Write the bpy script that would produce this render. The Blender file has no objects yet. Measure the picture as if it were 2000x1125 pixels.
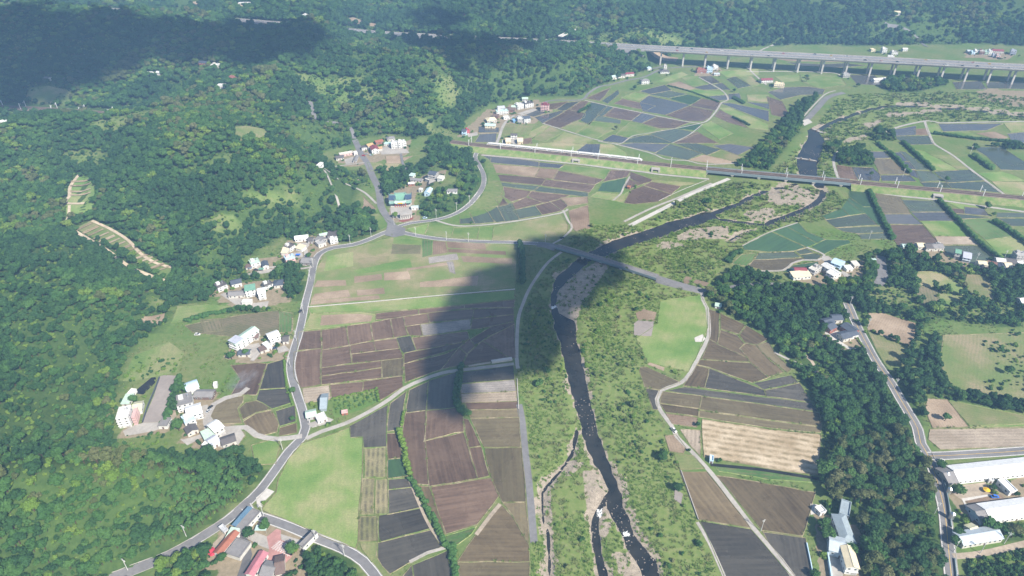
import bpy, bmesh, math, random
import numpy as np
from mathutils import Vector, Matrix

# ------------------------------------------------------------------ camera, world, sun, exposure
SC = bpy.context.scene
CAM_H, FPX, PITCH = 360.0, 1350.0, math.radians(34.0)
cam_d = bpy.data.cameras.new('camera')
cam_d.sensor_width = 36.0
cam_d.lens = 36.0 * FPX / 2000.0
cam_d.clip_start, cam_d.clip_end = 1.0, 9000.0
cam = bpy.data.objects.new('camera', cam_d)
SC.collection.objects.link(cam)
cam.location = (0, 0, CAM_H)
cam.rotation_euler = (math.pi / 2 - PITCH, 0, 0)
SC.camera = cam

SUN_EL = math.radians(42.0)
SUN_AZ = np.array([0.65, -0.76]); SUN_AZ = SUN_AZ / np.linalg.norm(SUN_AZ)      # horizontal direction towards the sun
SUN = np.array([SUN_AZ[0] * math.cos(SUN_EL), SUN_AZ[1] * math.cos(SUN_EL), math.sin(SUN_EL)])
world = bpy.data.worlds.new('World'); SC.world = world; world.use_nodes = True
wn = world.node_tree
sky = wn.nodes.new('ShaderNodeTexSky'); sky.sky_type = 'NISHITA'; sky.sun_disc = False
sky.sun_elevation = SUN_EL
sky.sun_rotation = math.atan2(SUN_AZ[0], SUN_AZ[1])
sky.altitude = 200; sky.air_density = 1.0; sky.dust_density = 1.2; sky.ozone_density = 1.0
bg = wn.nodes['Background']; bg.inputs['Strength'].default_value = 0.08
wn.links.new(sky.outputs[0], bg.inputs['Color'])
sun_d = bpy.data.lights.new('sun', 'SUN'); sun_d.energy = 5.0; sun_d.angle = math.radians(0.53); sun_d.color = (1.0, 0.93, 0.82)
sun_o = bpy.data.objects.new('sun', sun_d); SC.collection.objects.link(sun_o)
sun_o.rotation_euler = Vector(SUN).to_track_quat('Z', 'Y').to_euler()
sun_o.location = (0, 0, 700)
SC.view_settings.view_transform = 'Standard'; SC.view_settings.look = 'None'
SC.view_settings.gamma = 1.0; SC.view_settings.use_curve_mapping = False
SC.view_settings.exposure = 0.86
SC.render.engine = 'CYCLES'
SC.cycles.use_denoising = True
SC.cycles.max_bounces = 5; SC.cycles.diffuse_bounces = 2; SC.cycles.glossy_bounces = 2
SC.cycles.transparent_max_bounces = 6; SC.cycles.volume_bounces = 0
SC.cycles.sample_clamp_indirect = 6.0

# ------------------------------------------------------------------ helpers
rng = np.random.default_rng(7); random.seed(7)
COL = SC.collection
def obj(name, me, mat=None, parent=None, loc=None, rot=None):
    o = bpy.data.objects.new(name, me)
    COL.objects.link(o)
    if mat is not None and me is not None and len(me.materials) == 0:
        for m in (mat if isinstance(mat, (list, tuple)) else [mat]): me.materials.append(m)
    if parent is not None: o.parent = parent
    if loc is not None: o.location = loc
    if rot is not None: o.rotation_euler = (0, 0, rot)
    return o
def tag(o, label=None, cat=None, group=None, kind=None):
    if label: o['label'] = label
    if cat: o['category'] = cat
    if group: o['group'] = group
    if kind: o['kind'] = kind
    return o
def struct(o): o['kind'] = 'structure'; return o
def empty(name, loc=(0, 0, 0), rot=0.0):
    o = bpy.data.objects.new(name, None); COL.objects.link(o)
    o.location = loc; o.rotation_euler = (0, 0, rot); o.empty_display_size = 0.2
    return o
def mesh(name, v, f, smooth=False, mi=None):
    me = bpy.data.meshes.new(name)
    me.from_pydata([tuple(map(float, p)) for p in v], [], [tuple(map(int, q)) for q in f])
    if smooth: me.polygons.foreach_set('use_smooth', [True] * len(me.polygons))
    if mi is not None: me.polygons.foreach_set('material_index', mi)
    me.update()
    return me
class MB:
    'collects boxes, tubes and strips into one mesh'
    def __init__(s): s.v = []; s.f = []; s.m = []; s.cur = 0
    def add(s, v, f):
        b = len(s.v); s.v += [tuple(p) for p in v]; s.f += [tuple(i + b for i in q) for q in f]; s.m += [s.cur] * len(f); return s
    def box(s, x0, x1, y0, y1, z0, z1):
        v = [(x0,y0,z0),(x1,y0,z0),(x1,y1,z0),(x0,y1,z0),(x0,y0,z1),(x1,y0,z1),(x1,y1,z1),(x0,y1,z1)]
        return s.add(v, [(0,3,2,1),(4,5,6,7),(0,1,5,4),(1,2,6,5),(2,3,7,6),(3,0,4,7)])
    def cyl(s, x, y, z0, z1, r0, r1=None, n=8):
        r1 = r0 if r1 is None else r1
        v = [(x + r0*math.cos(2*math.pi*i/n), y + r0*math.sin(2*math.pi*i/n), z0) for i in range(n)]
        v += [(x + r1*math.cos(2*math.pi*i/n), y + r1*math.sin(2*math.pi*i/n), z1) for i in range(n)]
        f = [(i, (i+1) % n, n+(i+1) % n, n+i) for i in range(n)] + [tuple(range(n, 2*n)), tuple(reversed(range(n)))]
        return s.add(v, f)
    def bar(s, a, b, r, n=5):
        a = Vector(a); b = Vector(b); q = (b - a).to_track_quat('Z', 'Y')
        v = []
        for p in (a, b):
            for i in range(n):
                v.append(tuple(p + q @ Vector((r*math.cos(2*math.pi*i/n), r*math.sin(2*math.pi*i/n), 0))))
        return s.add(v, [(i, (i+1) % n, n+(i+1) % n, n+i) for i in range(n)])
    def mesh(s, name, smooth=False): return mesh(name, s.v, s.f, smooth, s.m)
    def build(s, name, mat, parent=None, smooth=False, **k): return obj(name, s.mesh(name, smooth), mat, parent, **k)

# numpy value noise
_perm = np.random.default_rng(3).random((256, 256))
def vnoise(x, y):
    xi = np.floor(x).astype(int); yi = np.floor(y).astype(int)
    fx = x - xi; fy = y - yi; fx = fx*fx*(3-2*fx); fy = fy*fy*(3-2*fy)
    g = lambda a, b: _perm[a & 255, b & 255]
    return (g(xi,yi)*(1-fx)+g(xi+1,yi)*fx)*(1-fy) + (g(xi,yi+1)*(1-fx)+g(xi+1,yi+1)*fx)*fy
def fbm(x, y, o=4):
    t = 0; a = 0.5; s = 0
    for i in range(o):
        t = t + a*vnoise(x*2**i + 17.3*i, y*2**i + 5.1*i); s += a; a *= 0.5
    return t/s
def inpoly(P, poly):
    poly = np.asarray(poly, float); x = P[:, 0]; y = P[:, 1]
    r = np.zeros(len(P), bool)
    m = (x >= poly[:,0].min()) & (x <= poly[:,0].max()) & (y >= poly[:,1].min()) & (y <= poly[:,1].max())
    if not m.any(): return r
    x = x[m]; y = y[m]; c = np.zeros(len(x), bool); n = len(poly)
    for i in range(n):
        x0, y0 = poly[i]; x1, y1 = poly[(i+1) % n]
        if y0 == y1: continue
        c ^= ((y0 > y) != (y1 > y)) & (x < (x1-x0)*(y-y0)/(y1-y0) + x0)
    r[m] = c
    return r
def segdist(P, line, closed=False):
    line = np.asarray(line, float); n = len(line); best = np.full(len(P), 1e9); tt = np.zeros(len(P))
    for i in range(n if closed else n-1):
        a = line[i, :2]; b = line[(i+1) % n, :2]; d = b-a; L = d @ d
        t = np.clip(((P[:, 0]-a[0])*d[0] + (P[:, 1]-a[1])*d[1])/max(L, 1e-9), 0, 1)
        q = np.hypot(P[:, 0]-a[0]-t*d[0], P[:, 1]-a[1]-t*d[1])
        m = q < best; best[m] = q[m]; tt[m] = i + t[m]
    return best, tt
# survey of the place: a spot of the photograph laid on the level z (or on the terrain, see G)
def ray(px, py):
    u = (px-1000.0)/FPX; v = (562.5-py)/FPX; c, s = math.cos(PITCH), math.sin(PITCH)
    return np.array([u, c + v*s, -s + v*c])
def at(px, py, z=0.0):
    d = ray(px, py); t = (z-CAM_H)/d[2]
    return np.array([d[0]*t, d[1]*t, z])
def pix(P):
    r = np.asarray(P, float) - np.array([0, 0, CAM_H]); c, s = math.cos(PITCH), math.sin(PITCH)
    k = r[:, 1]*c - r[:, 2]*s; up = r[:, 1]*s + r[:, 2]*c
    return 1000 + FPX*r[:, 0]/k, 562.5 - FPX*up/k, k
def pts(s): return [tuple(float(a) for a in w.split(',')) for w in s.split()]
def spline(P, step=6.0):
    P = [np.array(p, float) for p in P]
    if len(P) < 3:
        n = max(1, int(np.linalg.norm(P[1]-P[0])/step)); return [P[0] + (P[1]-P[0])*i/n for i in range(n+1)]
    out = []
    for i in range(len(P)-1):
        p0 = P[max(i-1, 0)]; p1 = P[i]; p2 = P[i+1]; p3 = P[min(i+2, len(P)-1)]
        n = max(1, int(np.linalg.norm(p2-p1)/step))
        for k in range(n):
            t = k/n
            out.append(0.5*((2*p1) + (p2-p0)*t + (2*p0-5*p1+4*p2-p3)*t*t + (3*p1-p0-3*p2+p3)*t**3))
    out.append(P[-1]); return out
# ------------------------------------------------------------------ materials
class NT:
    def __init__(s, name):
        s.m = bpy.data.materials.new(name); s.m.use_nodes = True; s.t = s.m.node_tree
        s.b = s.t.nodes['Principled BSDF']; s.out = s.t.nodes['Material Output']
    def n(s, t, **k):
        q = s.t.nodes.new(t)
        for a, b in k.items(): setattr(q, a, b)
        return q
    def l(s, a, b): s.t.links.new(a, b)
    def pos(s): return s.n('ShaderNodeNewGeometry').outputs['Position']
    def noise(s, scale, vec=None, detail=4, rough=0.55, dist=0.0):
        q = s.n('ShaderNodeTexNoise'); q.inputs['Scale'].default_value = scale; q.inputs['Detail'].default_value = detail
        q.inputs['Roughness'].default_value = rough; q.inputs['Distortion'].default_value = dist
        s.l(vec if vec is not None else s.pos(), q.inputs['Vector']); return q.outputs['Fac']
    def ramp(s, fac, stops):
        q = s.n('ShaderNodeValToRGB'); e = q.color_ramp.elements
        while len(e) > len(stops): e.remove(e[-1])
        while len(e) < len(stops): e.new(0.5)
        for i, (p, c) in enumerate(stops):
            e[i].position = p; e[i].color = (*c, 1) if len(c) == 3 else c
        s.l(fac, q.inputs[0]); return q.outputs[0]
    def math(s, op, a, b=None, clamp=False):
        q = s.n('ShaderNodeMath', operation=op, use_clamp=clamp)
        for i, x in enumerate((a, b)):
            if x is None: continue
            if isinstance(x, (int, float)): q.inputs[i].default_value = x
            else: s.l(x, q.inputs[i])
        return q.outputs[0]
    def mix(s, fac, a, b, blend='MIX'):
        q = s.n('ShaderNodeMix', data_type='RGBA', blend_type=blend)
        for i, x in ((0, fac), (6, a), (7, b)):
            if isinstance(x, (int, float)): q.inputs[i].default_value = x
            elif isinstance(x, tuple): q.inputs[i].default_value = (*x, 1) if len(x) == 3 else x
            else: s.l(x, q.inputs[i])
        return q.outputs[2]
    def col(s, c): s.l(c, s.b.inputs['Base Color']); return s
    def set(s, rough=0.9, spec=0.3, metal=0.0):
        s.b.inputs['Roughness'].default_value = rough; s.b.inputs['Specular IOR Level'].default_value = spec
        s.b.inputs['Metallic'].default_value = metal; return s
    def bump(s, h, dist=0.1, strength=0.6):
        q = s.n('ShaderNodeBump'); q.inputs['Distance'].default_value = dist; q.inputs['Strength'].default_value = strength
        s.l(h, q.inputs['Height']); s.l(q.outputs[0], s.b.inputs['Normal']); return s
    def rnd(s): return s.n('ShaderNodeObjectInfo').outputs['Random']
    def attr(s, name, typ='GEOMETRY', out='Fac'):
        q = s.n('ShaderNodeAttribute', attribute_name=name, attribute_type=typ); return q.outputs[out]
    def stripes(s, period):
        'rows of a field, along the angle kept in the object property ang'
        sp = s.n('ShaderNodeSeparateXYZ'); s.l(s.pos(), sp.inputs[0])
        a = s.attr('ang', 'OBJECT')
        c = s.math('MULTIPLY', sp.outputs[0], s.math('SINE', a)); d = s.math('MULTIPLY', sp.outputs[1], s.math('COSINE', a))
        k = s.math('SUBTRACT', d, c)
        wob = s.math('MULTIPLY', s.noise(0.05, detail=2), 2.0)
        k = s.math('ADD', k, wob)
        return s.math('ADD', s.math('MULTIPLY', s.math('SINE', s.math('MULTIPLY', k, 2*math.pi/period)), 0.5), 0.5)
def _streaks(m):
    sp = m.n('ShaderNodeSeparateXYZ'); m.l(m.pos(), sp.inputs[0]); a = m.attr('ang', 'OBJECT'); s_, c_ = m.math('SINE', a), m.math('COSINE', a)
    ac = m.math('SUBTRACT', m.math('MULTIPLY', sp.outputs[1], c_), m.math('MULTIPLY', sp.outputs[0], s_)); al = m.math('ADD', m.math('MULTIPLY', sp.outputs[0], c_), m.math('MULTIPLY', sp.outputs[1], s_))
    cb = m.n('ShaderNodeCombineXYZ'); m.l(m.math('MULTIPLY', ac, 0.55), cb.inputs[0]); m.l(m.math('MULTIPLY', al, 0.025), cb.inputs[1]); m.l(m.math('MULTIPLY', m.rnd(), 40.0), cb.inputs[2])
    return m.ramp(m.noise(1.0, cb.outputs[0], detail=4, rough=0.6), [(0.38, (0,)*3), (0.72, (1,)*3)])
def sc(c, k): return tuple(min(1.0, x*k) for x in c)
def plain(name, c, rough=0.8, spec=0.3, var=0.12, scale=0.6, metal=0.0):
    m = NT(name); f = m.noise(scale, detail=5, rough=0.65); g = m.noise(scale*0.16, detail=3)
    m.col(m.mix(0.5, m.ramp(f, [(0.3, sc(c, 1-var)), (0.7, sc(c, 1+var))]), m.ramp(g, [(0.35, (1-var*1.6,)*3), (0.65, (1+var*1.6,)*3)]), 'MULTIPLY')).set(rough, spec, metal); return m.m
MAT = {}
def soil(name, c1, c2, c3, period=None, sk=0.35, scol=None, patch=0.03, rough=0.95, spec=0.15, fine=0.9):
    m = NT(name)
    a = m.noise(patch, detail=6, rough=0.6); b = m.noise(fine, detail=4, rough=0.7)
    c = m.ramp(a, [(0.38, c1), (0.5, c2), (0.62, c3)])
    c = m.mix(m.math('MULTIPLY', b, 0.55), c, sc(c2, 0.45), 'MIX') if False else m.mix(0.5, c, m.ramp(b, [(0.3, (0.55,)*3), (0.7, (1.45,)*3)]), 'MULTIPLY')
    if period:
        st = m.stripes(period)
        st = m.math('MULTIPLY', st, m.ramp(m.noise(0.18, detail=3), [(0.35, (0.1,)*3), (0.6, (1,)*3)]))
        c = m.mix(m.math('MULTIPLY', st, sk), c, scol if scol else sc(c1, 0.4))
    v = m.math('ADD', m.math('MULTIPLY', m.rnd(), 0.36), 0.82)
    cc = m.n('ShaderNodeCombineColor'); [m.l(v, cc.inputs[i]) for i in range(3)]
    c = m.mix(1.0, c, cc.outputs[0], 'MULTIPLY')
    m.col(c).set(rough, spec); m.bump(b, 0.15, 0.7); MAT[name] = m.m; return m.m
def paddy(name, c1, c2, sheen, rows=0.0, rough=(0.12, 0.4)):
    'flooded field: mud seen through a skin of water, wind ruffled'
    m = NT(name)
    a = m.noise(0.025, detail=6, rough=0.62, dist=0.6); b = m.noise(0.35, detail=5, rough=0.7)
    c = m.ramp(a, [(0.35, c1), (0.65, c2)])
    c = m.mix(0.6, c, m.ramp(b, [(0.3, (0.7,)*3), (0.72, (1.35,)*3)]), 'MULTIPLY')
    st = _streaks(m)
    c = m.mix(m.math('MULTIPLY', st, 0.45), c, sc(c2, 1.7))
    if rows: c = m.mix(m.math('MULTIPLY', _streaks(m), rows), c, (0.05, 0.11, 0.035))
    v = m.math('ADD', m.math('MULTIPLY', m.rnd(), 0.5), 0.75)
    cc = m.n('ShaderNodeCombineColor'); [m.l(v, cc.inputs[i]) for i in range(3)]
    c = m.mix(1.0, c, cc.outputs[0], 'MULTIPLY')
    m.col(c).set(0.3, sheen)
    m.l(m.ramp(a, [(0.35, (rough[0],)*3), (0.62, (rough[1],)*3)]), m.b.inputs['Roughness'])
    m.bump(m.noise(1.6, detail=3), 0.03, 0.25)
    MAT[name] = m.m
paddy('paddy_mud', (0.082, 0.053, 0.038), (0.134, 0.092, 0.066), 0.24)
paddy('paddy_brown', (0.085, 0.063, 0.038), (0.140, 0.108, 0.064), 0.26)
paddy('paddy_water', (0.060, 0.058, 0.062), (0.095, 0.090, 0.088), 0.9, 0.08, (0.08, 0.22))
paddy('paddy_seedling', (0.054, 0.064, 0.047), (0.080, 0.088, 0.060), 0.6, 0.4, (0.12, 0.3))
paddy('paddy_olive', (0.105, 0.083, 0.050), (0.155, 0.124, 0.074), 0.3, 0.12)
paddy('paddy_dark', (0.052, 0.047, 0.040), (0.084, 0.076, 0.062), 0.36)
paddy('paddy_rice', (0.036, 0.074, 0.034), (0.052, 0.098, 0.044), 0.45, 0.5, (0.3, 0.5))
soil('grass_green', (0.110, 0.195, 0.048), (0.165, 0.235, 0.070), (0.260, 0.265, 0.125), 5.0, 0.22, (0.10, 0.18, 0.05), patch=0.022)
soil('grass_stubble', (0.155, 0.215, 0.070), (0.215, 0.228, 0.098), (0.305, 0.258, 0.155), 2.6, 0.4, (0.13, 0.17, 0.06))
soil('dry_soil', (0.24, 0.180, 0.125), (0.31, 0.235, 0.165), (0.38, 0.295, 0.215), 2.0, 0.3, (0.17, 0.125, 0.085))
soil('brown_soil', (0.155, 0.108, 0.075), (0.205, 0.145, 0.103), (0.25, 0.185, 0.135), 2.0, 0.35, (0.11, 0.075, 0.05))
soil('straw_rows', (0.28, 0.215, 0.135), (0.38, 0.305, 0.210), (0.48, 0.400, 0.295), 5.2, 0.85, (0.17, 0.135, 0.072))
soil('straw_fine', (0.30, 0.245, 0.185), (0.36, 0.300, 0.235), (0.44, 0.370, 0.290), 2.8, 0.55, (0.19, 0.15, 0.11))
soil('grey_rows', (0.20, 0.180, 0.165), (0.27, 0.245, 0.225), (0.34, 0.310, 0.290), 2.4, 0.5, (0.13, 0.115, 0.105))
soil('harvest_rows', (0.18, 0.180, 0.085), (0.24, 0.220, 0.120), (0.29, 0.250, 0.150), 3.2, 0.7, (0.065, 0.06, 0.045))
soil('crop_rows', (0.055, 0.125, 0.035), (0.085, 0.160, 0.050), (0.110, 0.180, 0.065), 3.0, 0.6, (0.16, 0.13, 0.08))
soil('crop_mixed', (0.14, 0.125, 0.070), (0.16, 0.150, 0.085), (0.20, 0.165, 0.110), 2.6, 0.6, (0.06, 0.09, 0.035))
soil('shrub_green', (0.035, 0.085, 0.028), (0.050, 0.110, 0.034), (0.070, 0.130, 0.040))
soil('bund_grass', (0.13, 0.145, 0.060), (0.205, 0.185, 0.100), (0.30, 0.255, 0.165), None, patch=0.15)
soil('bund_green', (0.11, 0.18, 0.045), (0.16, 0.21, 0.07), (0.23, 0.235, 0.11), None, patch=0.15)
MAT['asphalt'] = plain('asphalt', (0.185, 0.180, 0.182), 0.9, 0.25, 0.14, 0.35)
MAT['asphalt_dark'] = plain('asphalt_dark', (0.115, 0.112, 0.115), 0.9, 0.25, 0.15, 0.3)
MAT['concrete'] = plain('concrete', (0.37, 0.345, 0.315), 0.9, 0.25, 0.14, 0.5)
MAT['concrete_pale'] = plain('concrete_pale', (0.50, 0.475, 0.44), 0.9, 0.25, 0.12, 0.5)
MAT['dirt_track'] = plain('dirt_track', (0.37, 0.31, 0.24), 0.95, 0.15, 0.2, 0.4)
MAT['gravel_yard'] = plain('gravel_yard', (0.29, 0.255, 0.235), 0.95, 0.15, 0.1, 0.25)
MAT['pink_paving'] = plain('pink_paving', (0.42, 0.225, 0.205), 0.9, 0.2, 0.15, 0.4)
MAT['red_paving'] = plain('red_paving', (0.24, 0.085, 0.07), 0.9, 0.2, 0.15, 0.4)
MAT['white_paint'] = plain('white_paint', (0.72, 0.72, 0.70), 0.8, 0.3, 0.08, 0.5)
MAT['yellow_paint'] = plain('yellow_paint', (0.62, 0.40, 0.07), 0.8, 0.3, 0.12, 0.5)
MAT['ballast'] = plain('ballast', (0.20, 0.150, 0.125), 0.95, 0.15, 0.2, 1.2)
MAT['rail_steel'] = plain('rail_steel', (0.16, 0.11, 0.09), 0.5, 0.4, 0.2, 0.5, 0.6)
MAT['girder'] = plain('girder', (0.17, 0.22, 0.24), 0.7, 0.4, 0.12, 0.3)
MAT['pole'] = plain('pole', (0.52, 0.52, 0.50), 0.8, 0.3, 0.1, 1)
MAT['steel_white'] = plain('steel_white', (0.70, 0.72, 0.73), 0.5, 0.5, 0.05, 1)
MAT['wood'] = plain('wood', (0.085, 0.060, 0.040), 0.95, 0.1, 0.25, 3)
MAT['sand_track'] = plain('sand_track', (0.52, 0.43, 0.32), 0.95, 0.15, 0.2, 0.4)
MAT['rock'] = plain('rock', (0.25, 0.215, 0.185), 0.95, 0.15, 0.35, 0.7)
MAT['foam'] = plain('foam', (0.78, 0.80, 0.80), 0.7, 0.4, 0.1, 2)
MAT['glass_dark'] = plain('glass_dark', (0.03, 0.04, 0.05), 0.15, 0.6, 0.2, 1)
MAT['tyre'] = plain('tyre', (0.02, 0.02, 0.02), 0.9, 0.2, 0.2, 1)
MAT['tank_steel'] = plain('tank_steel', (0.6, 0.62, 0.64), 0.3, 0.6, 0.05, 1, 0.8)
PAL = dict(sheetwhite=(0.84,0.84,0.83), white=(0.68,0.68,0.66), offwhite=(0.58,0.56,0.51), cream=(0.72,0.63,0.44), paleyellow=(0.62,0.60,0.42), lightblue=(0.50,0.66,0.78),
  skyblue=(0.20,0.38,0.58), lilac=(0.46,0.48,0.56), greyblue=(0.30,0.36,0.40), bluegrey=(0.46,0.52,0.57), slate=(0.085,0.10,0.13), dark=(0.12,0.11,0.11),
  grey=(0.24,0.23,0.23), palegrey=(0.42,0.41,0.40), brown=(0.165,0.115,0.10), brownred=(0.22,0.12,0.10), terracotta=(0.33,0.13,0.085), maroon=(0.25,0.065,0.08),
  crimson=(0.52,0.05,0.08), pink=(0.62,0.42,0.40), rose=(0.44,0.18,0.21), orange=(0.55,0.36,0.18), palegreen=(0.46,0.60,0.50), green=(0.17,0.34,0.25), teal=(0.22,0.36,0.31),
  paleteal=(0.48,0.63,0.60), brick=(0.34,0.13,0.10), darkblue=(0.055,0.09,0.15), bluesteel=(0.12,0.21,0.30), tarp=(0.05,0.17,0.62), sand=(0.50,0.42,0.33), red=(0.55,0.04,0.04), yellow=(0.75,0.45,0.02), black=(0.02,0.02,0.022), silver=(0.5,0.51,0.53))
def pal(c):
    k = 'coat_' + c
    if k not in MAT:
        m = NT(k); f = m.noise(0.35, detail=6, rough=0.7); g = m.noise(2.5, detail=3)
        q = m.ramp(f, [(0.28, sc(PAL[c], 0.80)), (0.62, sc(PAL[c], 1.05))])
        q = m.mix(0.35, q, m.ramp(g, [(0.35, (0.72,)*3), (0.6, (1.1,)*3)]), 'MULTIPLY')
        m.col(q).set(0.65, 0.3); MAT[k] = m.m
    return MAT[k]
def leafmat(name, stops, sat=0.0):
    m = NT(name); oi = m.n('ShaderNodeObjectInfo')
    patch = m.noise(0.018, oi.outputs['Location'], detail=3)
    f = m.math('ADD', m.math('MULTIPLY', oi.outputs['Random'], 0.36), m.math('MULTIPLY', patch, 0.66))
    c = m.ramp(f, stops)
    g = m.noise(0.9, detail=4, rough=0.7)
    c = m.mix(0.6, c, m.ramp(g, [(0.3, (0.5,)*3), (0.7, (1.5,)*3)]), 'MULTIPLY')
    m.col(c).set(0.75, 0.12)
    m.b.inputs['Subsurface Weight'].default_value = 0.0
    tr = m.n('ShaderNodeBsdfTranslucent'); m.l(c, tr.inputs['Color'])
    mx = m.n('ShaderNodeMixShader'); mx.inputs[0].default_value = 0.18
    m.l(m.b.outputs[0], mx.inputs[1]); m.l(tr.outputs[0], mx.inputs[2]); m.l(mx.outputs[0], m.out.inputs['Surface'])
    MAT[name] = m.m
leafmat('leaf_dark', [(0.15, (0.024, 0.064, 0.025)), (0.5, (0.039, 0.096, 0.032)), (0.9, (0.064, 0.132, 0.040))])
leafmat('leaf_mid', [(0.15, (0.038, 0.103, 0.030)), (0.5, (0.060, 0.138, 0.037)), (0.9, (0.095, 0.180, 0.048))])
leafmat('leaf_light', [(0.15, (0.090, 0.175, 0.030)), (0.5, (0.130, 0.215, 0.038)), (0.9, (0.190, 0.255, 0.055))])
leafmat('leaf_olive', [(0.15, (0.075, 0.105, 0.036)), (0.5, (0.110, 0.135, 0.050)), (0.9, (0.175, 0.180, 0.090))])
leafmat('leaf_reed', [(0.15, (0.105, 0.170, 0.045)), (0.5, (0.160, 0.200, 0.065)), (0.9, (0.270, 0.250, 0.130))])
leafmat('leaf_grass', [(0.15, (0.095, 0.185, 0.035)), (0.5, (0.135, 0.220, 0.045)), (0.9, (0.180, 0.235, 0.068))])
# terrain: grass, river gravel, lush reed ground, forest floor and bare soil, weighted by the cover map
m = NT('terrain')
cov = m.n('ShaderNodeAttribute', attribute_name='cover', attribute_type='GEOMETRY')
sp = m.n('ShaderNodeSeparateColor'); m.l(cov.outputs['Color'], sp.inputs[0])
n1 = m.noise(0.02, detail=6, rough=0.6); n2 = m.noise(0.25, detail=6, rough=0.7); n3 = m.noise(1.5, detail=4, rough=0.75)
grass = m.ramp(n2, [(0.25, (0.095, 0.145, 0.042)), (0.5, (0.160, 0.190, 0.070)), (0.75, (0.250, 0.225, 0.125))])
grass = m.mix(m.ramp(n1, [(0.4, (0,)*3), (0.62, (1,)*3)]), grass, m.ramp(n2, [(0.3, (0.085, 0.15, 0.035)), (0.7, (0.13, 0.20, 0.055))]))
gravel = m.ramp(n3, [(0.25, (0.19, 0.16, 0.13)), (0.5, (0.33, 0.285, 0.235)), (0.75, (0.47, 0.42, 0.36))])
gravel = m.mix(0.8, gravel, m.ramp(n2, [(0.3, (0.62, 0.60, 0.55)), (0.65, (1.25, 1.22, 1.15))]), 'MULTIPLY')
gravel = m.mix(m.ramp(m.noise(0.12, detail=6, rough=0.75), [(0.55, (0,)*3), (0.66, (0.85,)*3)]), gravel, (0.15, 0.19, 0.07))
lush = m.ramp(n2, [(0.25, (0.105, 0.170, 0.042)), (0.5, (0.160, 0.212, 0.062)), (0.75, (0.250, 0.245, 0.120))])
floor = m.ramp(n2, [(0.3, (0.040, 0.078, 0.022)), (0.7, (0.080, 0.130, 0.036))])
bare = m.ramp(n2, [(0.3, (0.20, 0.165, 0.105)), (0.7, (0.33, 0.27, 0.19))])
def edge(w): return m.ramp(m.math('ADD', w, m.math('MULTIPLY', m.math('SUBTRACT', n2, 0.5), 0.9)), [(0.42, (0,)*3), (0.58, (1,)*3)])
c = m.mix(edge(sp.outputs[1]), grass, lush)
c = m.mix(sp.outputs[2], c, floor)
c = m.mix(edge(cov.outputs['Alpha']), c, bare)
c = m.mix(edge(sp.outputs[0]), c, gravel)
m.col(c).set(0.95, 0.12); m.bump(n3, 0.3, 0.6); MAT['terrain'] = m.m
m = NT('river_water')
f = m.noise(0.08, detail=5); g = m.noise(1.2, detail=4, dist=1.0)
m.col(m.ramp(f, [(0.35, (0.014, 0.014, 0.012)), (0.65, (0.034, 0.032, 0.026))])).set(0.12, 0.5)
m.bump(g, 0.08, 0.5); MAT['river_water'] = m.m
# ------------------------------------------------------------------ terrain
FOOT = pts('225,1160 300,1110 400,1035 455,995 480,960 470,915 410,890 330,885 222,868 222,800 232,745 250,690 300,650 325,630 330,600 400,588 410,555 470,512 540,470 590,445 640,428 700,410 705,350 650,330 622,300 680,285 720,268 765,262 810,272 850,262 905,262 905,238 955,205 1050,188 1130,188 1185,163 1260,138 1300,121 1312,108 1345,101 1430,96 1500,90 1600,88 1700,91 1800,88 1900,86 2010,92 2200,96')
foot = [at(*p)[:2] for p in FOOT]
VALLEY = np.array(foot + [[2600, foot[-1][1]], [2600, -400], [-230, -400], [foot[0][0]+20, 150]])
HWY_PX = pts('-120,4 0,10 130,15 280,25 440,39 590,51 740,66 930,76 1100,84 1260,93.5 1380,100 1500,106 1625,112 1750,118.5 1875,125 2000,131.5 2150,139')
HWY_Z = 26.0
hwy = spline([at(x, y, HWY_Z) for x, y in HWY_PX], 12.0)
CARVES = [('345,556 300,525 240,485 170,452 138,432 138,400 155,350', 15.0, 4.0, 16.0), ('-80,208 0,213 100,217 200,221 262,226', 22.0, 9.0, 9.0), ('0,238 60,240', 25.0, 8.0, 8.0),
          ('700,285 690,262 688,248', 8.0, 2.0, 12.0), ('905,275 860,268 820,262', 16.0, 4.0, 10.0), ('400,170 450,160', 18, 42.0, 42.0)]
X0, X1, Y0, Y1, DG = -1900.0, 1900.0, 120.0, 2720.0, 8.0
gx = np.arange(X0, X1 + 1, DG); gy = np.arange(Y0, Y1 + 1, DG)
GX, GY = np.meshgrid(gx, gy)
P = np.stack([GX.ravel(), GY.ravel()], 1)
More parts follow.
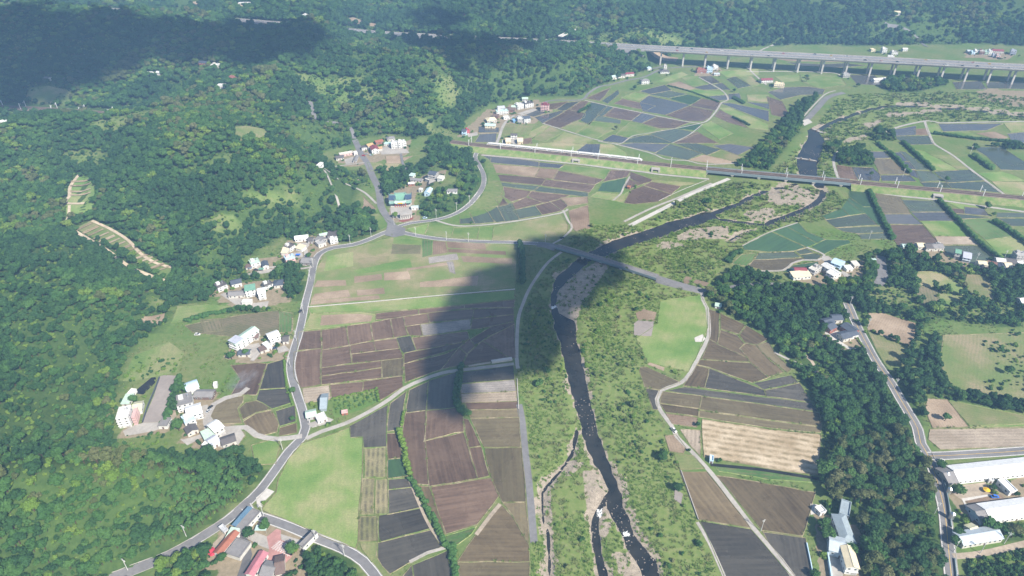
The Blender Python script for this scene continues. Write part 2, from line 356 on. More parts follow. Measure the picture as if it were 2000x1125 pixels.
def hills(P):
    d, _ = segdist(P, VALLEY, True); d[inpoly(P, VALLEY)] = 0.0
    x, y = P[:, 0], P[:, 1]
    n = fbm(x/360 + 3.1, y/330 + 1.7, 2); r = 1 - np.abs(2*fbm(x/330 + 9.2 + 0.15*n, y/250 + 4.4, 2) - 1)*1.9
    m_ = 1 - np.abs(2*fbm(x/170 + 2.2, y/140 + 8.4, 1) - 1)*1.5
    A = 1 - np.exp(-d/150.0)
    h = A*(10 + 95*np.clip(n-0.2, 0, 1) + 78*np.clip(r, 0, 1)**1.2 + 40*np.clip(m_, 0, 1))*np.clip(d/35, 0.25, 1)
    h *= np.clip((d+6)/40, 0, 1)
    far = np.clip(y - 1250, 0, None); side = np.clip((x+500)/900, 0.15, 1)
    h += A*np.clip(far*0.30*side, 0, 150)*(0.75 + 0.5*n)
    def bump(px, py, z, rad, amp):
        c = at(px, py, z); return amp*np.exp(-((x-c[0])**2 + (y-c[1])**2)/(2*rad*rad))
    h += (d > 0)*A*(bump(100, 480, 45, 60, 12) + bump(1080, 108, 40, 75, 34) + bump(960, 125, 35, 90, 22) + bump(380, 250, 45, 110, 20) + bump(60, 80, 60, 120, 30) + bump(300, 60, 60, 90, 24))
    d_k, _ = segdist(P, [at(870, 330)[:2], at(885, 380)[:2]]); h += 11*np.exp(-(d_k/26)**2)         # wooded knoll inside the valley
    for s, w, za, zb in CARVES:
        L = [at(a, b, za)[:2] for a, b in pts(s)]; dc, t = segdist(P, L)
        zf = za + (zb-za)*t/(len(L)-1)
        h = np.minimum(h, zf + np.clip(dc-w, 0, None)*0.42)
    dh, _ = segdist(P, [q[:2] for q in hwy[::3]])
    lim = HWY_Z - 1.5 + np.clip(dh-24, 0, None)*(0.10 + 0.42*np.clip(fbm(x/120, y/200, 2)-0.3, 0, 1))
    onhill = d > 8
    h = np.where(onhill, np.minimum(h, np.where(dh < 260, lim, 1e9)), h)
    fill = (dh < 26) & (x < at(1262, 94, HWY_Z)[0]) & (x > at(735, 66, HWY_Z)[0] + 230)
    h = np.where(fill, HWY_Z - 1.5, h)
    for px, py in ((80, 14), (320, 29), (420, 38), (622, 55), (908, 76)):            # spurs that hide stretches of the motorway
        c = at(px, py, HWY_Z); h = h + 17*np.exp(-((x-c[0])**2/(2*42.0**2) + (y-c[1]+75)**2/(2*24.0**2)))
    return np.minimum(h, 330)
HT = hills(P).reshape(GX.shape)
def H(x, y):
    x = np.asarray(x, float); y = np.asarray(y, float)
    fx = np.clip((x-X0)/DG, 0, len(gx)-1.001); fy = np.clip((y-Y0)/DG, 0, len(gy)-1.001)
    i = fx.astype(int); j = fy.astype(int); a = fx-i; b = fy-j
    return (HT[j, i]*(1-a)+HT[j, i+1]*a)*(1-b) + (HT[j+1, i]*(1-a)+HT[j+1, i+1]*a)*b
_T = np.concatenate([np.arange(300, 2600, 4.0)])
def G(px, py):
    'the spot of the photograph on the terrain itself'
    d = ray(px, py); d = d/np.linalg.norm(d)
    X = d[0]*_T; Y = d[1]*_T; Z = CAM_H + d[2]*_T
    hh = H(X, Y); k = np.argmax(Z < hh + 0.01)
    if k == 0: return at(px, py, 0.0)
    a, b = _T[k-1], _T[k]
    for _ in range(12):
        t = 0.5*(a+b)
        if CAM_H + d[2]*t < float(H(d[0]*t, d[1]*t)): b = t
        else: a = t
    t = 0.5*(a+b); return np.array([d[0]*t, d[1]*t, float(H(d[0]*t, d[1]*t))])
# river: pairs of banks
RIV = []
def banks(s):
    L = []
    q = s.split('|')
    for w in q:
        (a, b) = pts(w); A = at(*a); B = at(*b); c = (A+B)/2; L.append((c[0], c[1], np.linalg.norm(A-B)/2))
    RIV.append(np.array(L))
def creek(s, hw):
    L = pts(s); n = len(L)
    RIV.append(np.array([(*at(x, y)[:2], hw[0] + (hw[1]-hw[0])*i/(n-1)) for i, (x, y) in enumerate(L)]))
banks('1385,412 1380,426|1350,422 1360,440|1312,429 1325,446|1285,441 1290,460|1255,453 1245,470|1220,466 1205,482|1180,482 1170,498|1145,495 1148,510|1118,512 1135,524|1093,532 1110,545|1081,552 1097,560|1076,570 1092,570|1073,592 1088,590|1075,612 1094,610|1080,632 1126,628|1090,662 1129,662|1100,702 1137,702|1108,732 1145,742|1118,768 1152,777|1126,812 1163,807|1136,843 1171,843|1150,880 1184,890|1173,923 1200,925|1185,953 1216,960|1184,988 1218,990|1195,1015 1236,1013|1212,1043 1240,1040|1220,1068 1260,1065|1240,1095 1283,1095|1262,1150 1296,1150')
creek('1580,352 1550,359 1525,365 1500,370 1466,384 1441,398 1412,408 1380,420', (3.0, 5.0))
creek('1385,424 1412,427 1450,433 1495,438 1510,430 1540,420 1570,407 1590,398 1604,385 1608,372 1600,360', (3.5, 5.0))
banks('1580,256 1594,252|1580,266 1612,274|1568,282 1608,290|1557,300 1602,308|1555,315 1597,318|1560,340 1598,342|1585,357 1612,357')
creek('1588,256 1605,250 1625,238 1660,225 1690,215 1720,208 1760,205 1810,208 1860,211 1920,216 2005,228 2100,240', (5.0, 6.0))
banks('1180,965 1192,965|1164,988 1180,992|1154,1010 1172,1012|1151,1035 1173,1035|1153,1062 1177,1065|1159,1090 1183,1090|1174,1150 1200,1150')
creek('1127,838 1118,885 1093,920 1072,943 1060,960 1058,1003 1071,1043 1074,1093 1070,1145', (2.2, 1.7))
creek('1425,468 1440,459 1462,449 1480,445', (2.0, 2.0))
def rivd(P):
    best = np.full(len(P), 1e9); jag = (fbm(P[:, 0]/7, P[:, 1]/7, 3)-0.5)*1.6
    for L in RIV:
        q, t = segdist(P, L); i = np.minimum(t.astype(int), len(L)-2); f = t-i; hw = L[i, 2]*(1-f) + L[i+1, 2]*f
        best = np.minimum(best, q - hw + jag*np.clip(hw*0.45, 0.3, 2.0))
    return best
W_Z = -1.4
def ground(P):
    'terrain height with the river cut into the valley floor, and the distance to the water'
    r = np.full(len(P), 1e9); near = (P[:, 0] > -60) & (P[:, 1] < 1250)
    rn = rivd(P[near]) + 0.9
    r[near] = rn
    h = H(P[:, 0], P[:, 1])
    return np.where(r < 6, np.minimum(h, W_Z + np.clip(r*0.24, -1.6, 1.4)), h), r
def poly_px(s, z=0.0): return np.array([at(x, y, z)[:2] for x, y in pts(s)])
GRAVEL = [poly_px(s) for s in ('1320,461 1350,446 1425,441 1420,466 1325,469', '1445,416 1500,406 1500,434 1470,430', '1500,376 1560,362 1597,380 1590,398 1540,402 1500,396', '1500,405 1516,410 1508,428 1500,428',
  '1094,546 1135,526 1165,510 1197,500 1183,530 1160,562 1136,595 1127,626 1092,606 1088,585', '1135,918 1170,923 1186,965 1175,985 1150,1015 1140,975', '1198,1080 1225,1078 1262,1125 1245,1145 1205,1118',
  '1280,480 1295,471 1322,473 1340,478 1300,488', '1690,240 1720,233 1722,243 1690,251', '1720,224 1760,218 1830,215 1850,218 1800,222 1740,229', '1640,275 1690,262 1695,270 1650,281',
  '1140,705 1147,740 1138,740', '1100,910 1120,893 1140,905 1110,935', '1178,1020 1196,1015 1190,1040 1175,1052', '1160,985 1186,980 1183,1012 1170,1015', '1715,201 1760,198 1860,204 1930,210 2010,221 2010,225 1930,214 1860,208 1760,202')]
LUSH = [poly_px('1035,1150 1040,1060 1030,900 1015,720 1012,640 1030,570 1060,530 1100,492 1110,470 1150,440 1230,440 1390,365 1500,345 1560,290 1600,240 1640,185 1900,180 2080,200 2080,240 1760,240 1700,270 1640,290 1625,340 1640,365 1660,400 1610,430 1540,440 1480,470 1430,500 1380,560 1385,640 1340,740 1262,715 1280,800 1330,920 1400,1060 1425,1150')]
BARE = [poly_px(s) for s in ('545,505 560,470 640,455 662,475 600,520', '415,575 440,555 560,545 560,590 500,605 450,605', '480,530 500,505 540,500 545,525 500,535', '345,815 360,775 420,765 440,800 470,845 470,875 400,885 350,860', '230,840 290,825 330,825 330,845 240,855',
  '445,690 470,660 570,660 570,705 450,710', '650,320 660,300 705,290 800,275 800,300 700,325', '755,435 760,380 830,345 870,345 870,360 810,380 820,435', '895,265 950,215 1050,195 1080,215 1040,245 960,262', '980,285 985,265 1025,268 1025,288', '405,1100 440,1030 480,1005 600,1050 600,1130 420,1140',
  '1545,545 1600,505 1690,510 1690,545 1600,560', '1760,490 1850,478 2010,505 2010,530 1900,530', '1605,660 1620,625 1660,640 1690,680 1650,690', '1850,960 2010,930 2010,1010 1900,1030', '1590,1000 1680,1030 1680,1130 1600,1130', '1355,150 1360,135 1410,130 1410,150', '1905,180 1935,172 1960,177 2010,178 2010,212 1970,208 1950,202 1915,195', '1880,112 1890,100 1990,104 1960,117')]
FOREST = [poly_px(s) for s in ('1380,572 1420,535 1470,530 1530,552 1560,558 1600,563 1650,555 1690,505 1720,492 1760,492 1850,507 1900,522 2020,537 2020,600 1990,640 1900,632 1830,622 1800,642 1782,690 1776,722 1805,780 1800,850 1830,930 1845,1000 1852,1150 1690,1150 1672,1060 1625,1000 1602,930 1607,830 1582,760 1547,715 1500,655 1440,620 1397,605',
  '1440,325 1480,290 1530,240 1560,205 1600,186 1572,232 1560,258 1530,292 1500,332', '745,330 800,326 815,345 790,372 752,382', '822,392 850,385 905,372 925,392 900,408 850,426 822,420', '560,470 560,450 640,430 690,440 740,450 700,470 660,476', '620,330 660,332 735,340 735,368 700,365 640,372 610,345',
  '440,612 480,600 575,612 575,618 480,612', '1600,285 1640,285 1625,300', '832,298 850,268 905,280 944,315 954,350 940,388 910,411 850,434 822,420 845,395 870,385 895,368 870,345 842,330', '640,430 700,415 735,415 760,440 735,452 690,468 660,475 640,462', '745,325 790,332 800,345 780,375 750,385', '400,590 415,560 470,515 480,530 450,555 430,575', '640,375 655,378 670,412 640,425', '560,520 582,506 600,508 590,530 560,548 545,562 530,545 545,520', '470,545 500,540 520,548 480,556', '575,525 600,535 590,590 560,585 540,592 535,575', '800,325 835,322 850,345 830,350 805,345', '735,335 745,328 800,325 805,345 790,350 755,350', '1655,290 1680,288 1704,312 1704,325 1640,322 1632,303', '350,735 362,760 345,815 322,822', '300,1140 320,1095 400,1060 430,1130 430,1150', '560,1150 575,1105 620,1065 690,1085 700,1120 690,1150',
  '1790,700 1830,650 1840,700 1860,745 2010,790 2010,810 1850,780 1810,770', '1850,900 1856,930 1850,940', '1850,975 1880,960 1885,990 1860,1020', '1870,1035 1900,1030 1880,1050', '1935,1040 1990,1035 2010,1040 2010,1055 1960,1055', '1720,170 1730,158 1790,160 1850,150 1850,165 1790,180 1740,180', '1700,262 1745,255 1750,275 1705,275', '1900,288 1985,283 2010,287 2010,292 1900,293', '480,985 520,925 505,900 480,905', '300,895 470,885 480,900 460,990 300,1100 240,1130 210,1130 215,900')]
SHRUB = [poly_px(s) for s in ('1040,495 1085,535 1072,600 1085,680 1050,700 1020,690 1020,600', '1135,590 1200,560 1240,640 1240,720 1285,830 1330,950 1395,1080 1410,1150 1300,1150 1260,1040 1215,940 1175,850 1145,740 1135,660', '1040,870 1100,940 1062,965 1062,1150 1045,1150 1040,1000', '1075,960 1140,975 1150,1060 1165,1150 1085,1150 1080,1050',
  '1150,445 1225,440 1330,395 1420,362 1490,350 1440,385 1330,425 1240,450 1160,475', '1140,550 1230,540 1330,560 1360,580 1330,620 1240,590', '1625,300 1640,340 1650,370 1640,392 1580,420 1520,438 1600,400 1612,365', '1660,198 1900,185 1990,200 1800,204 1700,206', '1300,500 1370,520 1360,545 1250,520', '1840,655 2010,650 2010,790 1900,775 1850,770')]
GLADE_PX = ['1700,558 1780,562 1790,598 1725,600 1692,580', '1835,600 1990,602 1990,628 1850,622', '1660,625 1690,610 1700,640 1690,650', '1900,640 1990,640 1990,655 1900,650', '395,310 460,297 450,325 400,330', '800,240 830,235 880,255 950,272 900,270 830,258', '385,440 415,425 480,437 470,455 415,455', '240,745 262,690 330,660 360,680 350,728 262,745', '365,655 440,655 450,690 420,735 370,715', '225,885 250,845 330,848 335,885 280,892', '60,172 95,168 140,178 142,205 70,202 50,190', '272,602 300,565 322,590 320,612', '560,140 700,150 760,190 640,200', '840,160 880,150 900,190 860,215', '1145,70 1230,60 1330,75 1330,95 1150,95', '130,300 200,290 220,310 150,330', '700,355 740,350 745,375 705,378', '470,380 560,370 600,390 500,400', '180,250 300,200 330,215 220,265']
GLADE = []
PLANT = [poly_px('1888,1092 2020,1068 2020,1150 1884,1150')]
GLADE = [np.array([G(x, y)[:2] for x, y in pts(g)]) for g in GLADE_PX]
# terrain mesh: fine in the near valley, coarser towards the hills
def axis(a, b, lo, hi, fine, coarse):
    out = [a]
    while out[-1] < b:
        p = out[-1]; out.append(p + (fine if lo <= p <= hi else min(coarse, fine + 0.06*max(lo-p, p-hi, 0))))
    out[-1] = b; return np.array(out)
tx = axis(X0, X1, -60, 260, 2.4, 11.0); ty = axis(Y0, Y1, 215, 620, 2.4, 11.0)
TX, TY = np.meshgrid(tx, ty); TP = np.stack([TX.ravel(), TY.ravel()], 1)
TZ, TR = ground(TP)
cover = np.zeros((len(TP), 4), np.float32)
for q in LUSH: cover[inpoly(TP, q), 1] = 1
hill_in = ~inpoly(TP, VALLEY)
cover[hill_in, 2] = 1
for q in FOREST: cover[inpoly(TP, q), 2] = 1
for q in BARE: cover[inpoly(TP, q), 3] = 1
for q in GRAVEL: cover[inpoly(TP, q), 0] = 1
fr = TR < 0.9 + 14*np.clip(fbm(TP[:, 0]/20, TP[:, 1]/20, 2)-0.46, 0, 0.35); cover[fr, 0] = np.maximum(cover[fr, 0], 0.72)
for q in GLADE:
    k_ = inpoly(TP, q); cover[k_, 2] = 0
cover[cover[:, 3] > 0, 2] = 0
ny, nx = TX.shape
idx = np.arange(nx*ny).reshape(ny, nx)
quads = np.stack([idx[:-1, :-1], idx[:-1, 1:], idx[1:, 1:], idx[1:, :-1]], -1).reshape(-1, 4)
me = bpy.data.meshes.new('ground')
me.vertices.add(len(TP)); me.vertices.foreach_set('co', np.column_stack([TP, TZ]).astype(np.float32).ravel())
me.loops.add(quads.size); me.loops.foreach_set('vertex_index', quads.ravel().astype(np.int32))
me.polygons.add(len(quads)); me.polygons.foreach_set('loop_start', (np.arange(len(quads))*4).astype(np.int32))
me.polygons.foreach_set('use_smooth', np.ones(len(quads), bool))
me.update(calc_edges=True); me.validate()
ca = me.color_attributes.new('cover', 'FLOAT_COLOR', 'POINT'); ca.data.foreach_set('color', cover.ravel())
struct(obj('ground', me, MAT['terrain']))
# water sheet: only the cells that the river reaches
wx = np.arange(-60, 900, 4.0); wy = np.arange(200, 1150, 4.0)
WX, WY = np.meshgrid(wx, wy); WP = np.stack([WX.ravel(), WY.ravel()], 1)
keep = np.where(rivd(WP) < 7.0)[0]
v = []; f = []; vid = {}
nwx = len(wx)
for k in keep:
    i, j = k % nwx, k // nwx
    q = []
    for a, b in ((i, j), (i+1, j), (i+1, j+1), (i, j+1)):
        if (a, b) not in vid: vid[(a, b)] = len(v); v.append((-60+a*4.0-2, 200+b*4.0-2, W_Z))
        q.append(vid[(a, b)])
    f.append(q)
struct(obj('river', mesh('river', v, f), MAT['river_water']))

# ------------------------------------------------------------------ fields
KEEPOUT = []      # no forest tree grows here
TYPES = dict(m='paddy_mud', n='paddy_brown', w='paddy_water', d='paddy_seedling', o='paddy_olive', k='paddy_dark', g='paddy_rice', G='grass_green', y='grass_stubble', t='dry_soil', b='brown_soil', s='straw_rows', f='straw_fine', r='grey_rows', h='harvest_rows', c='crop_rows', x='crop_mixed', e='shrub_green')
NAMES = dict(m='paddy_field', n='paddy_field', w='paddy_field', d='paddy_field', o='paddy_field', k='paddy_field', g='rice_field', G='grass_field', y='stubble_field', t='soil_field', b='soil_field', s='straw_field', f='straw_field', r='ploughed_field', h='harvested_field', c='crop_field', x='crop_field', e='shrub_field')
def offset_ring(P, d):
    n = len(P); out = []
    area = sum(P[i][0]*P[(i+1) % n][1]-P[(i+1) % n][0]*P[i][1] for i in range(n))
    sg = 1 if area > 0 else -1
    for i in range(n):
        a = P[i]-P[i-1]; b = P[(i+1) % n]-P[i]
        a = a/max(np.linalg.norm(a), 1e-6); b = b/max(np.linalg.norm(b), 1e-6)
        na = np.array([a[1], -a[0]]); nb = np.array([b[1], -b[0]]); m = na+nb; L = np.linalg.norm(m)
        m = m/L if L > 1e-3 else na
        k = 1/max(0.45, m @ na)
        out.append(P[i] + sg*d*k*m)
    return out
def refine(P, step=7.0):
    out = []
    n = len(P)
    for i in range(n):
        a = P[i]; b = P[(i+1) % n]; k = max(1, int(np.linalg.norm(b-a)/step))
        for j in range(k):
            q = a + (b-a)*j/k
            if j: q = q + (np.array([vnoise(q[0]/9, q[1]/9), vnoise(q[0]/9+40, q[1]/9)])-0.5)*1.0
            out.append(q)
    return out
NF = [0]
def field(kind, s, base=0.0, bund=True, hill=False):
    NF[0] += 1; lift = 0.05 + base + (NF[0] % 7)*0.003
    q = pts(s)
    if hill:
        W = [G(x, y) for x, y in q]; zz = None
    else: W = [at(x, y) for x, y in q]
    P2 = [np.array(w[:2]) for w in W]
    if not hill and base == 0.0 and P2[0][1] > 640: P2 = offset_ring(P2, min(1.6, (P2[0][1]-640)/250 + 0.3))
    P2 = refine(P2); KEEPOUT.append(np.array(P2))
    L = [(np.linalg.norm(W[(i+1) % len(W)][:2]-W[i][:2]), math.atan2(W[(i+1) % len(W)][1]-W[i][1], W[(i+1) % len(W)][0]-W[i][0])) for i in range(len(W))]
    ang = max(L)[1]
    bm = bmesh.new()
    vs = [bm.verts.new((p[0], p[1], lift)) for p in P2]
    try: bm.faces.new(vs)
    except ValueError: bm.free(); return
    bmesh.ops.triangulate(bm, faces=bm.faces)
    if hill:
        for _ in range(3): bmesh.ops.subdivide_edges(bm, edges=[e for e in bm.edges if e.calc_length() > 5], cuts=1, use_grid_fill=True)
        for vv in bm.verts: vv.co.z = float(H(vv.co.x, vv.co.y)) + 0.35 + base
    bm.normal_update()
    for fc in bm.faces:
        if fc.normal.z < 0: fc.normal_flip()
    me = bpy.data.meshes.new(NAMES[kind]); bm.to_mesh(me); bm.free()
    o = struct(obj(NAMES[kind], me, MAT[TYPES[kind]])); o['ang'] = float(ang)
    if bund and not hill:
        hgt = 0.26 + 0.012*(NF[0] % 9); wd = 0.46
        n = len(P2); jit = lambda R: [R[i_] + (R[i_]-P2[i_])*(0.9*vnoise(np.array(R[i_][0]/3.0), np.array(R[i_][1]/3.0))-0.35) for i_ in range(n)]
        rings = [(P2, lift-0.03), (jit(offset_ring(P2, 0.38*wd)), hgt), (jit(offset_ring(P2, 0.8*wd)), hgt-0.02), (jit(offset_ring(P2, 1.4*wd)), -0.05)]
        v = []; f = []
        for R, z in rings: v += [(p[0], p[1], z) for p in R]
        for k in range(3):
            for i in range(n):
                j = (i+1) % n; f.append((k*n+i, k*n+j, (k+1)*n+j, (k+1)*n+i))
        obj('bund', mesh('bund', v, f), MAT['bund_green' if kind in 'GgcyhkE' and NF[0] % 2 else 'bund_grass'], o)
    return o
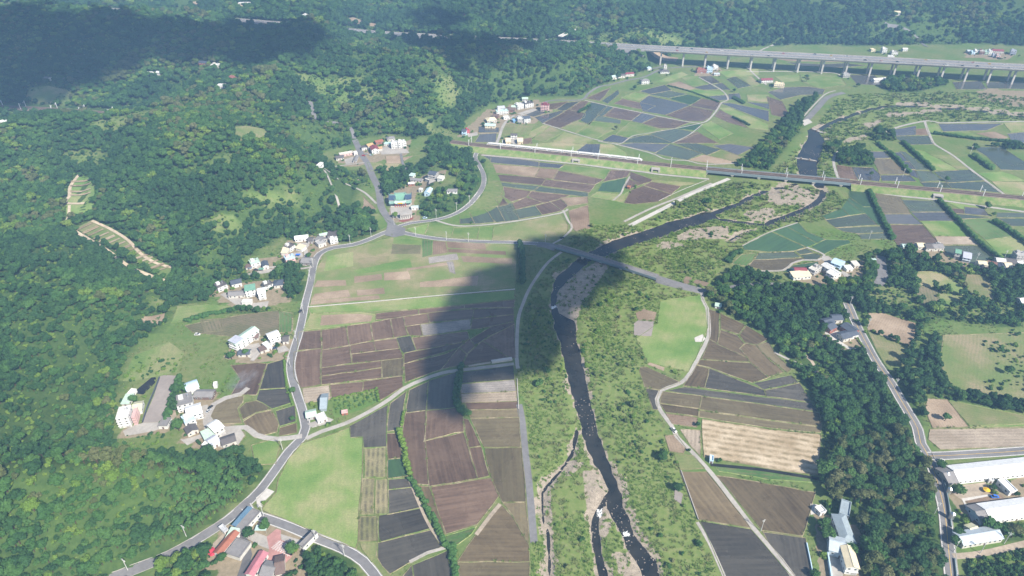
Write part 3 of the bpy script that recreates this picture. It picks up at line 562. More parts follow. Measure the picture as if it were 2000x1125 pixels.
FIELDS = '''
m 584,649 626,645 627,680 581,684
m 629,645 674,638 681,674 630,683
m 678,637 722,631 728,665 683,674
m 725,631 761,623 769,659 730,665
m 764,623 786,619 795,655 770,659
m 789,619 834,613 838,630 792,637
m 793,638 820,634 825,656 800,655
m 836,612 925,604 922,623 840,629
r 822,634 920,624 918,643 827,656
m 927,604 1002,602 1003,613 923,622
m 923,624 1003,615 1003,628 960,637 920,643
m 734,613 816,605 816,614 762,622 735,624
m 819,604 906,597 906,602 833,612 819,613
m 908,596 1005,586 1004,600 908,602
m 575,688 627,681 624,717 626,751 589,757 575,737
m 630,684 683,676 686,709 629,718
m 684,675 729,667 733,685 686,691
m 730,667 774,661 780,680 735,685
k 775,660 801,656 812,684 789,690 781,681
m 806,660 912,648 916,662 898,669 814,684
m 688,692 780,681 787,699 688,709
m 628,719 744,705 744,717 628,734
m 628,735 745,719 745,738 629,751
o 746,705 787,700 787,733 746,738
m 790,690 905,669 895,679 790,710
m 790,711 870,692 895,680 860,722 792,746
m 645,752 709,746 707,764 648,777
m 711,745 785,735 786,755 741,782 733,762 710,764
f 591,759 642,753 646,779 596,787
m 919,663 960,638 1004,629 1004,633 945,662 929,674
m 917,663 927,676 912,690 898,678
m 896,680 910,692 901,712 863,720
m 944,666 1004,634 1006,699 997,699
m 942,667 996,701 910,713 904,712 915,691
k 683,832 757,791 754,872 711,874 709,853 685,854
k 763,788 793,765 781,838 757,842
m 755,847 778,847 784,894 759,896
k 800,762 836,746 831,801 794,806
k 838,744 891,728 889,787 892,795 834,801
m 793,807 830,802 829,862 836,946 810,944 800,915 787,843
m 834,802 892,796 903,812 905,843 889,844 829,861
m 831,862 904,845 931,934 839,949
m 906,818 914,820 938,870 916,874
m 917,875 939,873 955,929 934,934
m 842,952 958,934 974,967 931,1023 870,1042
n 813,949 837,951 869,1040 862,1043 851,1018 828,983
k 905,727 1002,714 1004,741 903,748
r 901,751 1004,742 1008,764 901,768
f 901,769 1008,765 1010,783 902,786
m 910,787 1011,784 1012,798 914,800
o 915,801 1012,799 1013,815 920,817
o 920,818 1013,816 1016,873 946,873 935,850
o 948,876 1018,875 1026,979 982,980 971,960 953,908
o 984,983 1026,982 1032,1060 1020,1040 1000,1003
n 979,987 1000,1010 1020,1045 1032,1065 1033,1096 895,1096 915,1065 930,1045
o 895,1099 1034,1098 1034,1150 900,1150
h 712,877 753,874 753,931 713,932
h 709,936 730,936 728,1003 706,1003
h 734,937 757,936 757,1003 733,1003
h 704,1010 737,1009 737,1056 702,1056
y 703,1060 737,1059 736,1090 726,1097 708,1073
g 758,898 784,895 796,929 758,934
k 759,937 796,934 804,951 759,956
k 759,957 805,952 822,990 758,1004
k 740,1007 822,993 839,1032 741,1058
k 738,1061 841,1036 861,1068 800,1098 762,1120 747,1105 736,1086
k 806,1104 873,1076 886,1150 812,1150
k 768,1150 803,1106 810,1150
c 868,1048 928,1030 920,1043 893,1063 872,1064
G 590,866 640,852 683,836 684,855 708,856 706,930 700,1003 698,1060 694,1070 637,1050 567,1018 512,995 540,962 545,935 563,898
y 612,560 620,522 640,492 700,482 765,464 822,469 1010,479 1006,562 606,597
G 603,601 1005,567 1005,584 830,602 725,609 606,611
y 606,613 715,611 734,614 730,629 593,645
G 795,447 836,438 829,457 813,456
G 838,438 886,444 880,464 830,458
G 888,445 935,444 931,467 883,464
G 937,444 964,442 959,469 935,467
y 966,443 1000,438 1095,419 1108,440 1107,452 1080,470 962,469
d 900,417 917,416 926,436 899,437
d 918,415 946,408 966,433 929,437
d 948,407 970,403 985,432 968,434
d 972,403 1000,397 1012,425 1012,429 988,432
d 1003,411 1045,403 1058,419 1016,427
m 1047,402 1074,395 1096,411 1060,419
m 1075,394 1094,389 1108,402 1098,410
m 1000,398 1028,386 1060,396 1005,409
m 1033,384 1038,374 1110,382 1078,393 1062,396
m 980,381 1000,393 1027,385 1036,374 985,366
t 1097,387 1146,385 1147,396 1112,402
d 1053,365 1147,377 1146,384 1043,372
m 1059,362 1066,351 1160,362 1150,375
d 950,353 1000,360 1052,364 1044,371 975,362 950,358
m 950,340 1066,349 1055,361 950,351
m 950,361 972,364 980,377 948,370
m 941,379 976,384 970,386 938,386
d 937,389 966,387 976,402 945,406
m 968,386 978,383 991,399 978,402
d 910,412 936,390 944,406
w 934,302 959,304 957,314 932,312
w 961,305 1000,309 1052,317 1050,325 959,317
t 955,321 1052,328 1044,345 950,335
b 1055,329 1089,332 1079,349 1046,345
w 1054,318 1101,322 1092,328 1054,325
G 1093,330 1103,323 1192,332 1179,349
m 1090,334 1176,351 1160,360 1080,350
m 1193,333 1229,334 1223,345 1181,354
g 1177,358 1221,348 1215,376 1169,373
y 1166,376 1212,380 1197,390 1155,384
m 1233,337 1272,351 1270,354 1250,360 1231,347
m 1228,350 1248,361 1232,367 1221,365
m 1272,356 1327,364 1311,378 1260,362
m 1257,364 1310,380 1285,393 1240,398 1220,396 1234,372
y 1226,376 1217,395 1197,391 1213,382
y 1282,354 1328,356 1360,358 1328,362 1278,354
b 1112,412 1147,402 1151,446 1125,451 1117,443
g 1450,480 1506,453 1573,483 1550,490 1500,492 1455,488
g 1509,451 1533,441 1593,475 1575,482
g 1535,440 1559,436 1575,453 1610,467 1595,474
g 1584,482 1613,468 1657,469 1661,475 1640,481 1610,496
d 1555,491 1574,485 1589,493 1563,497
d 1565,498 1590,495 1605,499 1595,507 1571,507
d 1483,494 1550,492 1563,502 1500,507 1474,507
o 1473,508 1565,504 1570,508 1545,516 1530,528 1500,531 1459,519
g 1528,532 1550,518 1597,511 1599,519 1575,528 1550,533
g 1660,372 1695,376 1707,403 1686,403 1660,384
g 1659,387 1686,405 1709,405 1726,440 1714,439 1656,391
g 1645,406 1655,392 1688,416 1658,420
g 1607,421 1644,407 1657,420 1629,426 1614,428
d 1614,430 1689,418 1713,439 1632,444
d 1635,446 1728,442 1736,453 1675,456 1648,452
d 1676,458 1737,455 1743,467 1683,467
o 1709,378 1756,385 1777,417 1726,417
w 1728,419 1779,419 1800,438 1736,437
m 1737,440 1801,440 1827,468 1832,476 1755,481 1746,467
d 1761,391 1834,393 1853,413 1780,413
w 1781,415 1854,415 1869,431 1797,431
G 1800,433 1870,432 1895,460 1825,460
f 1826,462 1897,462 1914,478 1835,477
d 1839,480 1915,480 1941,507 1900,515 1848,493
w 1885,405 1920,408 1930,421 1885,417
G 1850,395 1915,404 1882,403 1882,410
m 1860,408 1881,409 1882,417 1868,416
d 1869,418 1935,425 1880,427
c 1879,429 1933,427 1976,461 1925,468
G 1926,470 1980,463 2000,475 2012,488 1960,506
d 1948,416 2020,416 2020,424 1948,424
d 1952,427 2020,428 2020,442 1976,441
m 1636,323 1664,327 1675,342 1672,351 1640,347
w 1666,327 1703,328 1718,342 1715,354 1677,350
o 1706,310 1739,311 1773,340 1720,340
w 1686,296 1726,297 1736,308 1705,309
w 1720,343 1775,343 1787,354 1725,353
G 1701,285 1725,289 1727,295 1707,294
w 1743,299 1757,298 1774,315 1760,315
d 1760,296 1766,297 1812,331 1787,331
w 1761,317 1775,317 1786,330 1773,330
w 1777,333 1787,333 1797,349 1780,343
d 1790,334 1817,335 1839,352 1800,355
d 1826,336 1891,332 1920,352 1850,356
d 1851,358 1924,355 1953,376 1860,367
d 1800,357 1847,357 1857,367 1808,365
G 1783,292 1805,296 1869,331 1823,332
y 1820,303 1857,304 1889,329 1870,330 1843,312
d 1902,288 1955,288 2002,318 2020,332 1957,331 1930,306
G 1912,339 1957,336 1975,341 2002,353 1937,353
y 1939,355 2012,357 2015,382 1962,377
w 1732,257 1787,247 1786,263 1750,265
b 1787,253 1809,252 1811,263 1790,263
d 1746,267 1811,266 1821,281 1772,282
w 1832,243 1955,242 1925,254 1842,256
G 1813,245 1830,243 1844,264 1818,264
G 1848,258 1890,257 1949,280 1870,268
t 1911,261 1942,258 1967,268 1950,273
w 1970,262 2010,258 2010,278 1980,278
y 1963,241 2010,238 2010,255 1976,257
w 1502,180 1535,171 1580,170 1609,175 1605,184 1562,185 1525,194
m 1500,190 1525,198 1535,217 1532,229 1510,224
w 1863,161 1913,159 1925,174 1870,174
w 1928,161 2010,161 2010,174 1931,172
w 1661,147 1706,148 1721,160 1717,166 1676,164
w 1742,152 1753,148 1787,150 1770,157
w 1026,222 1050,216 1064,220 1042,227
w 1047,229 1095,217 1099,219 1060,239
m 1072,204 1107,199 1086,212 1073,213
w 1089,213 1109,201 1132,198 1110,213 1099,216
m 1112,213 1136,198 1147,199 1130,217
m 1062,242 1110,215 1141,222 1139,229 1095,249
d 1136,235 1156,201 1185,207 1150,242
d 1169,224 1187,208 1197,210 1178,227
d 1161,235 1169,227 1210,235 1209,241
m 1181,226 1199,211 1251,220 1232,235 1212,232
w 1235,236 1254,222 1280,228 1253,240
m 1256,241 1283,229 1344,239 1316,250 1290,250
G 1206,262 1231,240 1291,254 1270,260 1232,269
G 1128,262 1156,238 1199,243 1199,252 1165,269
y 1097,250 1125,237 1149,244 1127,260
y 1075,248 1100,257 1062,276 1041,271
y 1103,260 1156,272 1140,280 1083,277
m 1201,202 1216,194 1277,207 1262,215
w 1251,200 1268,188 1345,205 1300,224 1257,217
m 1302,225 1347,208 1391,217 1382,230 1371,236 1345,236
m 1351,206 1371,193 1404,200 1395,215
g 1308,192 1342,185 1369,192 1347,204
d 1271,185 1308,178 1339,184 1308,191
w 1253,178 1297,167 1309,176 1270,183
G 1216,191 1241,181 1266,186 1247,196
d 1178,197 1206,177 1207,183 1186,201
m 1147,192 1191,172 1180,186 1170,196
w 1411,202 1425,202 1499,217 1499,236 1470,225
G 1406,211 1425,211 1499,243 1499,254 1462,249 1425,224
m 1398,227 1406,216 1434,230 1459,249 1425,239
d 1269,261 1322,252 1361,260 1314,278
g 1321,251 1350,243 1371,244 1360,254
G 1371,246 1390,238 1429,260 1405,271
m 1317,279 1361,258 1373,266 1399,279
d 1221,278 1241,266 1272,265 1311,279
w 1178,275 1198,264 1226,270 1215,279
w 1126,297 1145,282 1171,282 1169,302
y 1174,282 1194,282 1221,298 1224,307 1172,303
w 1213,283 1240,280 1304,282 1279,297
d 1281,300 1309,282 1369,300 1342,312
d 1323,281 1360,281 1404,292 1380,302
w 1396,285 1425,282 1469,288 1440,302 1411,291
y 1383,304 1408,294 1446,306 1435,315
t 1348,313 1375,303 1434,316 1415,321
y 1030,283 1085,279 1140,283 1120,296 1060,291
G 1333,152 1362,149 1379,165 1350,166
t 1306,165 1327,160 1356,172 1345,175
G 1283,160 1332,141 1342,146 1307,159
k 1368,150 1387,149 1404,161 1390,163
w 1357,171 1385,165 1400,174 1375,175
w 1398,165 1409,163 1424,175 1412,175
G 1343,180 1356,176 1409,180 1419,184 1382,187
w 1386,189 1420,186 1421,194 1405,196
w 1424,184 1442,183 1445,192 1426,194
d 1421,155 1435,150 1464,167 1443,172
y 1446,150 1467,150 1482,165 1470,168
y 1461,186 1500,186 1500,199 1463,197
w 1461,200 1500,203 1500,212
G 1405,140 1480,135 1480,146 1420,150
G 1515,150 1560,146 1560,157 1530,160
G 1565,145 1640,150 1650,165 1600,172 1570,160
o 1248,718 1262,717 1328,747 1288,761 1260,756
k 1262,759 1287,763 1281,782 1284,800 1276,799
n 1386,605 1405,611 1401,670 1386,662
n 1408,613 1455,635 1442,652 1409,642
n 1458,637 1500,662 1478,673 1456,669 1445,654
n 1408,645 1439,655 1453,671 1443,681 1459,698 1401,672
n 1446,680 1457,671 1476,675 1500,702 1530,727 1500,736 1466,707
o 1479,674 1500,668 1513,690 1544,722 1537,727 1500,698
n 1386,664 1460,701 1461,706 1371,701
n 1368,703 1465,709 1499,737 1470,747 1385,717 1362,712
n 1361,714 1383,720 1375,757 1336,753
k 1386,720 1491,762 1495,773 1377,757
k 1472,748 1545,733 1559,747 1500,759 1492,761
k 1495,763 1561,749 1583,784 1498,774
k 1302,763 1337,756 1498,777 1585,787 1597,804 1500,790 1372,773
o 1295,765 1369,774 1365,797 1290,787 1291,775
o 1372,775 1500,792 1600,807 1604,832 1500,819 1367,799
n 1290,789 1364,799 1363,813 1301,805
o 1367,802 1500,822 1604,835 1602,844 1500,835 1366,814
b 1301,808 1362,816 1360,834 1313,827
s 1372,819 1500,839 1603,849 1600,890 1597,928 1500,914 1376,892 1372,850
f 1329,839 1368,841 1367,889 1351,872
t 1299,851 1320,850 1339,875 1334,885 1308,881
y 1317,887 1355,891 1375,914 1329,917
n 1329,922 1380,922 1464,1030 1365,1014
n 1401,930 1500,946 1592,962 1566,1046 1500,1036 1489,1035
k 1367,1018 1466,1034 1544,1125 1562,1150 1425,1150 1390,1065
k 1492,1040 1500,1041 1572,1051 1592,1150 1572,1150 1500,1057
c 1396,910 1450,914 1500,920 1598,936 1597,942 1500,936 1405,920
t 1697,612 1725,612 1795,634 1776,675 1695,644
y 1695,647 1776,678 1772,709 1745,734 1720,697
t 1812,779 1850,781 1891,833 1822,835 1808,800
y 1853,782 2010,814 2010,826 1894,831
G 1894,834 2010,828 2010,832 1895,836
f 1817,839 2015,836 2015,871 1836,877 1814,858
y 1782,532 1830,530 1880,560 1888,578 1835,566 1789,557
x 1789,558 1830,566 1832,598 1797,598
y 1890,535 1928,540 1940,585 1900,575 1885,555
G 1835,572 1880,580 1872,598 1836,600
y 1842,655 2010,650 2010,785 1900,770 1850,765 1838,700
G 347,599 400,595 450,598 440,611 365,624 334,631
x 362,636 480,614 545,607 570,622 568,650 482,660 378,650
x 392,625 430,622 434,645 400,650
c 545,608 572,612 570,648 546,650
m 452,714 500,709 520,711 503,765 500,771 452,771 470,740
k 523,711 554,702 561,757 508,760
k 507,762 563,759 572,785 532,798 515,787 501,781
o 420,780 475,774 473,786 463,798 471,826 423,827 412,812
o 468,798 480,787 500,783 512,788 529,799 500,805 475,819
n 476,823 500,808 530,802 544,827 540,843 500,854 490,849
k 539,803 575,792 577,823 547,832
n 547,836 578,827 579,845 546,851
y 1020,282 1028,262 1066,244 1070,246 1040,270 1030,283
b 1022,272 1036,270 1037,280 1022,281
y 985,243 1008,243 1000,262 984,262
y 1009,243 1024,244 1014,264 1002,262
y 1026,244 1042,243 1030,264 1016,264
w 937,248 972,250 972,258 937,258
w 930,277 938,263 968,261 966,277
G 655,376 680,368 705,376 690,392 668,392
G 668,393 692,392 700,408 680,412
t 683,390 705,382 733,408 706,412
y 720,318 745,320 748,330 726,333
t 755,305 780,304 781,319 757,319
t 787,308 826,303 830,320 805,333
y 754,320 782,320 788,330 758,336
G 720,420 740,418 764,438 745,448
w 1540,122 1600,126 1650,124 1690,128 1640,131 1560,128
t 1500,111 1640,117 1650,121 1540,119
c 1430,515 1450,497 1480,495 1460,520
G 1290,588 1368,577 1381,602 1381,640 1358,700 1344,726 1264,706 1243,662 1285,632
G 492,870 535,858 547,868 538,905 500,908
'''
for ln in FIELDS.strip().splitlines():
    k, s = ln.split(' ', 1); field(k, s)
PATCH = '''
b 846,470 870,471 875,493 845,498
b 872,472 947,475 950,488 875,484
r 837,503 892,495 896,507 838,515
b 875,486 988,491 988,498 876,493
t 793,525 872,513 875,518 795,529
r 872,511 885,511 890,536 878,531
c 825,467 845,470 843,498 825,503
G 768,456 822,466 822,478 768,475
x 766,477 822,479 821,496 764,496
t 692,540 745,535 747,546 692,553
t 750,533 797,530 802,546 750,548
t 620,548 675,547 677,558 612,561
t 820,551 935,538 932,558 820,561
t 615,574 680,566 685,580 608,587
t 697,567 750,562 752,574 698,578
y 700,505 760,500 760,520 700,528
G 640,500 690,492 690,520 632,530
G 690,528 800,505 805,522 700,535
t 608,588 740,577 742,584 606,595
t 900,500 1000,505 1000,515 905,512
t 628,616 700,613 728,617 724,628 625,636
'''
for ln in PATCH.strip().splitlines():
    k, s = ln.split(' ', 1); field(k, s, base=0.07, bund=False)
for ln in '''G 147,446 178,431 235,458 280,492 335,522 335,548 300,532 240,492 170,458
G 128,395 150,345 182,345 190,372 180,420 130,420
t 1265,99 1290,103 1325,113 1320,121 1290,117
t 672,38 690,34 712,42 710,50 680,46
t 375,4 395,1 396,8 378,9
t 720,44 735,47 737,53 722,51
t 465,12 490,8 494,14 470,18
y 60,172 95,168 140,178 142,204 70,202 50,190
y 459,248 480,246 522,255 518,285 470,290 460,265
t 268,618 322,612 320,632 270,636
G 240,745 262,695 330,668 360,690 345,728 262,745
G 155,660 0,0 0,0'''.splitlines()[:-1]:
    k, s = ln.split(' ', 1); field(k, s, hill=True)
# tan straw lines lying across the terraced valley
for i in range(15):
    t = i/14; a = np.array([150+150*t, 450+82*t]); b = a + np.array([30, -14 + 3*t])
    w = 2.2 + 1.6*(i % 3 == 1)
    field('s', f'{a[0]},{a[1]} {b[0]},{b[1]} {b[0]+w},{b[1]+w*0.8} {a[0]+w},{a[1]+w*0.8}', base=1.0, hill=True)
for y in (352, 360, 371, 378):
    field('s', f'138,{y+3} 178,{y-2} 178,{y} 138,{y+6}', base=1.0, hill=True)
# ------------------------------------------------------------------ roads, lanes, yards
NR = [0]
def ribbon(L, a, b, dz, zs=None, skirt=0.0):
    'strip between the offsets a and b of a line of points'
    L = [np.array(p, float) for p in L]; v = []; f = []; n = len(L)
    for i in range(n):
        t = L[min(i+1, n-1)][:2]-L[max(i-1, 0)][:2]; t = t/max(np.linalg.norm(t), 1e-6); q = np.array([t[1], -t[0]])
        for o in (a, b):
            p = L[i][:2] + q*o
            z = (float(H(p[0], p[1])) if zs is None else zs if np.isscalar(zs) else zs[i]) + dz
            v.append((p[0], p[1], z))
    for i in range(n-1): f.append((2*i, 2*i+1, 2*i+3, 2*i+2))
    return v, f
def road(name, s, w, mat, edges=None, centre=None, keep=1.5, lift=0.10, step=6.0, onhill=False):
    NR[0] += 1; dz = lift + NR[0]*0.004
    W = [G(x, y) if onhill else at(x, y) for x, y in pts(s)]
    if onhill: dz += 0.5
    L = spline([w_[:2] for w_ in W], step)
    v, f = ribbon(L, -w/2, w/2, dz)
    o = struct(obj(name, mesh(name, v, f), MAT[mat]))
    for sd in (-1, 1):
        R = [(p[0], p[1]) for p in L]
    vv = []
    for sd in (1, -1):
        q, _ = ribbon(L, sd*(w/2+keep), 0, 0); q = [p[:2] for p in q[::2]]; vv += q if sd > 0 else q[::-1]
    KEEPOUT.append(np.array(vv))
    if edges:
        for sd in (-1, 1):
            mb = MB(); v, f = ribbon(L, sd*(w/2-0.45), sd*(w/2-0.15), dz+0.004); mb.add(v, f); mb.build('edge_line', MAT[edges], o)
            mb = MB(); v, f = ribbon(L, sd*(w/2), sd*(w/2+0.35), dz+0.12); mb.add(v, f)
            v, f = ribbon(L, sd*(w/2), sd*(w/2), 0); v = [(p[0], p[1], p[2] + (dz-0.05 if i % 2 else dz+0.12)) for i, p in enumerate(v)]; mb.add(v, f)
            mb.build('kerb', MAT['concrete'], o)
    if centre:
        v, f = ribbon(L, -0.14, 0.14, dz+0.004); mb = MB(); mb.add(v, f); mb.build('centre_line', MAT[centre], o)
    return o
ROADS = [('road', '215,1135 260,1115 330,1085 400,1045 445,1015 480,985 510,955 540,915 565,880 590,855 597,835 590,800 580,770 570,735 568,710 575,680 583,655 590,625 597,590 606,555 614,515 625,495 650,484 690,478 720,468 750,455 772,448', 6.6, 'asphalt', 'white_paint', None),
 ('road', '772,448 760,430 745,405 742,385 738,365 728,345 718,320 705,300 698,284 692,272', 8.0, 'asphalt', None, None),
 ('road', '772,448 790,455 830,463 880,469 930,472 990,473 1060,477 1092,484', 6.2, 'asphalt', 'white_paint', None),
 ('road', '774,444 800,436 840,431 870,425 900,413 925,395 942,370 945,345 935,322 928,310 932,297 942,290', 5.2, 'asphalt', 'white_paint', None),
 ('lane', '850,430 885,440 925,441 1000,433 1095,416 1108,408', 2.6, 'concrete', None, None),
 ('road', '480,988 490,1003 520,1013 560,1027 620,1052 670,1072 710,1097 740,1135', 6.2, 'asphalt', 'white_paint', None),
 ('lane', '478,1008 466,1030 468,1048 478,1060 484,1085 470,1130', 5.0, 'asphalt_dark', None, None),
 ('lane', '598,857 630,842 675,827 725,802 762,779 790,758 825,742 862,729 900,723 1004,711', 3.6, 'concrete', None, None),
 ('lane', '1097,492 1072,511 1052,536 1037,559 1031,570 1022,592 1012,625 1009,697 1012,720', 3.0, 'concrete', None, None),
 ('road', '1014,790 1020,820 1026,880 1033,940 1038,1000 1043,1060', 4.6, 'asphalt', None, None),
 ('lane', '1370,567 1373,587 1381,602 1385,645 1380,667 1362,702 1347,730 1330,748 1305,757 1290,764 1283,780 1290,802 1312,832 1322,853 1350,881 1390,925 1425,970 1470,1030 1500,1065 1525,1093 1560,1142', 3.2, 'concrete', None, None),
 ('lane', '1362,1020 1385,1060 1412,1120 1425,1150', 2.2, 'concrete', None, None),
 ('road', '1655,592 1662,608 1672,632 1690,667 1712,707 1740,747 1757,777 1777,810 1792,837 1798,865 1810,885 1825,923 1838,968 1846,1005 1850,1048 1858,1125 1860,1150', 7.2, 'asphalt', 'white_paint', 'yellow_paint'),
 ('road', '1815,891 1850,890 1900,887 1950,884 2020,879', 7.0, 'asphalt', 'white_paint', 'yellow_paint'),
 ('lane', '1862,1087 1900,1084 1940,1077 1985,1066 2020,1058', 4.0, 'dirt_track', None, None),
 ('lane', '1720,500 1722,520 1724,540 1715,556', 9.0, 'asphalt', None, None),
 ('lane', '1375,567 1420,562 1460,556 1530,556 1560,570 1580,574', 4.5, 'asphalt', None, None),
 ('lane', '1512,688 1540,702 1570,715 1594,727', 2.4, 'concrete', None, None),
 ('lane', '1564,688 1585,705 1597,727', 2.6, 'dirt_track', None, None),
 ('levee_road', '1230,441 1312,399 1350,379 1390,363 1424,349', 5.5, 'concrete_pale', None, None),
 ('levee_road', '1219,433 1270,408 1325,386 1390,358', 3.0, 'concrete', None, None),
 ('lane', '1287,392 1330,372 1380,352', 1.0, 'concrete_pale', None, None),
 ('road', '940,303 1000,308 1105,318 1135,321 1195,329 1250,335 1283,340 1312,343 1385,350', 4.2, 'concrete', None, None),
 ('road', '1672,367 1685,372 1750,382 1825,390 1862,395 1912,402 1987,412 2030,418', 4.2, 'concrete', None, None),
 ('lane', '1806,237 1811,252 1822,278 1827,283 1860,303 1892,328 1925,353 1960,379', 3.6, 'concrete', None, None),
 ('lane', '1655,287 1632,301 1629,323 1638,350', 3.4, 'concrete', None, None),
 ('levee_road', '1570,239 1582,227 1600,207 1617,190 1648,181', 9.0, 'asphalt', None, None),
 ('lane', '1570,227 1590,205 1612,184 1632,177', 2.5, 'concrete', None, None),
 ('lane', '1730,258 1762,246 1812,236 1835,240 1900,239 2020,237', 4.0, 'concrete', None, None),
 ('lane', '1060,206 1064,200 1082,196 1135,195 1150,182 1170,170 1195,165 1225,157 1260,150 1290,136 1320,132 1360,130', 4.2, 'asphalt', None, None),
 ('lane', '1060,241 1110,257 1157,271 1177,276', 2.4, 'concrete', None, None),
 ('lane', '1195,280 1270,299 1300,311 1342,314 1375,321 1440,319', 2.4, 'concrete', None, None),
 ('lane', '1142,196 1197,209 1252,220 1342,238 1375,239 1395,222 1410,200 1422,195 1410,177 1365,151', 2.6, 'concrete', None, None),
 ('lane', '1168,276 1210,281 1235,266 1268,260 1325,250 1372,240', 1.8, 'concrete', None, None),
 ('lane', '1312,280 1345,264 1372,243', 1.6, 'concrete', None, None),
 ('lane', '970,280 976,265 982,248 990,236 1005,226', 4.0, 'concrete', None, None),
 ('lane', '1458,130 1475,147 1497,166', 3.4, 'concrete', None, None),
 ('lane', '1458,140 1560,140 1630,143 1640,148', 2.6, 'concrete_pale', None, None),
 ('lane', '1660,144 1720,145', 2.4, 'concrete_pale', None, None),
 ('lane', '1478,103 1500,92 1530,84', 4.0, 'concrete', None, None),
 ('lane', '1230,345 1218,366 1213,378 1197,392', 2.2, 'concrete', None, None),
 ('lane', '1100,411 1110,432 1117,446 1095,468 1080,476', 2.4, 'concrete', None, None),
 ('lane', '1450,480 1500,455 1558,435', 1.6, 'concrete', None, None),
 ('lane', '1480,530 1530,528 1547,515 1570,508 1597,508 1610,498 1575,483', 2.4, 'concrete', None, None),
 ('lane', '930,1045 960,1005 977,985', 2.6, 'dirt_track', None, None),
 ('lane', '800,1098 835,1080 870,1070', 2.2, 'concrete', None, None),
 ('lane', '870,1070 842,1033 822,992 805,951 797,932', 1.8, 'dirt_track', None, None),
 ('lane', '600,600 720,590 840,579 1006,565', 1.4, 'concrete_pale', None, None),
 ('lane', '405,815 418,790 440,778 470,770 485,758', 4.5, 'concrete', None, None),
 ('lane', '405,815 420,832 440,838 480,835 500,850 540,858 590,852', 4.4, 'concrete', None, None),
 ('lane', '535,668 520,678 505,690 492,705', 3.6, 'concrete', None, None),
 ('lane', '596,520 598,500 596,484', 4.0, 'concrete', None, None),
 ('lane', '500,525 540,522 590,525 610,522', 3.0, 'concrete', None, None),
 ('lane', '640,372 660,400 664,412', 2.6, 'concrete', None, None),
 ('lane', '640,368 680,365 710,375 735,398', 2.6, 'concrete', None, None),
 ('lane', '634,328 680,322 712,318', 2.4, 'concrete', None, None),
 ('ditch', '1388,908 1430,912 1480,917 1540,926 1600,936', 2.6, 'river_water', None, None),
 ('lane', '783,300 787,320 795,335 780,345', 3.0, 'asphalt', None, None)]
for nm, s, w, mt, e, c in ROADS: road(nm, s, w, mt, e, c, keep=4.2 if e else 1.8)
for s, w in (('606,199 610,215 616,234', 6.0), ('640,240 655,240 664,242', 5.0), ('684,250 690,262 692,272', 5.0), ('70,152 110,153 150,156', 4.0), ('1728,45 1735,51 1765,58 1790,72 1800,85 1812,92', 4.0), ('1240,128 1270,136 1300,128', 4.0)):
    road('hill_road', s, w, 'asphalt', onhill=True)
for s, w in (('180,432 215,448 250,470 275,496 305,515 338,524', 2.6), ('146,452 180,472 215,494 250,520 290,538 330,552', 3.2), ('155,342 138,365 136,385 128,397 165,398', 3.0), ('136,402 134,425 128,440 142,446', 2.4)):
    road('hill_track', s, w*1.2, 'sand_track', onhill=True)
struct(obj('crossroads', mesh('crossroads', [(*at(x, y)[:2], 0.42) for x, y in pts('758,434 774,440 792,446 790,460 770,464 752,460')], [tuple(range(6))[::-1]]), MAT['asphalt']))
NY = [0]
def yard(name, mat, s, z=0.07, keep=True):
    NY[0] += 1; W = [at(x, y) for x, y in pts(s)]
    hz = max(float(H(w[0], w[1])) for w in W)
    v = [(w[0], w[1], hz + z + NY[0]*0.0035) for w in W]
    bm = bmesh.new(); bm.faces.new([bm.verts.new(p) for p in v]); bmesh.ops.triangulate(bm, faces=bm.faces); bm.normal_update()
    for fc in bm.faces:
        if fc.normal.z < 0: fc.normal_flip()
    me = bpy.data.meshes.new(name); bm.to_mesh(me); bm.free()
    KEEPOUT.append(np.array([w[:2] for w in W])); return struct(obj(name, me, MAT[mat]))
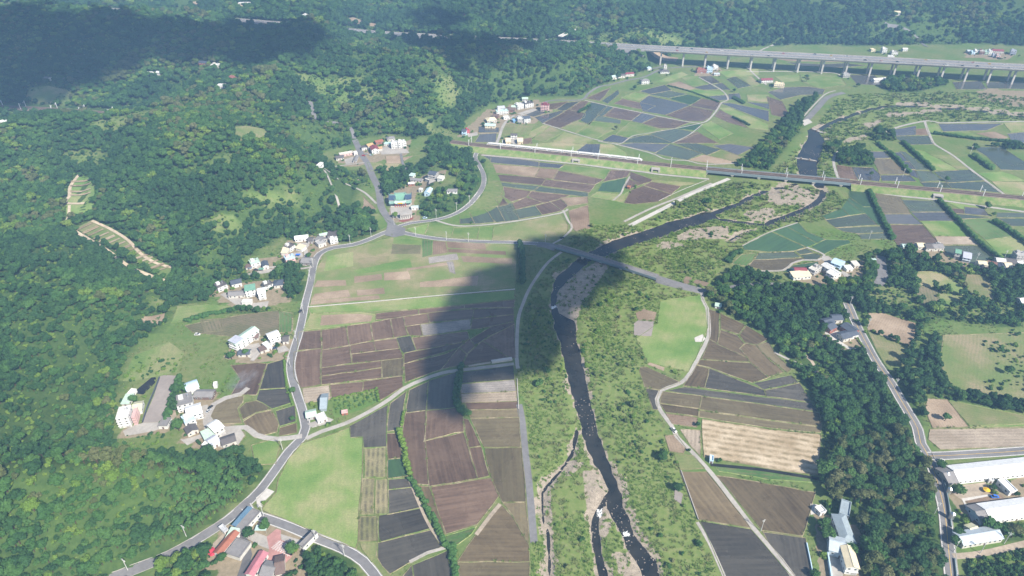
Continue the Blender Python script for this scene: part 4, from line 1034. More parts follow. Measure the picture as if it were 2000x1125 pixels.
for n, mt, s in [('gravel_yard', 'gravel_yard', '314,732 349,734 320,823 278,826 300,775'), ('paved_yard', 'concrete', '240,842 258,832 280,826 320,824 325,834 300,842 245,852'), ('bare_yard', 'dirt_track', '322,803 342,800 345,812 336,822 316,822'),
  ('village_yard', 'concrete', '395,815 404,812 412,830 440,838 470,838 478,850 466,868 440,876 420,872 400,845'), ('village_yard', 'concrete', '360,858 388,850 400,842 408,845 392,856 366,870 352,858'), ('village_yard', 'concrete', '388,795 405,790 410,800 396,815 384,812'),
  ('village_yard', 'concrete', '576,475 602,474 604,480 592,492 585,486'), ('village_yard', 'concrete', '568,495 590,492 592,502 562,505'), ('village_yard', 'concrete', '482,535 520,526 545,524 540,530 490,538'), ('village_yard', 'concrete', '430,575 450,568 480,590 500,592 525,588 522,600 470,602'),
  ('village_yard', 'concrete', '478,675 505,670 512,680 490,700 470,692'), ('village_yard', 'concrete', '536,682 556,674 566,684 545,690'), ('concrete_pad', 'concrete_pale', '500,972 522,954 536,960 503,993'),
  ('temple_plaza', 'concrete', '762,406 803,404 806,418 800,428 782,430 764,420'), ('temple_forecourt', 'red_paving', '778,432 786,426 808,424 806,429 788,434'), ('village_yard', 'concrete', '672,312 690,306 694,318 676,321'), ('village_yard', 'concrete', '738,290 765,284 795,292 800,299 745,302'),
  ('village_yard', 'concrete', '840,362 855,356 852,366 838,372'), ('village_yard', 'concrete', '1010,222 1040,212 1052,214 1022,226'), ('village_yard', 'concrete', '998,270 1010,270 1010,282 998,282'), ('village_yard', 'concrete', '912,262 932,258 934,264 915,268'),
  ('paved_court', 'concrete', '477,1048 500,1040 540,1055 528,1074 505,1065'), ('tiled_court', 'pink_paving', '521,1049 540,1033 549,1036 548,1053 573,1064 570,1088 545,1112 512,1102 526,1074'), ('earth_yard', 'dirt_track', '408,1070 436,1042 446,1048 420,1086'), ('paved_court', 'concrete', '548,1043 590,1056 584,1066 550,1055'),
  ('courtyard', 'concrete_pale', '1621,652 1635,646 1650,657 1636,663'), ('courtyard', 'concrete_pale', '1611,648 1616,650 1640,666 1662,680 1680,678 1678,682 1660,684 1630,668 1612,656'), ('village_yard', 'concrete', '1640,528 1652,532 1666,540 1664,548 1650,542'), ('village_yard', 'concrete', '1605,500 1618,500 1628,508 1618,516 1606,508'),
  ('earth_yard', 'dirt_track', '1872,948 1925,942 1930,958 1945,975 1900,972 1880,978 1862,965'), ('earth_yard', 'brown_soil', '1885,978 1955,966 1978,990 1912,1000'), ('farm_track', 'concrete_pale', '1878,974 1935,965 1936,968 1884,979 1905,1015 1898,1018'), ('paved_court', 'concrete', '1876,1040 1892,1036 1896,1046 1880,1052'),
  ('concrete_pad', 'concrete_pale', '1583,984 1598,986 1600,1002 1583,1006'), ('paved_court', 'concrete', '1614,1085 1626,1086 1648,1098 1645,1140 1622,1140'), ('lane_yard', 'asphalt_dark', '1601,1010 1612,1015 1610,1055 1602,1040'), ('soil_plot', 'dry_soil', '1241,612 1256,604 1282,610 1279,627 1246,625'), ('soil_plot', 'gravel_yard', '1238,632 1246,626 1278,628 1272,657 1238,655'),
  ('sand_pile_yard', 'concrete_pale', '1356,660 1372,653 1378,662 1372,668 1358,668'), ('soil_plot', 'dry_soil', '1264,712 1270,708 1298,718 1296,725'), ('soil_plot', 'dry_soil', '1332,552 1340,539 1352,543 1344,556'), ('soil_plot', 'dry_soil', '1353,552 1360,546 1386,553 1378,560'),
  ('village_yard', 'concrete', '600,828 640,815 652,820 640,828 610,836'), ('farm_pond', 'river_water', '259,768 298,736 305,738 303,748 280,771'), ('weir_apron', 'concrete_pale', '1564,237 1578,232 1587,239 1571,246'), ('gravel_yard', 'gravel_yard', '1318,955 1334,965 1330,985 1316,975')]:
    yard(n, mt, s)
# tiles of the pink court: joints as thin real strips
A, B, C_, D = [at(*p)[:2] for p in ((528, 1072), (545, 1055), (572, 1064), (566, 1090))]
for i in range(1, 8):
    t = i/8
    for a, b in ((A+(B-A)*t, D+(C_-D)*t), (A+(D-A)*t, B+(C_-B)*t)):
        mb = MB(); v, f = ribbon([a, b], -0.12, 0.12, 0.40); mb.add(v, f); struct(mb.build('paving_joint', MAT['white_paint']))
# walls and channel beside the roads
def wall(name, s, w, h, mat, label, cat='wall'):
    L = spline([at(x, y)[:2] for x, y in pts(s)], 6.0); mb = MB()
    v1, f1 = ribbon(L, -w/2, w/2, h); mb.add(v1, f1)
    for o in (-w/2, w/2):
        v, f = ribbon(L, o, o, 0); v = [(p[0], p[1], p[2] + (h if i % 2 else -0.4)) for i, p in enumerate(v)]; mb.add(v, f)
    return tag(mb.build(name, MAT[mat] if mat in MAT else pal(mat)), label, cat)
wall('roadside_wall', '1834,908 1845,950 1852,985 1857,1030', 0.6, 1.6, 'girder', 'long dark steel guard wall along the road beside the poultry sheds')
wall('roadside_wall', '1864,1092 1867,1120 1868,1148', 0.6, 1.2, 'girder', 'short steel guard wall beside the road by the plantation')
wall('concrete_wall', '1330,920 1364,1016', 0.5, 0.9, 'concrete', 'low concrete wall between the riverside scrub and a brown paddy')
wall('concrete_wall', '1575,1062 1583,1100 1592,1148', 0.5, 1.2, 'lightblue', 'pale blue boundary wall beside the paddy near the grey hip-roofed house')
wall('concrete_wall', '960,708 1000,702', 3.0, 1.5, 'concrete_pale', 'pale concrete channel wall at the end of the field lane')
wall('concrete_wall', '915,716 958,709', 0.6, 1.2, 'concrete', 'dark weathered concrete channel wall beside the field lane')
wall('garden_hedge_wall', '279,826 289,795 302,765 312,738', 0.4, 1.8, 'slate', 'dark green mesh fence between the gravel yard and the fish pond', 'fence')
wall('courtyard_wall', '1615,1082 1622,1125 1624,1148', 0.8, 2.4, 'lightblue', 'pale blue yard wall next to the cream-roofed barn')
wall('lane_wall', '1010,740 1013,800', 0.5, 0.8, 'concrete_pale', 'thin white wall along the riverside edge of the striped fields')

# ------------------------------------------------------------------ freeway and its viaduct
HW = 34.0
def hx(px): 
    return int(np.argmin([abs(q[0]-at(px, float(np.interp(px, [p[0] for p in HWY_PX], [p[1] for p in HWY_PX])), HWY_Z)[0]) for q in hwy]))
i_land = hx(1262); i_r = len(hwy)-1; i_b0 = hx(738); i_b1 = hx(885)
def deck_mesh(L, w, top, thick, z):
    mb = MB()
    v, f = ribbon(L, -w/2, w/2, top, z); mb.add(v, f)
    v, f = ribbon(L, -w/2+1.5, w/2-1.5, top-thick, z); mb.add(v, [q[::-1] for q in f])
    for sd in (-1, 1):
        v, f = ribbon(L, sd*w/2, sd*(w/2-1.5), 0, z); v = [(p[0], p[1], z + (top if i % 2 == 0 else top-thick)) for i, p in enumerate(v)]; mb.add(v, f)
    return mb
def parapets(L, w, z, parent, mat, h=1.0, extra=()):
    for o in [-w/2+0.25, w/2-0.25] + list(extra):
        mb = MB(); v, f = ribbon(L, o-0.25, o+0.25, h, z); mb.add(v, f)
        for q in (-0.25, 0.25):
            v, f = ribbon(L, o+q, o+q, 0, z); v = [(p[0], p[1], z + (h if i % 2 else 0)) for i, p in enumerate(v)]; mb.add(v, f)
        mb.build('parapet' if o not in extra else 'median_barrier', MAT[mat], parent)
def lanes(L, w, z, parent, offs):
    for o in offs:
        v, f = ribbon(L, o-0.18, o+0.18, 0.012, z); mb = MB(); mb.add(v, f)
        mb.build('lane_line', MAT['white_paint'], parent)
def viaduct(name, L, label, piers, pier_w=3.0):
    root = empty(name, tuple(np.array(L[len(L)//2]) * np.array([1, 1, 0]))); tag(root, label, 'bridge')
    inv = Matrix.Translation(root.location).inverted()
    kids = []
    d = deck_mesh(L, HW, 0.0, 2.4, HWY_Z).build('deck', MAT['concrete'], root); kids.append(d)
    v, f = ribbon(L, -HW/2+0.6, HW/2-0.6, 0.006, HWY_Z); mb = MB(); mb.add(v, f); kids.append(mb.build('roadway', MAT['asphalt'], root))
    n0 = set(root.children); parapets(L, HW, HWY_Z, root, 'concrete', 1.1, (0.0,)); lanes(L, HW, HWY_Z, root, (-HW/2+2.2, -11.2, -7.4, -1.6, 1.6, 7.4, 11.2, HW/2-2.2))
    kids = list(root.children)
    for k, i in enumerate(piers):
        p = np.array(L[i]); t = np.array(L[min(i+1, len(L)-1)])[:2]-np.array(L[max(i-1, 0)])[:2]; t /= np.linalg.norm(t); q = np.array([t[1], -t[0]])
        for sd in (-1, 1):
            c = p[:2] + q*sd*8.6; gz = float(H(c[0], c[1])) - 1.0
            mb = MB(); ang = math.atan2(t[1], t[0])
            mb.box(-1.3, 1.3, -pier_w/2, pier_w/2, gz, HWY_Z-3.6); mb.box(-1.6, 1.6, -5.4, 5.4, HWY_Z-3.6, HWY_Z-2.3)
            o = mb.build('pier', MAT['concrete_pale'], None); o.location = (c[0], c[1], 0); o.rotation_euler = (0, 0, ang); kids.append(o)
    for o in kids:
        o.parent = root; o.matrix_parent_inverse = inv
    return root
LV = hwy[i_land:]
viaduct('motorway_viaduct', LV, 'long grey concrete motorway viaduct on slender paired piers across the valley', list(range(2, len(LV)-1, 3)))
LB = hwy[i_b0:i_b1+1]
viaduct('motorway_bridge', LB, 'short shaded motorway bridge spanning a wooded ravine', list(range(2, len(LB)-1, 5)))
for nm, L in (('motorway', hwy[:i_b0+1]), ('motorway', hwy[i_b1:i_land+1])):
    mb = MB(); v, f = ribbon(L, -HW/2, HW/2, -0.1, HWY_Z); mb.add(v, f)
    for sd in (-1, 1):
        v, f = ribbon(L, sd*HW/2, sd*(HW/2+9), 0, HWY_Z); v = [(p[0], p[1], HWY_Z-0.1 if i % 2 == 0 else HWY_Z-8) for i, p in enumerate(v)]; mb.add(v, f)
    o = struct(mb.build(nm, MAT['asphalt']))
    parapets(L, HW, HWY_Z, o, 'concrete', 1.0, (0.0,)); lanes(L, HW, HWY_Z-0.08, o, (-HW/2+2.2, -11.2, -7.4, 7.4, 11.2, HW/2-2.2))
q = [p for sd in (1, -1) for p in [tuple(np.array(a)[:2]) for a in (ribbon(hwy, sd*(HW/2+6), 0, 0, 0)[0][::2])][::sd]]
KEEPOUT.append(np.array(q))
# arch bridge carrying a side road over the cutting
ZA = min(G(1094, 74)[2], G(1135, 54)[2], 60.0) + 11.0; A = at(1094, 71, ZA); B = at(1135, 51, ZA)
u = (B-A)[:2]; LL = np.linalg.norm(u); ang = math.atan2(u[1], u[0])
root = tag(empty('arch_bridge', (A[0], A[1], ZA), ang), 'pale arched overpass above the motorway cutting on the wooded hillside', 'bridge')
mb = MB(); mb.box(0, LL, -4, 4, -1.0, 0.0); mb.build('deck', MAT['concrete_pale'], root)
for sd in (-1, 1):
    mb = MB(); mb.box(0, LL, sd*3.8-0.2, sd*3.8+0.2, 0.003, 1.1); mb.build('parapet', MAT['concrete_pale'], root)
    mb = MB(); n = 14; x0, x1 = LL*0.3, LL*0.9
    for i in range(n):
        t0, t1 = i/n, (i+1)/n; z0 = -1.6-13*(2*t0-1)**2; z1 = -1.6-13*(2*t1-1)**2
        mb.bar((x0+(x1-x0)*t0, sd*2.6, z0), (x0+(x1-x0)*t1, sd*2.6, z1), 0.8)
    mb.build('arch_rib', MAT['concrete_pale'], root)
    for t in (0.08, 0.2, 0.8, 0.92):
        mb = MB(); mb.box(x0+(x1-x0)*t-0.4, x0+(x1-x0)*t+0.4, sd*2.6-0.4, sd*2.6+0.4, -1.6-13*(2*t-1)**2, -1.0); mb.build('column', MAT['concrete_pale'], root)

# ------------------------------------------------------------------ railway
R_Z = 5.5
RAIL_PX = pts('880,276.5 905,280 950,285 1000,290 1100,300.5 1200,311 1265,318.5 1380,330 1500,341 1625,352 1750,363.5 1875,375 2000,387 2120,399')
rail = spline([at(x, y, R_Z) for x, y in RAIL_PX], 10.0)
def ridx(px): 
    y = float(np.interp(px, [p[0] for p in RAIL_PX], [p[1] for p in RAIL_PX])); X = at(px, y, R_Z)[0]
    return int(np.argmin([abs(q[0]-X) for q in rail]))
rb0, rb1 = ridx(1372), ridx(1652)
def embank(L, w, z, out, mat, name):
    mb = MB()
    v, f = ribbon(L, -w/2, w/2, -0.05, z); mb.add(v, f)
    for sd in (-1, 1):
        v, f = ribbon(L, sd*w/2, sd*(w/2+out), 0, z); v = [(p[0], p[1], z-0.05 if i % 2 == 0 else min(float(H(p[0], p[1]))-0.3, z-0.4)) for i, p in enumerate(v)]; mb.add(v, f)
    return struct(mb.build(name, MAT[mat]))
embank(rail[:rb0+1], 12.0, R_Z, 8.0, 'bund_green', 'railway_embankment'); embank(rail[rb1:], 12.0, R_Z, 8.0, 'bund_green', 'railway_embankment')
q = [tuple(p[:2]) for p in ribbon(rail, 15, 0, 0, 0)[0][::2]] + [tuple(p[:2]) for p in ribbon(rail, -15, 0, 0, 0)[0][::2]][::-1]; KEEPOUT.append(np.array(q))
def tracks(L, z, tr):
    v, f = ribbon(L, -5.4, 5.4, 0.25, z); mb = MB(); mb.add(v, f)
    for sd in (-1, 1):
        v, f = ribbon(L, sd*5.4, sd*5.9, 0, z); v = [(p[0], p[1], z + (0.25 if i % 2 == 0 else -0.04)) for i, p in enumerate(v)]; mb.add(v, f)
    o = struct(mb.build('track_bed', MAT['ballast']))
    for c in tr:
        for g in (-0.55, 0.55):
            mb = MB(); v, f = ribbon(L, c+g-0.09, c+g+0.09, 0.45, z); mb.add(v, f); mb.build('rail', MAT['rail_steel'], o)
        v, f = ribbon(L, c-1.1, c+1.1, 0.30, z); mb = MB(); mb.add(v, f); mb.build('sleeper_bed', MAT['wood'], o)
    return o
tracks(rail, R_Z, (-2.1, 2.1))
# railway bridge
LR = rail[rb0:rb1+1]; mid = np.array(LR[len(LR)//2]); root = tag(empty('railway_bridge', (mid[0], mid[1], 0)), 'low steel-sided railway bridge crossing the river on stubby white piers', 'bridge')
inv = Matrix.Translation(root.location).inverted(); kids = []
mb = MB(); v, f = ribbon(LR, -6.2, 6.2, -0.06, R_Z); mb.add(v, f); v, f = ribbon(LR, -5.5, 5.5, -2.0, R_Z); mb.add(v, [q[::-1] for q in f]); kids.append(mb.build('deck', MAT['concrete']))
for sd in (-1, 1):
    mb = MB()
    for o in (sd*5.6, sd*6.2):
        v, f = ribbon(LR, o, o, 0, R_Z); v = [(p[0], p[1], R_Z + (1.0 if i % 2 else -2.2)) for i, p in enumerate(v)]; mb.add(v, f)
    v, f = ribbon(LR, sd*5.6, sd*6.2, 1.0, R_Z); mb.add(v, f); kids.append(mb.build('girder', MAT['girder']))
for k in np.linspace(0.06, 0.94, 6):
    p = np.array(LR[int(k*(len(LR)-1))]); t = np.array(LR[min(int(k*(len(LR)-1))+1, len(LR)-1)])-p; mb = MB(); mb.box(-1.3, 1.3, -4.5, 4.5, -5, 2.2); mb.box(-1.8, 1.8, -6.0, 6.0, 2.2, 3.4)
    o = mb.build('pier', MAT['concrete_pale']); o.location = (p[0], p[1], 0); o.rotation_euler = (0, 0, math.atan2(t[1], t[0])); kids.append(o)
for o in kids: o.parent = root; o.matrix_parent_inverse = inv
# culverts through the embankment
for i, (x0, y0, x1, y1, lb) in enumerate([(941, 295, 953, 297, 'twin concrete underpass where the curved road meets the railway bank'), (1119, 318, 1130, 319, 'grey concrete culvert in the railway bank above the bright green paddy'), (1274, 336, 1286, 337, 'concrete culvert in the railway bank beside the vegetable plots'), (1824, 388, 1838, 390, 'small dark underpass in the railway bank near the long hedge')]):
    a = at(x0, y0); b = at(x1, y1); u = (b-a)[:2]; w = np.linalg.norm(u)
    root = tag(empty('culvert', (*(a[:2]+u/2), 0), math.atan2(u[1], u[0])), lb, 'culvert')
    mb = MB(); mb.box(-w/2-1.5, -w/2+0.6, -0.6, 6, -0.3, 4.2); mb.box(w/2-0.6, w/2+1.5, -0.6, 6, -0.3, 4.2); mb.box(-w/2+0.6, w/2-0.6, -0.6, 6, 3.3, 4.2); mb.build('portal', MAT['concrete'], root)
    mb = MB(); mb.box(-w/2+0.6, w/2-0.6, 2, 6, -0.3, 3.3); mb.build('shade_block', MAT['tyre'], root)  # solid black block standing for the shade inside the culvert
# train
TL = [q for q in rail[ridx(948):ridx(1268)+1]]
cum = [0.0]
for i in range(1, len(TL)): cum.append(cum[-1] + np.linalg.norm(np.array(TL[i])-np.array(TL[i-1])))
def along(s, off):
    i = min(max(int(np.searchsorted(cum, s))-1, 0), len(TL)-2); f = (s-cum[i])/(cum[i+1]-cum[i]); p = np.array(TL[i])*(1-f)+np.array(TL[i+1])*f
    t = np.array(TL[i+1])-np.array(TL[i]); t = t[:2]/np.linalg.norm(t[:2]); return p[:2] + np.array([t[1], -t[0]])*off, math.atan2(t[1], t[0])
root = tag(empty('passenger_train', (TL[0][0], TL[0][1], R_Z)), 'long white passenger train with orange ends running along the railway bank', 'train')
inv = Matrix.Translation(root.location).inverted()
LC = 20.4; nc = int(cum[-1]//LC)
prof = [(-1.42, 0.75), (-1.48, 1.2), (-1.46, 3.3), (-1.1, 3.95), (0, 4.15), (1.1, 3.95), (1.46, 3.3), (1.48, 1.2), (1.42, 0.75)]
def carbody(L, nose=0):
    v = []; f = []
    xs = [-L/2, L/2] if not nose else ([-L/2, L/2-4, L/2-1.4, L/2] if nose > 0 else [-L/2, -L/2+1.4, -L/2+4, L/2])
    ks = [1, 1] if not nose else ([1, 1, 0.82, 0.5] if nose > 0 else [0.5, 0.82, 1, 1])
    for x, k in zip(xs, ks): v += [(x, y, 0.75+(z-0.75)*k) for y, z in prof]
    n = len(prof)
    for i in range(len(xs)-1):
        for j in range(n): f.append((i*n+j, (i+1)*n+j, (i+1)*n+(j+1) % n, i*n+(j+1) % n))
    f.append(tuple(range(n))); f.append(tuple(range((len(xs)-1)*n, len(xs)*n))[::-1]); return mesh('carriage', v, f)
me_mid, me_a, me_b = carbody(LC-0.5), carbody(LC-0.5, -1), carbody(LC-0.5, 1)
mbw = MB(); mbw.box(-LC/2+1.5, LC/2-1.5, 1.475-0.02, 1.475+0.02, 2.0, 2.75)
me_win = mbw.mesh('window_band')
mbn = MB(); mbn.box(-LC/2+1.0, LC/2-1.0, 1.485-0.015, 1.485+0.015, 1.05, 1.35)
me_str = mbn.mesh('stripe')
mbe = MB(); mbe.box(-2.2, 2.2, -1.3, 1.3, 0.8, 2.3); me_end = mbe.mesh('cab_nose')
mbu = MB(); mbu.box(-1.6, 1.6, -1.2, 1.2, -0.05, 0.8)
me_bog = mbu.mesh('bogie')
for me_, m_ in ((me_mid, pal('white')), (me_a, pal('white')), (me_b, pal('white')), (me_win, MAT['glass_dark']), (me_str, pal('orange')), (me_end, pal('orange')), (me_bog, MAT['tyre'])): me_.materials.append(m_)
for k in range(nc):
    p, a = along(LC*(k+0.5), -2.1 if True else 0)
    c = obj('carriage', me_a if k == 0 else me_b if k == nc-1 else me_mid); c.location = (p[0], p[1], R_Z+0.45); c.rotation_euler = (0, 0, a); c.parent = root; c.matrix_parent_inverse = inv
    for sd in (0, math.pi):
        obj('window_band', me_win, None, c, rot=sd); obj('stripe', me_str, None, c, rot=sd); obj('bogie', me_bog, None, c, loc=(6*math.cos(sd), 0, 0))
    if k in (0, nc-1): obj('cab_nose', me_end, None, c, loc=((-1 if k == 0 else 1)*(LC/2-2.9), 0, 0))
# left stretch of railway in the side valley
RL = spline([at(x, y, 10) for x, y in pts('-90,204.5 0,208.5 60,211 120,214.5 200,220.5 225,222.5')], 10.0)
tracks(RL, 10.0, (-2.1, 2.1)); embank(RL, 12.0, 10.0, 4.0, 'ballast', 'railway_bench')
q = [tuple(p[:2]) for p in ribbon(RL, 14, 0, 0, 0)[0][::2]] + [tuple(p[:2]) for p in ribbon(RL, -14, 0, 0, 0)[0][::2]][::-1]; KEEPOUT.append(np.array(q))
# catenary masts
mbm = MB(); mbm.box(-0.26, 0.26, -0.26, 0.26, -0.5, 8.6); me_mast = mbm.mesh('post')
mbm = MB(); mbm.box(-0.12, 0.12, 0, 3.4, 7.0, 7.25); mbm.box(-0.1, 0.1, 0, 2.8, 5.9, 6.1); me_arm = mbm.mesh('arm')
me_mast.materials.append(MAT['steel_white']); me_arm.materials.append(MAT['steel_white'])
def masts(L, z, gap, label, group):
    s = gap/2; acc = 0.0
    for i in range(1, len(L)):
        a = np.array(L[i-1]); b = np.array(L[i]); acc += np.linalg.norm(b-a)
        if acc > s:
            s += gap; t = (b-a)[:2]/np.linalg.norm((b-a)[:2]); n = np.array([t[1], -t[0]])
            for sd in (-1, 1):
                c = b[:2] + n*sd*5.6; r = tag(empty('catenary_mast', (c[0], c[1], z), math.atan2(t[1], t[0]) + (0 if sd > 0 else math.pi)), label, 'mast', group)
                obj('post', me_mast, None, r); obj('arm', me_arm, None, r)
masts(rail, R_Z, 44.0, 'white catenary mast standing beside the railway across the paddies', 'catenary masts along the main railway')
masts(RL, 10.0, 44.0, 'white catenary mast beside the railway in the wooded side valley', 'catenary masts in the side valley')
# ------------------------------------------------------------------ road bridge over the river
BZ = 3.2
LBR = spline([at(1088, 481, BZ), at(1140, 496, BZ), at(1215, 519, BZ), at(1284, 541, BZ)], 6.0)
mid = np.array(LBR[len(LBR)//2]); root = tag(empty('road_bridge', (mid[0], mid[1], 0)), 'narrow straight road bridge over the dark river beside the sandbar', 'bridge')
inv = Matrix.Translation(root.location).inverted(); kids = []
mb = MB(); v, f = ribbon(LBR, -3.6, 3.6, 0, BZ); mb.add(v, f); v, f = ribbon(LBR, -3.2, 3.2, -1.5, BZ); mb.add(v, [q[::-1] for q in f]); kids.append(mb.build('deck', MAT['asphalt']))
for sd in (-1, 1):
    mb = MB()
    for o in (sd*3.35, sd*3.6):
        v, f = ribbon(LBR, o, o, 0, BZ); v = [(p[0], p[1], BZ + (0.9 if i % 2 else -1.5)) for i, p in enumerate(v)]; mb.add(v, f)
    v, f = ribbon(LBR, sd*3.35, sd*3.6, 0.9, BZ); mb.add(v, f); kids.append(mb.build('parapet', MAT['girder' if sd > 0 else 'concrete']))
for k in (0.27, 0.47, 0.64, 0.8):
    i = int(k*(len(LBR)-1)); p = np.array(LBR[i]); t = np.array(LBR[i+1])-p; mb = MB(); mb.box(-0.9, 0.9, -3.0, 3.0, -4, 1.0); mb.box(-1.2, 1.2, -3.6, 3.6, 1.0, 1.75)
    o = mb.build('pier', MAT['concrete_pale']); o.location = (p[0], p[1], 0); o.rotation_euler = (0, 0, math.atan2(t[1], t[0])); kids.append(o)
for o in kids: o.parent = root; o.matrix_parent_inverse = inv
def ramp_mesh(name, L, z0, z1, w, mat):
    n = len(L); zs = [z0 + (z1-z0)*(i/(n-1)) for i in range(n)]; mb = MB(); v, f = ribbon(L, -w/2, w/2, 0, zs); mb.add(v, f)
    for sd in (-1, 1):
        v, f = ribbon(L, sd*w/2, sd*(w/2+2.5), 0, zs); v = [(p[0], p[1], p[2] if i % 2 == 0 else -0.3) for i, p in enumerate(v)]; mb.add(v, f)
    return struct(mb.build(name, MAT[mat]))
ramp_mesh('bridge_ramp', spline([LBR[-1][:2], at(1330, 556, 1.5)[:2], at(1378, 569, 0.3)[:2]], 6), BZ-0.02, 0.5, 6.4, 'asphalt')
ramp_mesh('bridge_ramp', spline([LBR[0][:2], at(1070, 478, 1)[:2], at(1050, 476, 0.3)[:2]], 6), BZ-0.02, 0.48, 6.2, 'asphalt')
# weirs
for i, (s, w, lb) in enumerate([('1588,250 1610,259 1648,272', 5.0, 'stepped stone weir across the river bend above the still pool'), ('1547,307 1565,308 1596,313', 2.5, 'low stone sill crossing the wide pool near the railway bridge')]):
    L = spline([at(x, y)[:2] for x, y in pts(s)], 4.0); root = tag(empty('weir', (*L[len(L)//2], 0)), lb, 'weir'); inv = Matrix.Translation(root.location).inverted()
    mb = MB(); v, f = ribbon(L, -w/2, w/2, 0, -0.7); mb.add(v, f)
    for o in (-w/2, w/2):
        v, f = ribbon(L, o, o, 0, -0.7); v = [(p[0], p[1], -0.7 if k % 2 else -2.6) for k, p in enumerate(v)]; mb.add(v, f)
    o = mb.build('sill', MAT['concrete']); o.parent = root; o.matrix_parent_inverse = inv
    for k in range(0, len(L)-1, 2):
        mb = MB(); mb.box(-1.0, 1.0, -w/2-0.6, w/2+0.6, -2.4, 0.1); o = mb.build('block', MAT['rock']); t = L[k+1]-L[k]; o.location = (L[k][0], L[k][1], 0); o.rotation_euler = (0, 0, math.atan2(t[1], t[0])); o.parent = root; o.matrix_parent_inverse = inv
# ------------------------------------------------------------------ buildings
mb = MB(); mb.cur = 0; mb.box(-0.75, 0.75, -0.06, 0.0, -0.75, 0.75); mb.cur = 1; mb.box(-0.62, 0.62, -0.075, -0.061, -0.62, 0.62)
ME_WIN = mb.mesh('window'); ME_FRAME = MB().box(-0.75, 0.75, -0.06, 0.0, -0.75, 0.75).mesh('window'); ME_PANE = MB().box(-0.62, 0.62, -0.075, -0.061, -0.62, 0.62).mesh('pane'); ME_FRAME.materials.append(MAT['white_paint']); ME_PANE.materials.append(MAT['glass_dark']); ME_WIN.materials.append(MAT['white_paint']); ME_WIN.materials.append(MAT['glass_dark'])
mb = MB(); mb.box(-0.6, 0.6, -0.07, 0, 0, 2.1); ME_DOOR = mb.mesh('door'); ME_DOOR.materials.append(pal('brown'))
mb = MB(); mb.box(-1.4, 1.4, -0.07, 0, 0, 2.5); ME_SHUT = mb.mesh('shutter'); ME_SHUT.materials.append(pal('palegrey'))
mb = MB(); mb.cyl(0, 0, 0.5, 2.0, 0.65, 0.65, 10); mb.cyl(0, 0, 2.0, 2.3, 0.65, 0.2, 10); mb.box(-0.5, 0.5, -0.5, 0.5, 0, 0.5); ME_TANK = mb.mesh('water_tank'); ME_TANK.materials.append(MAT['tank_steel'])
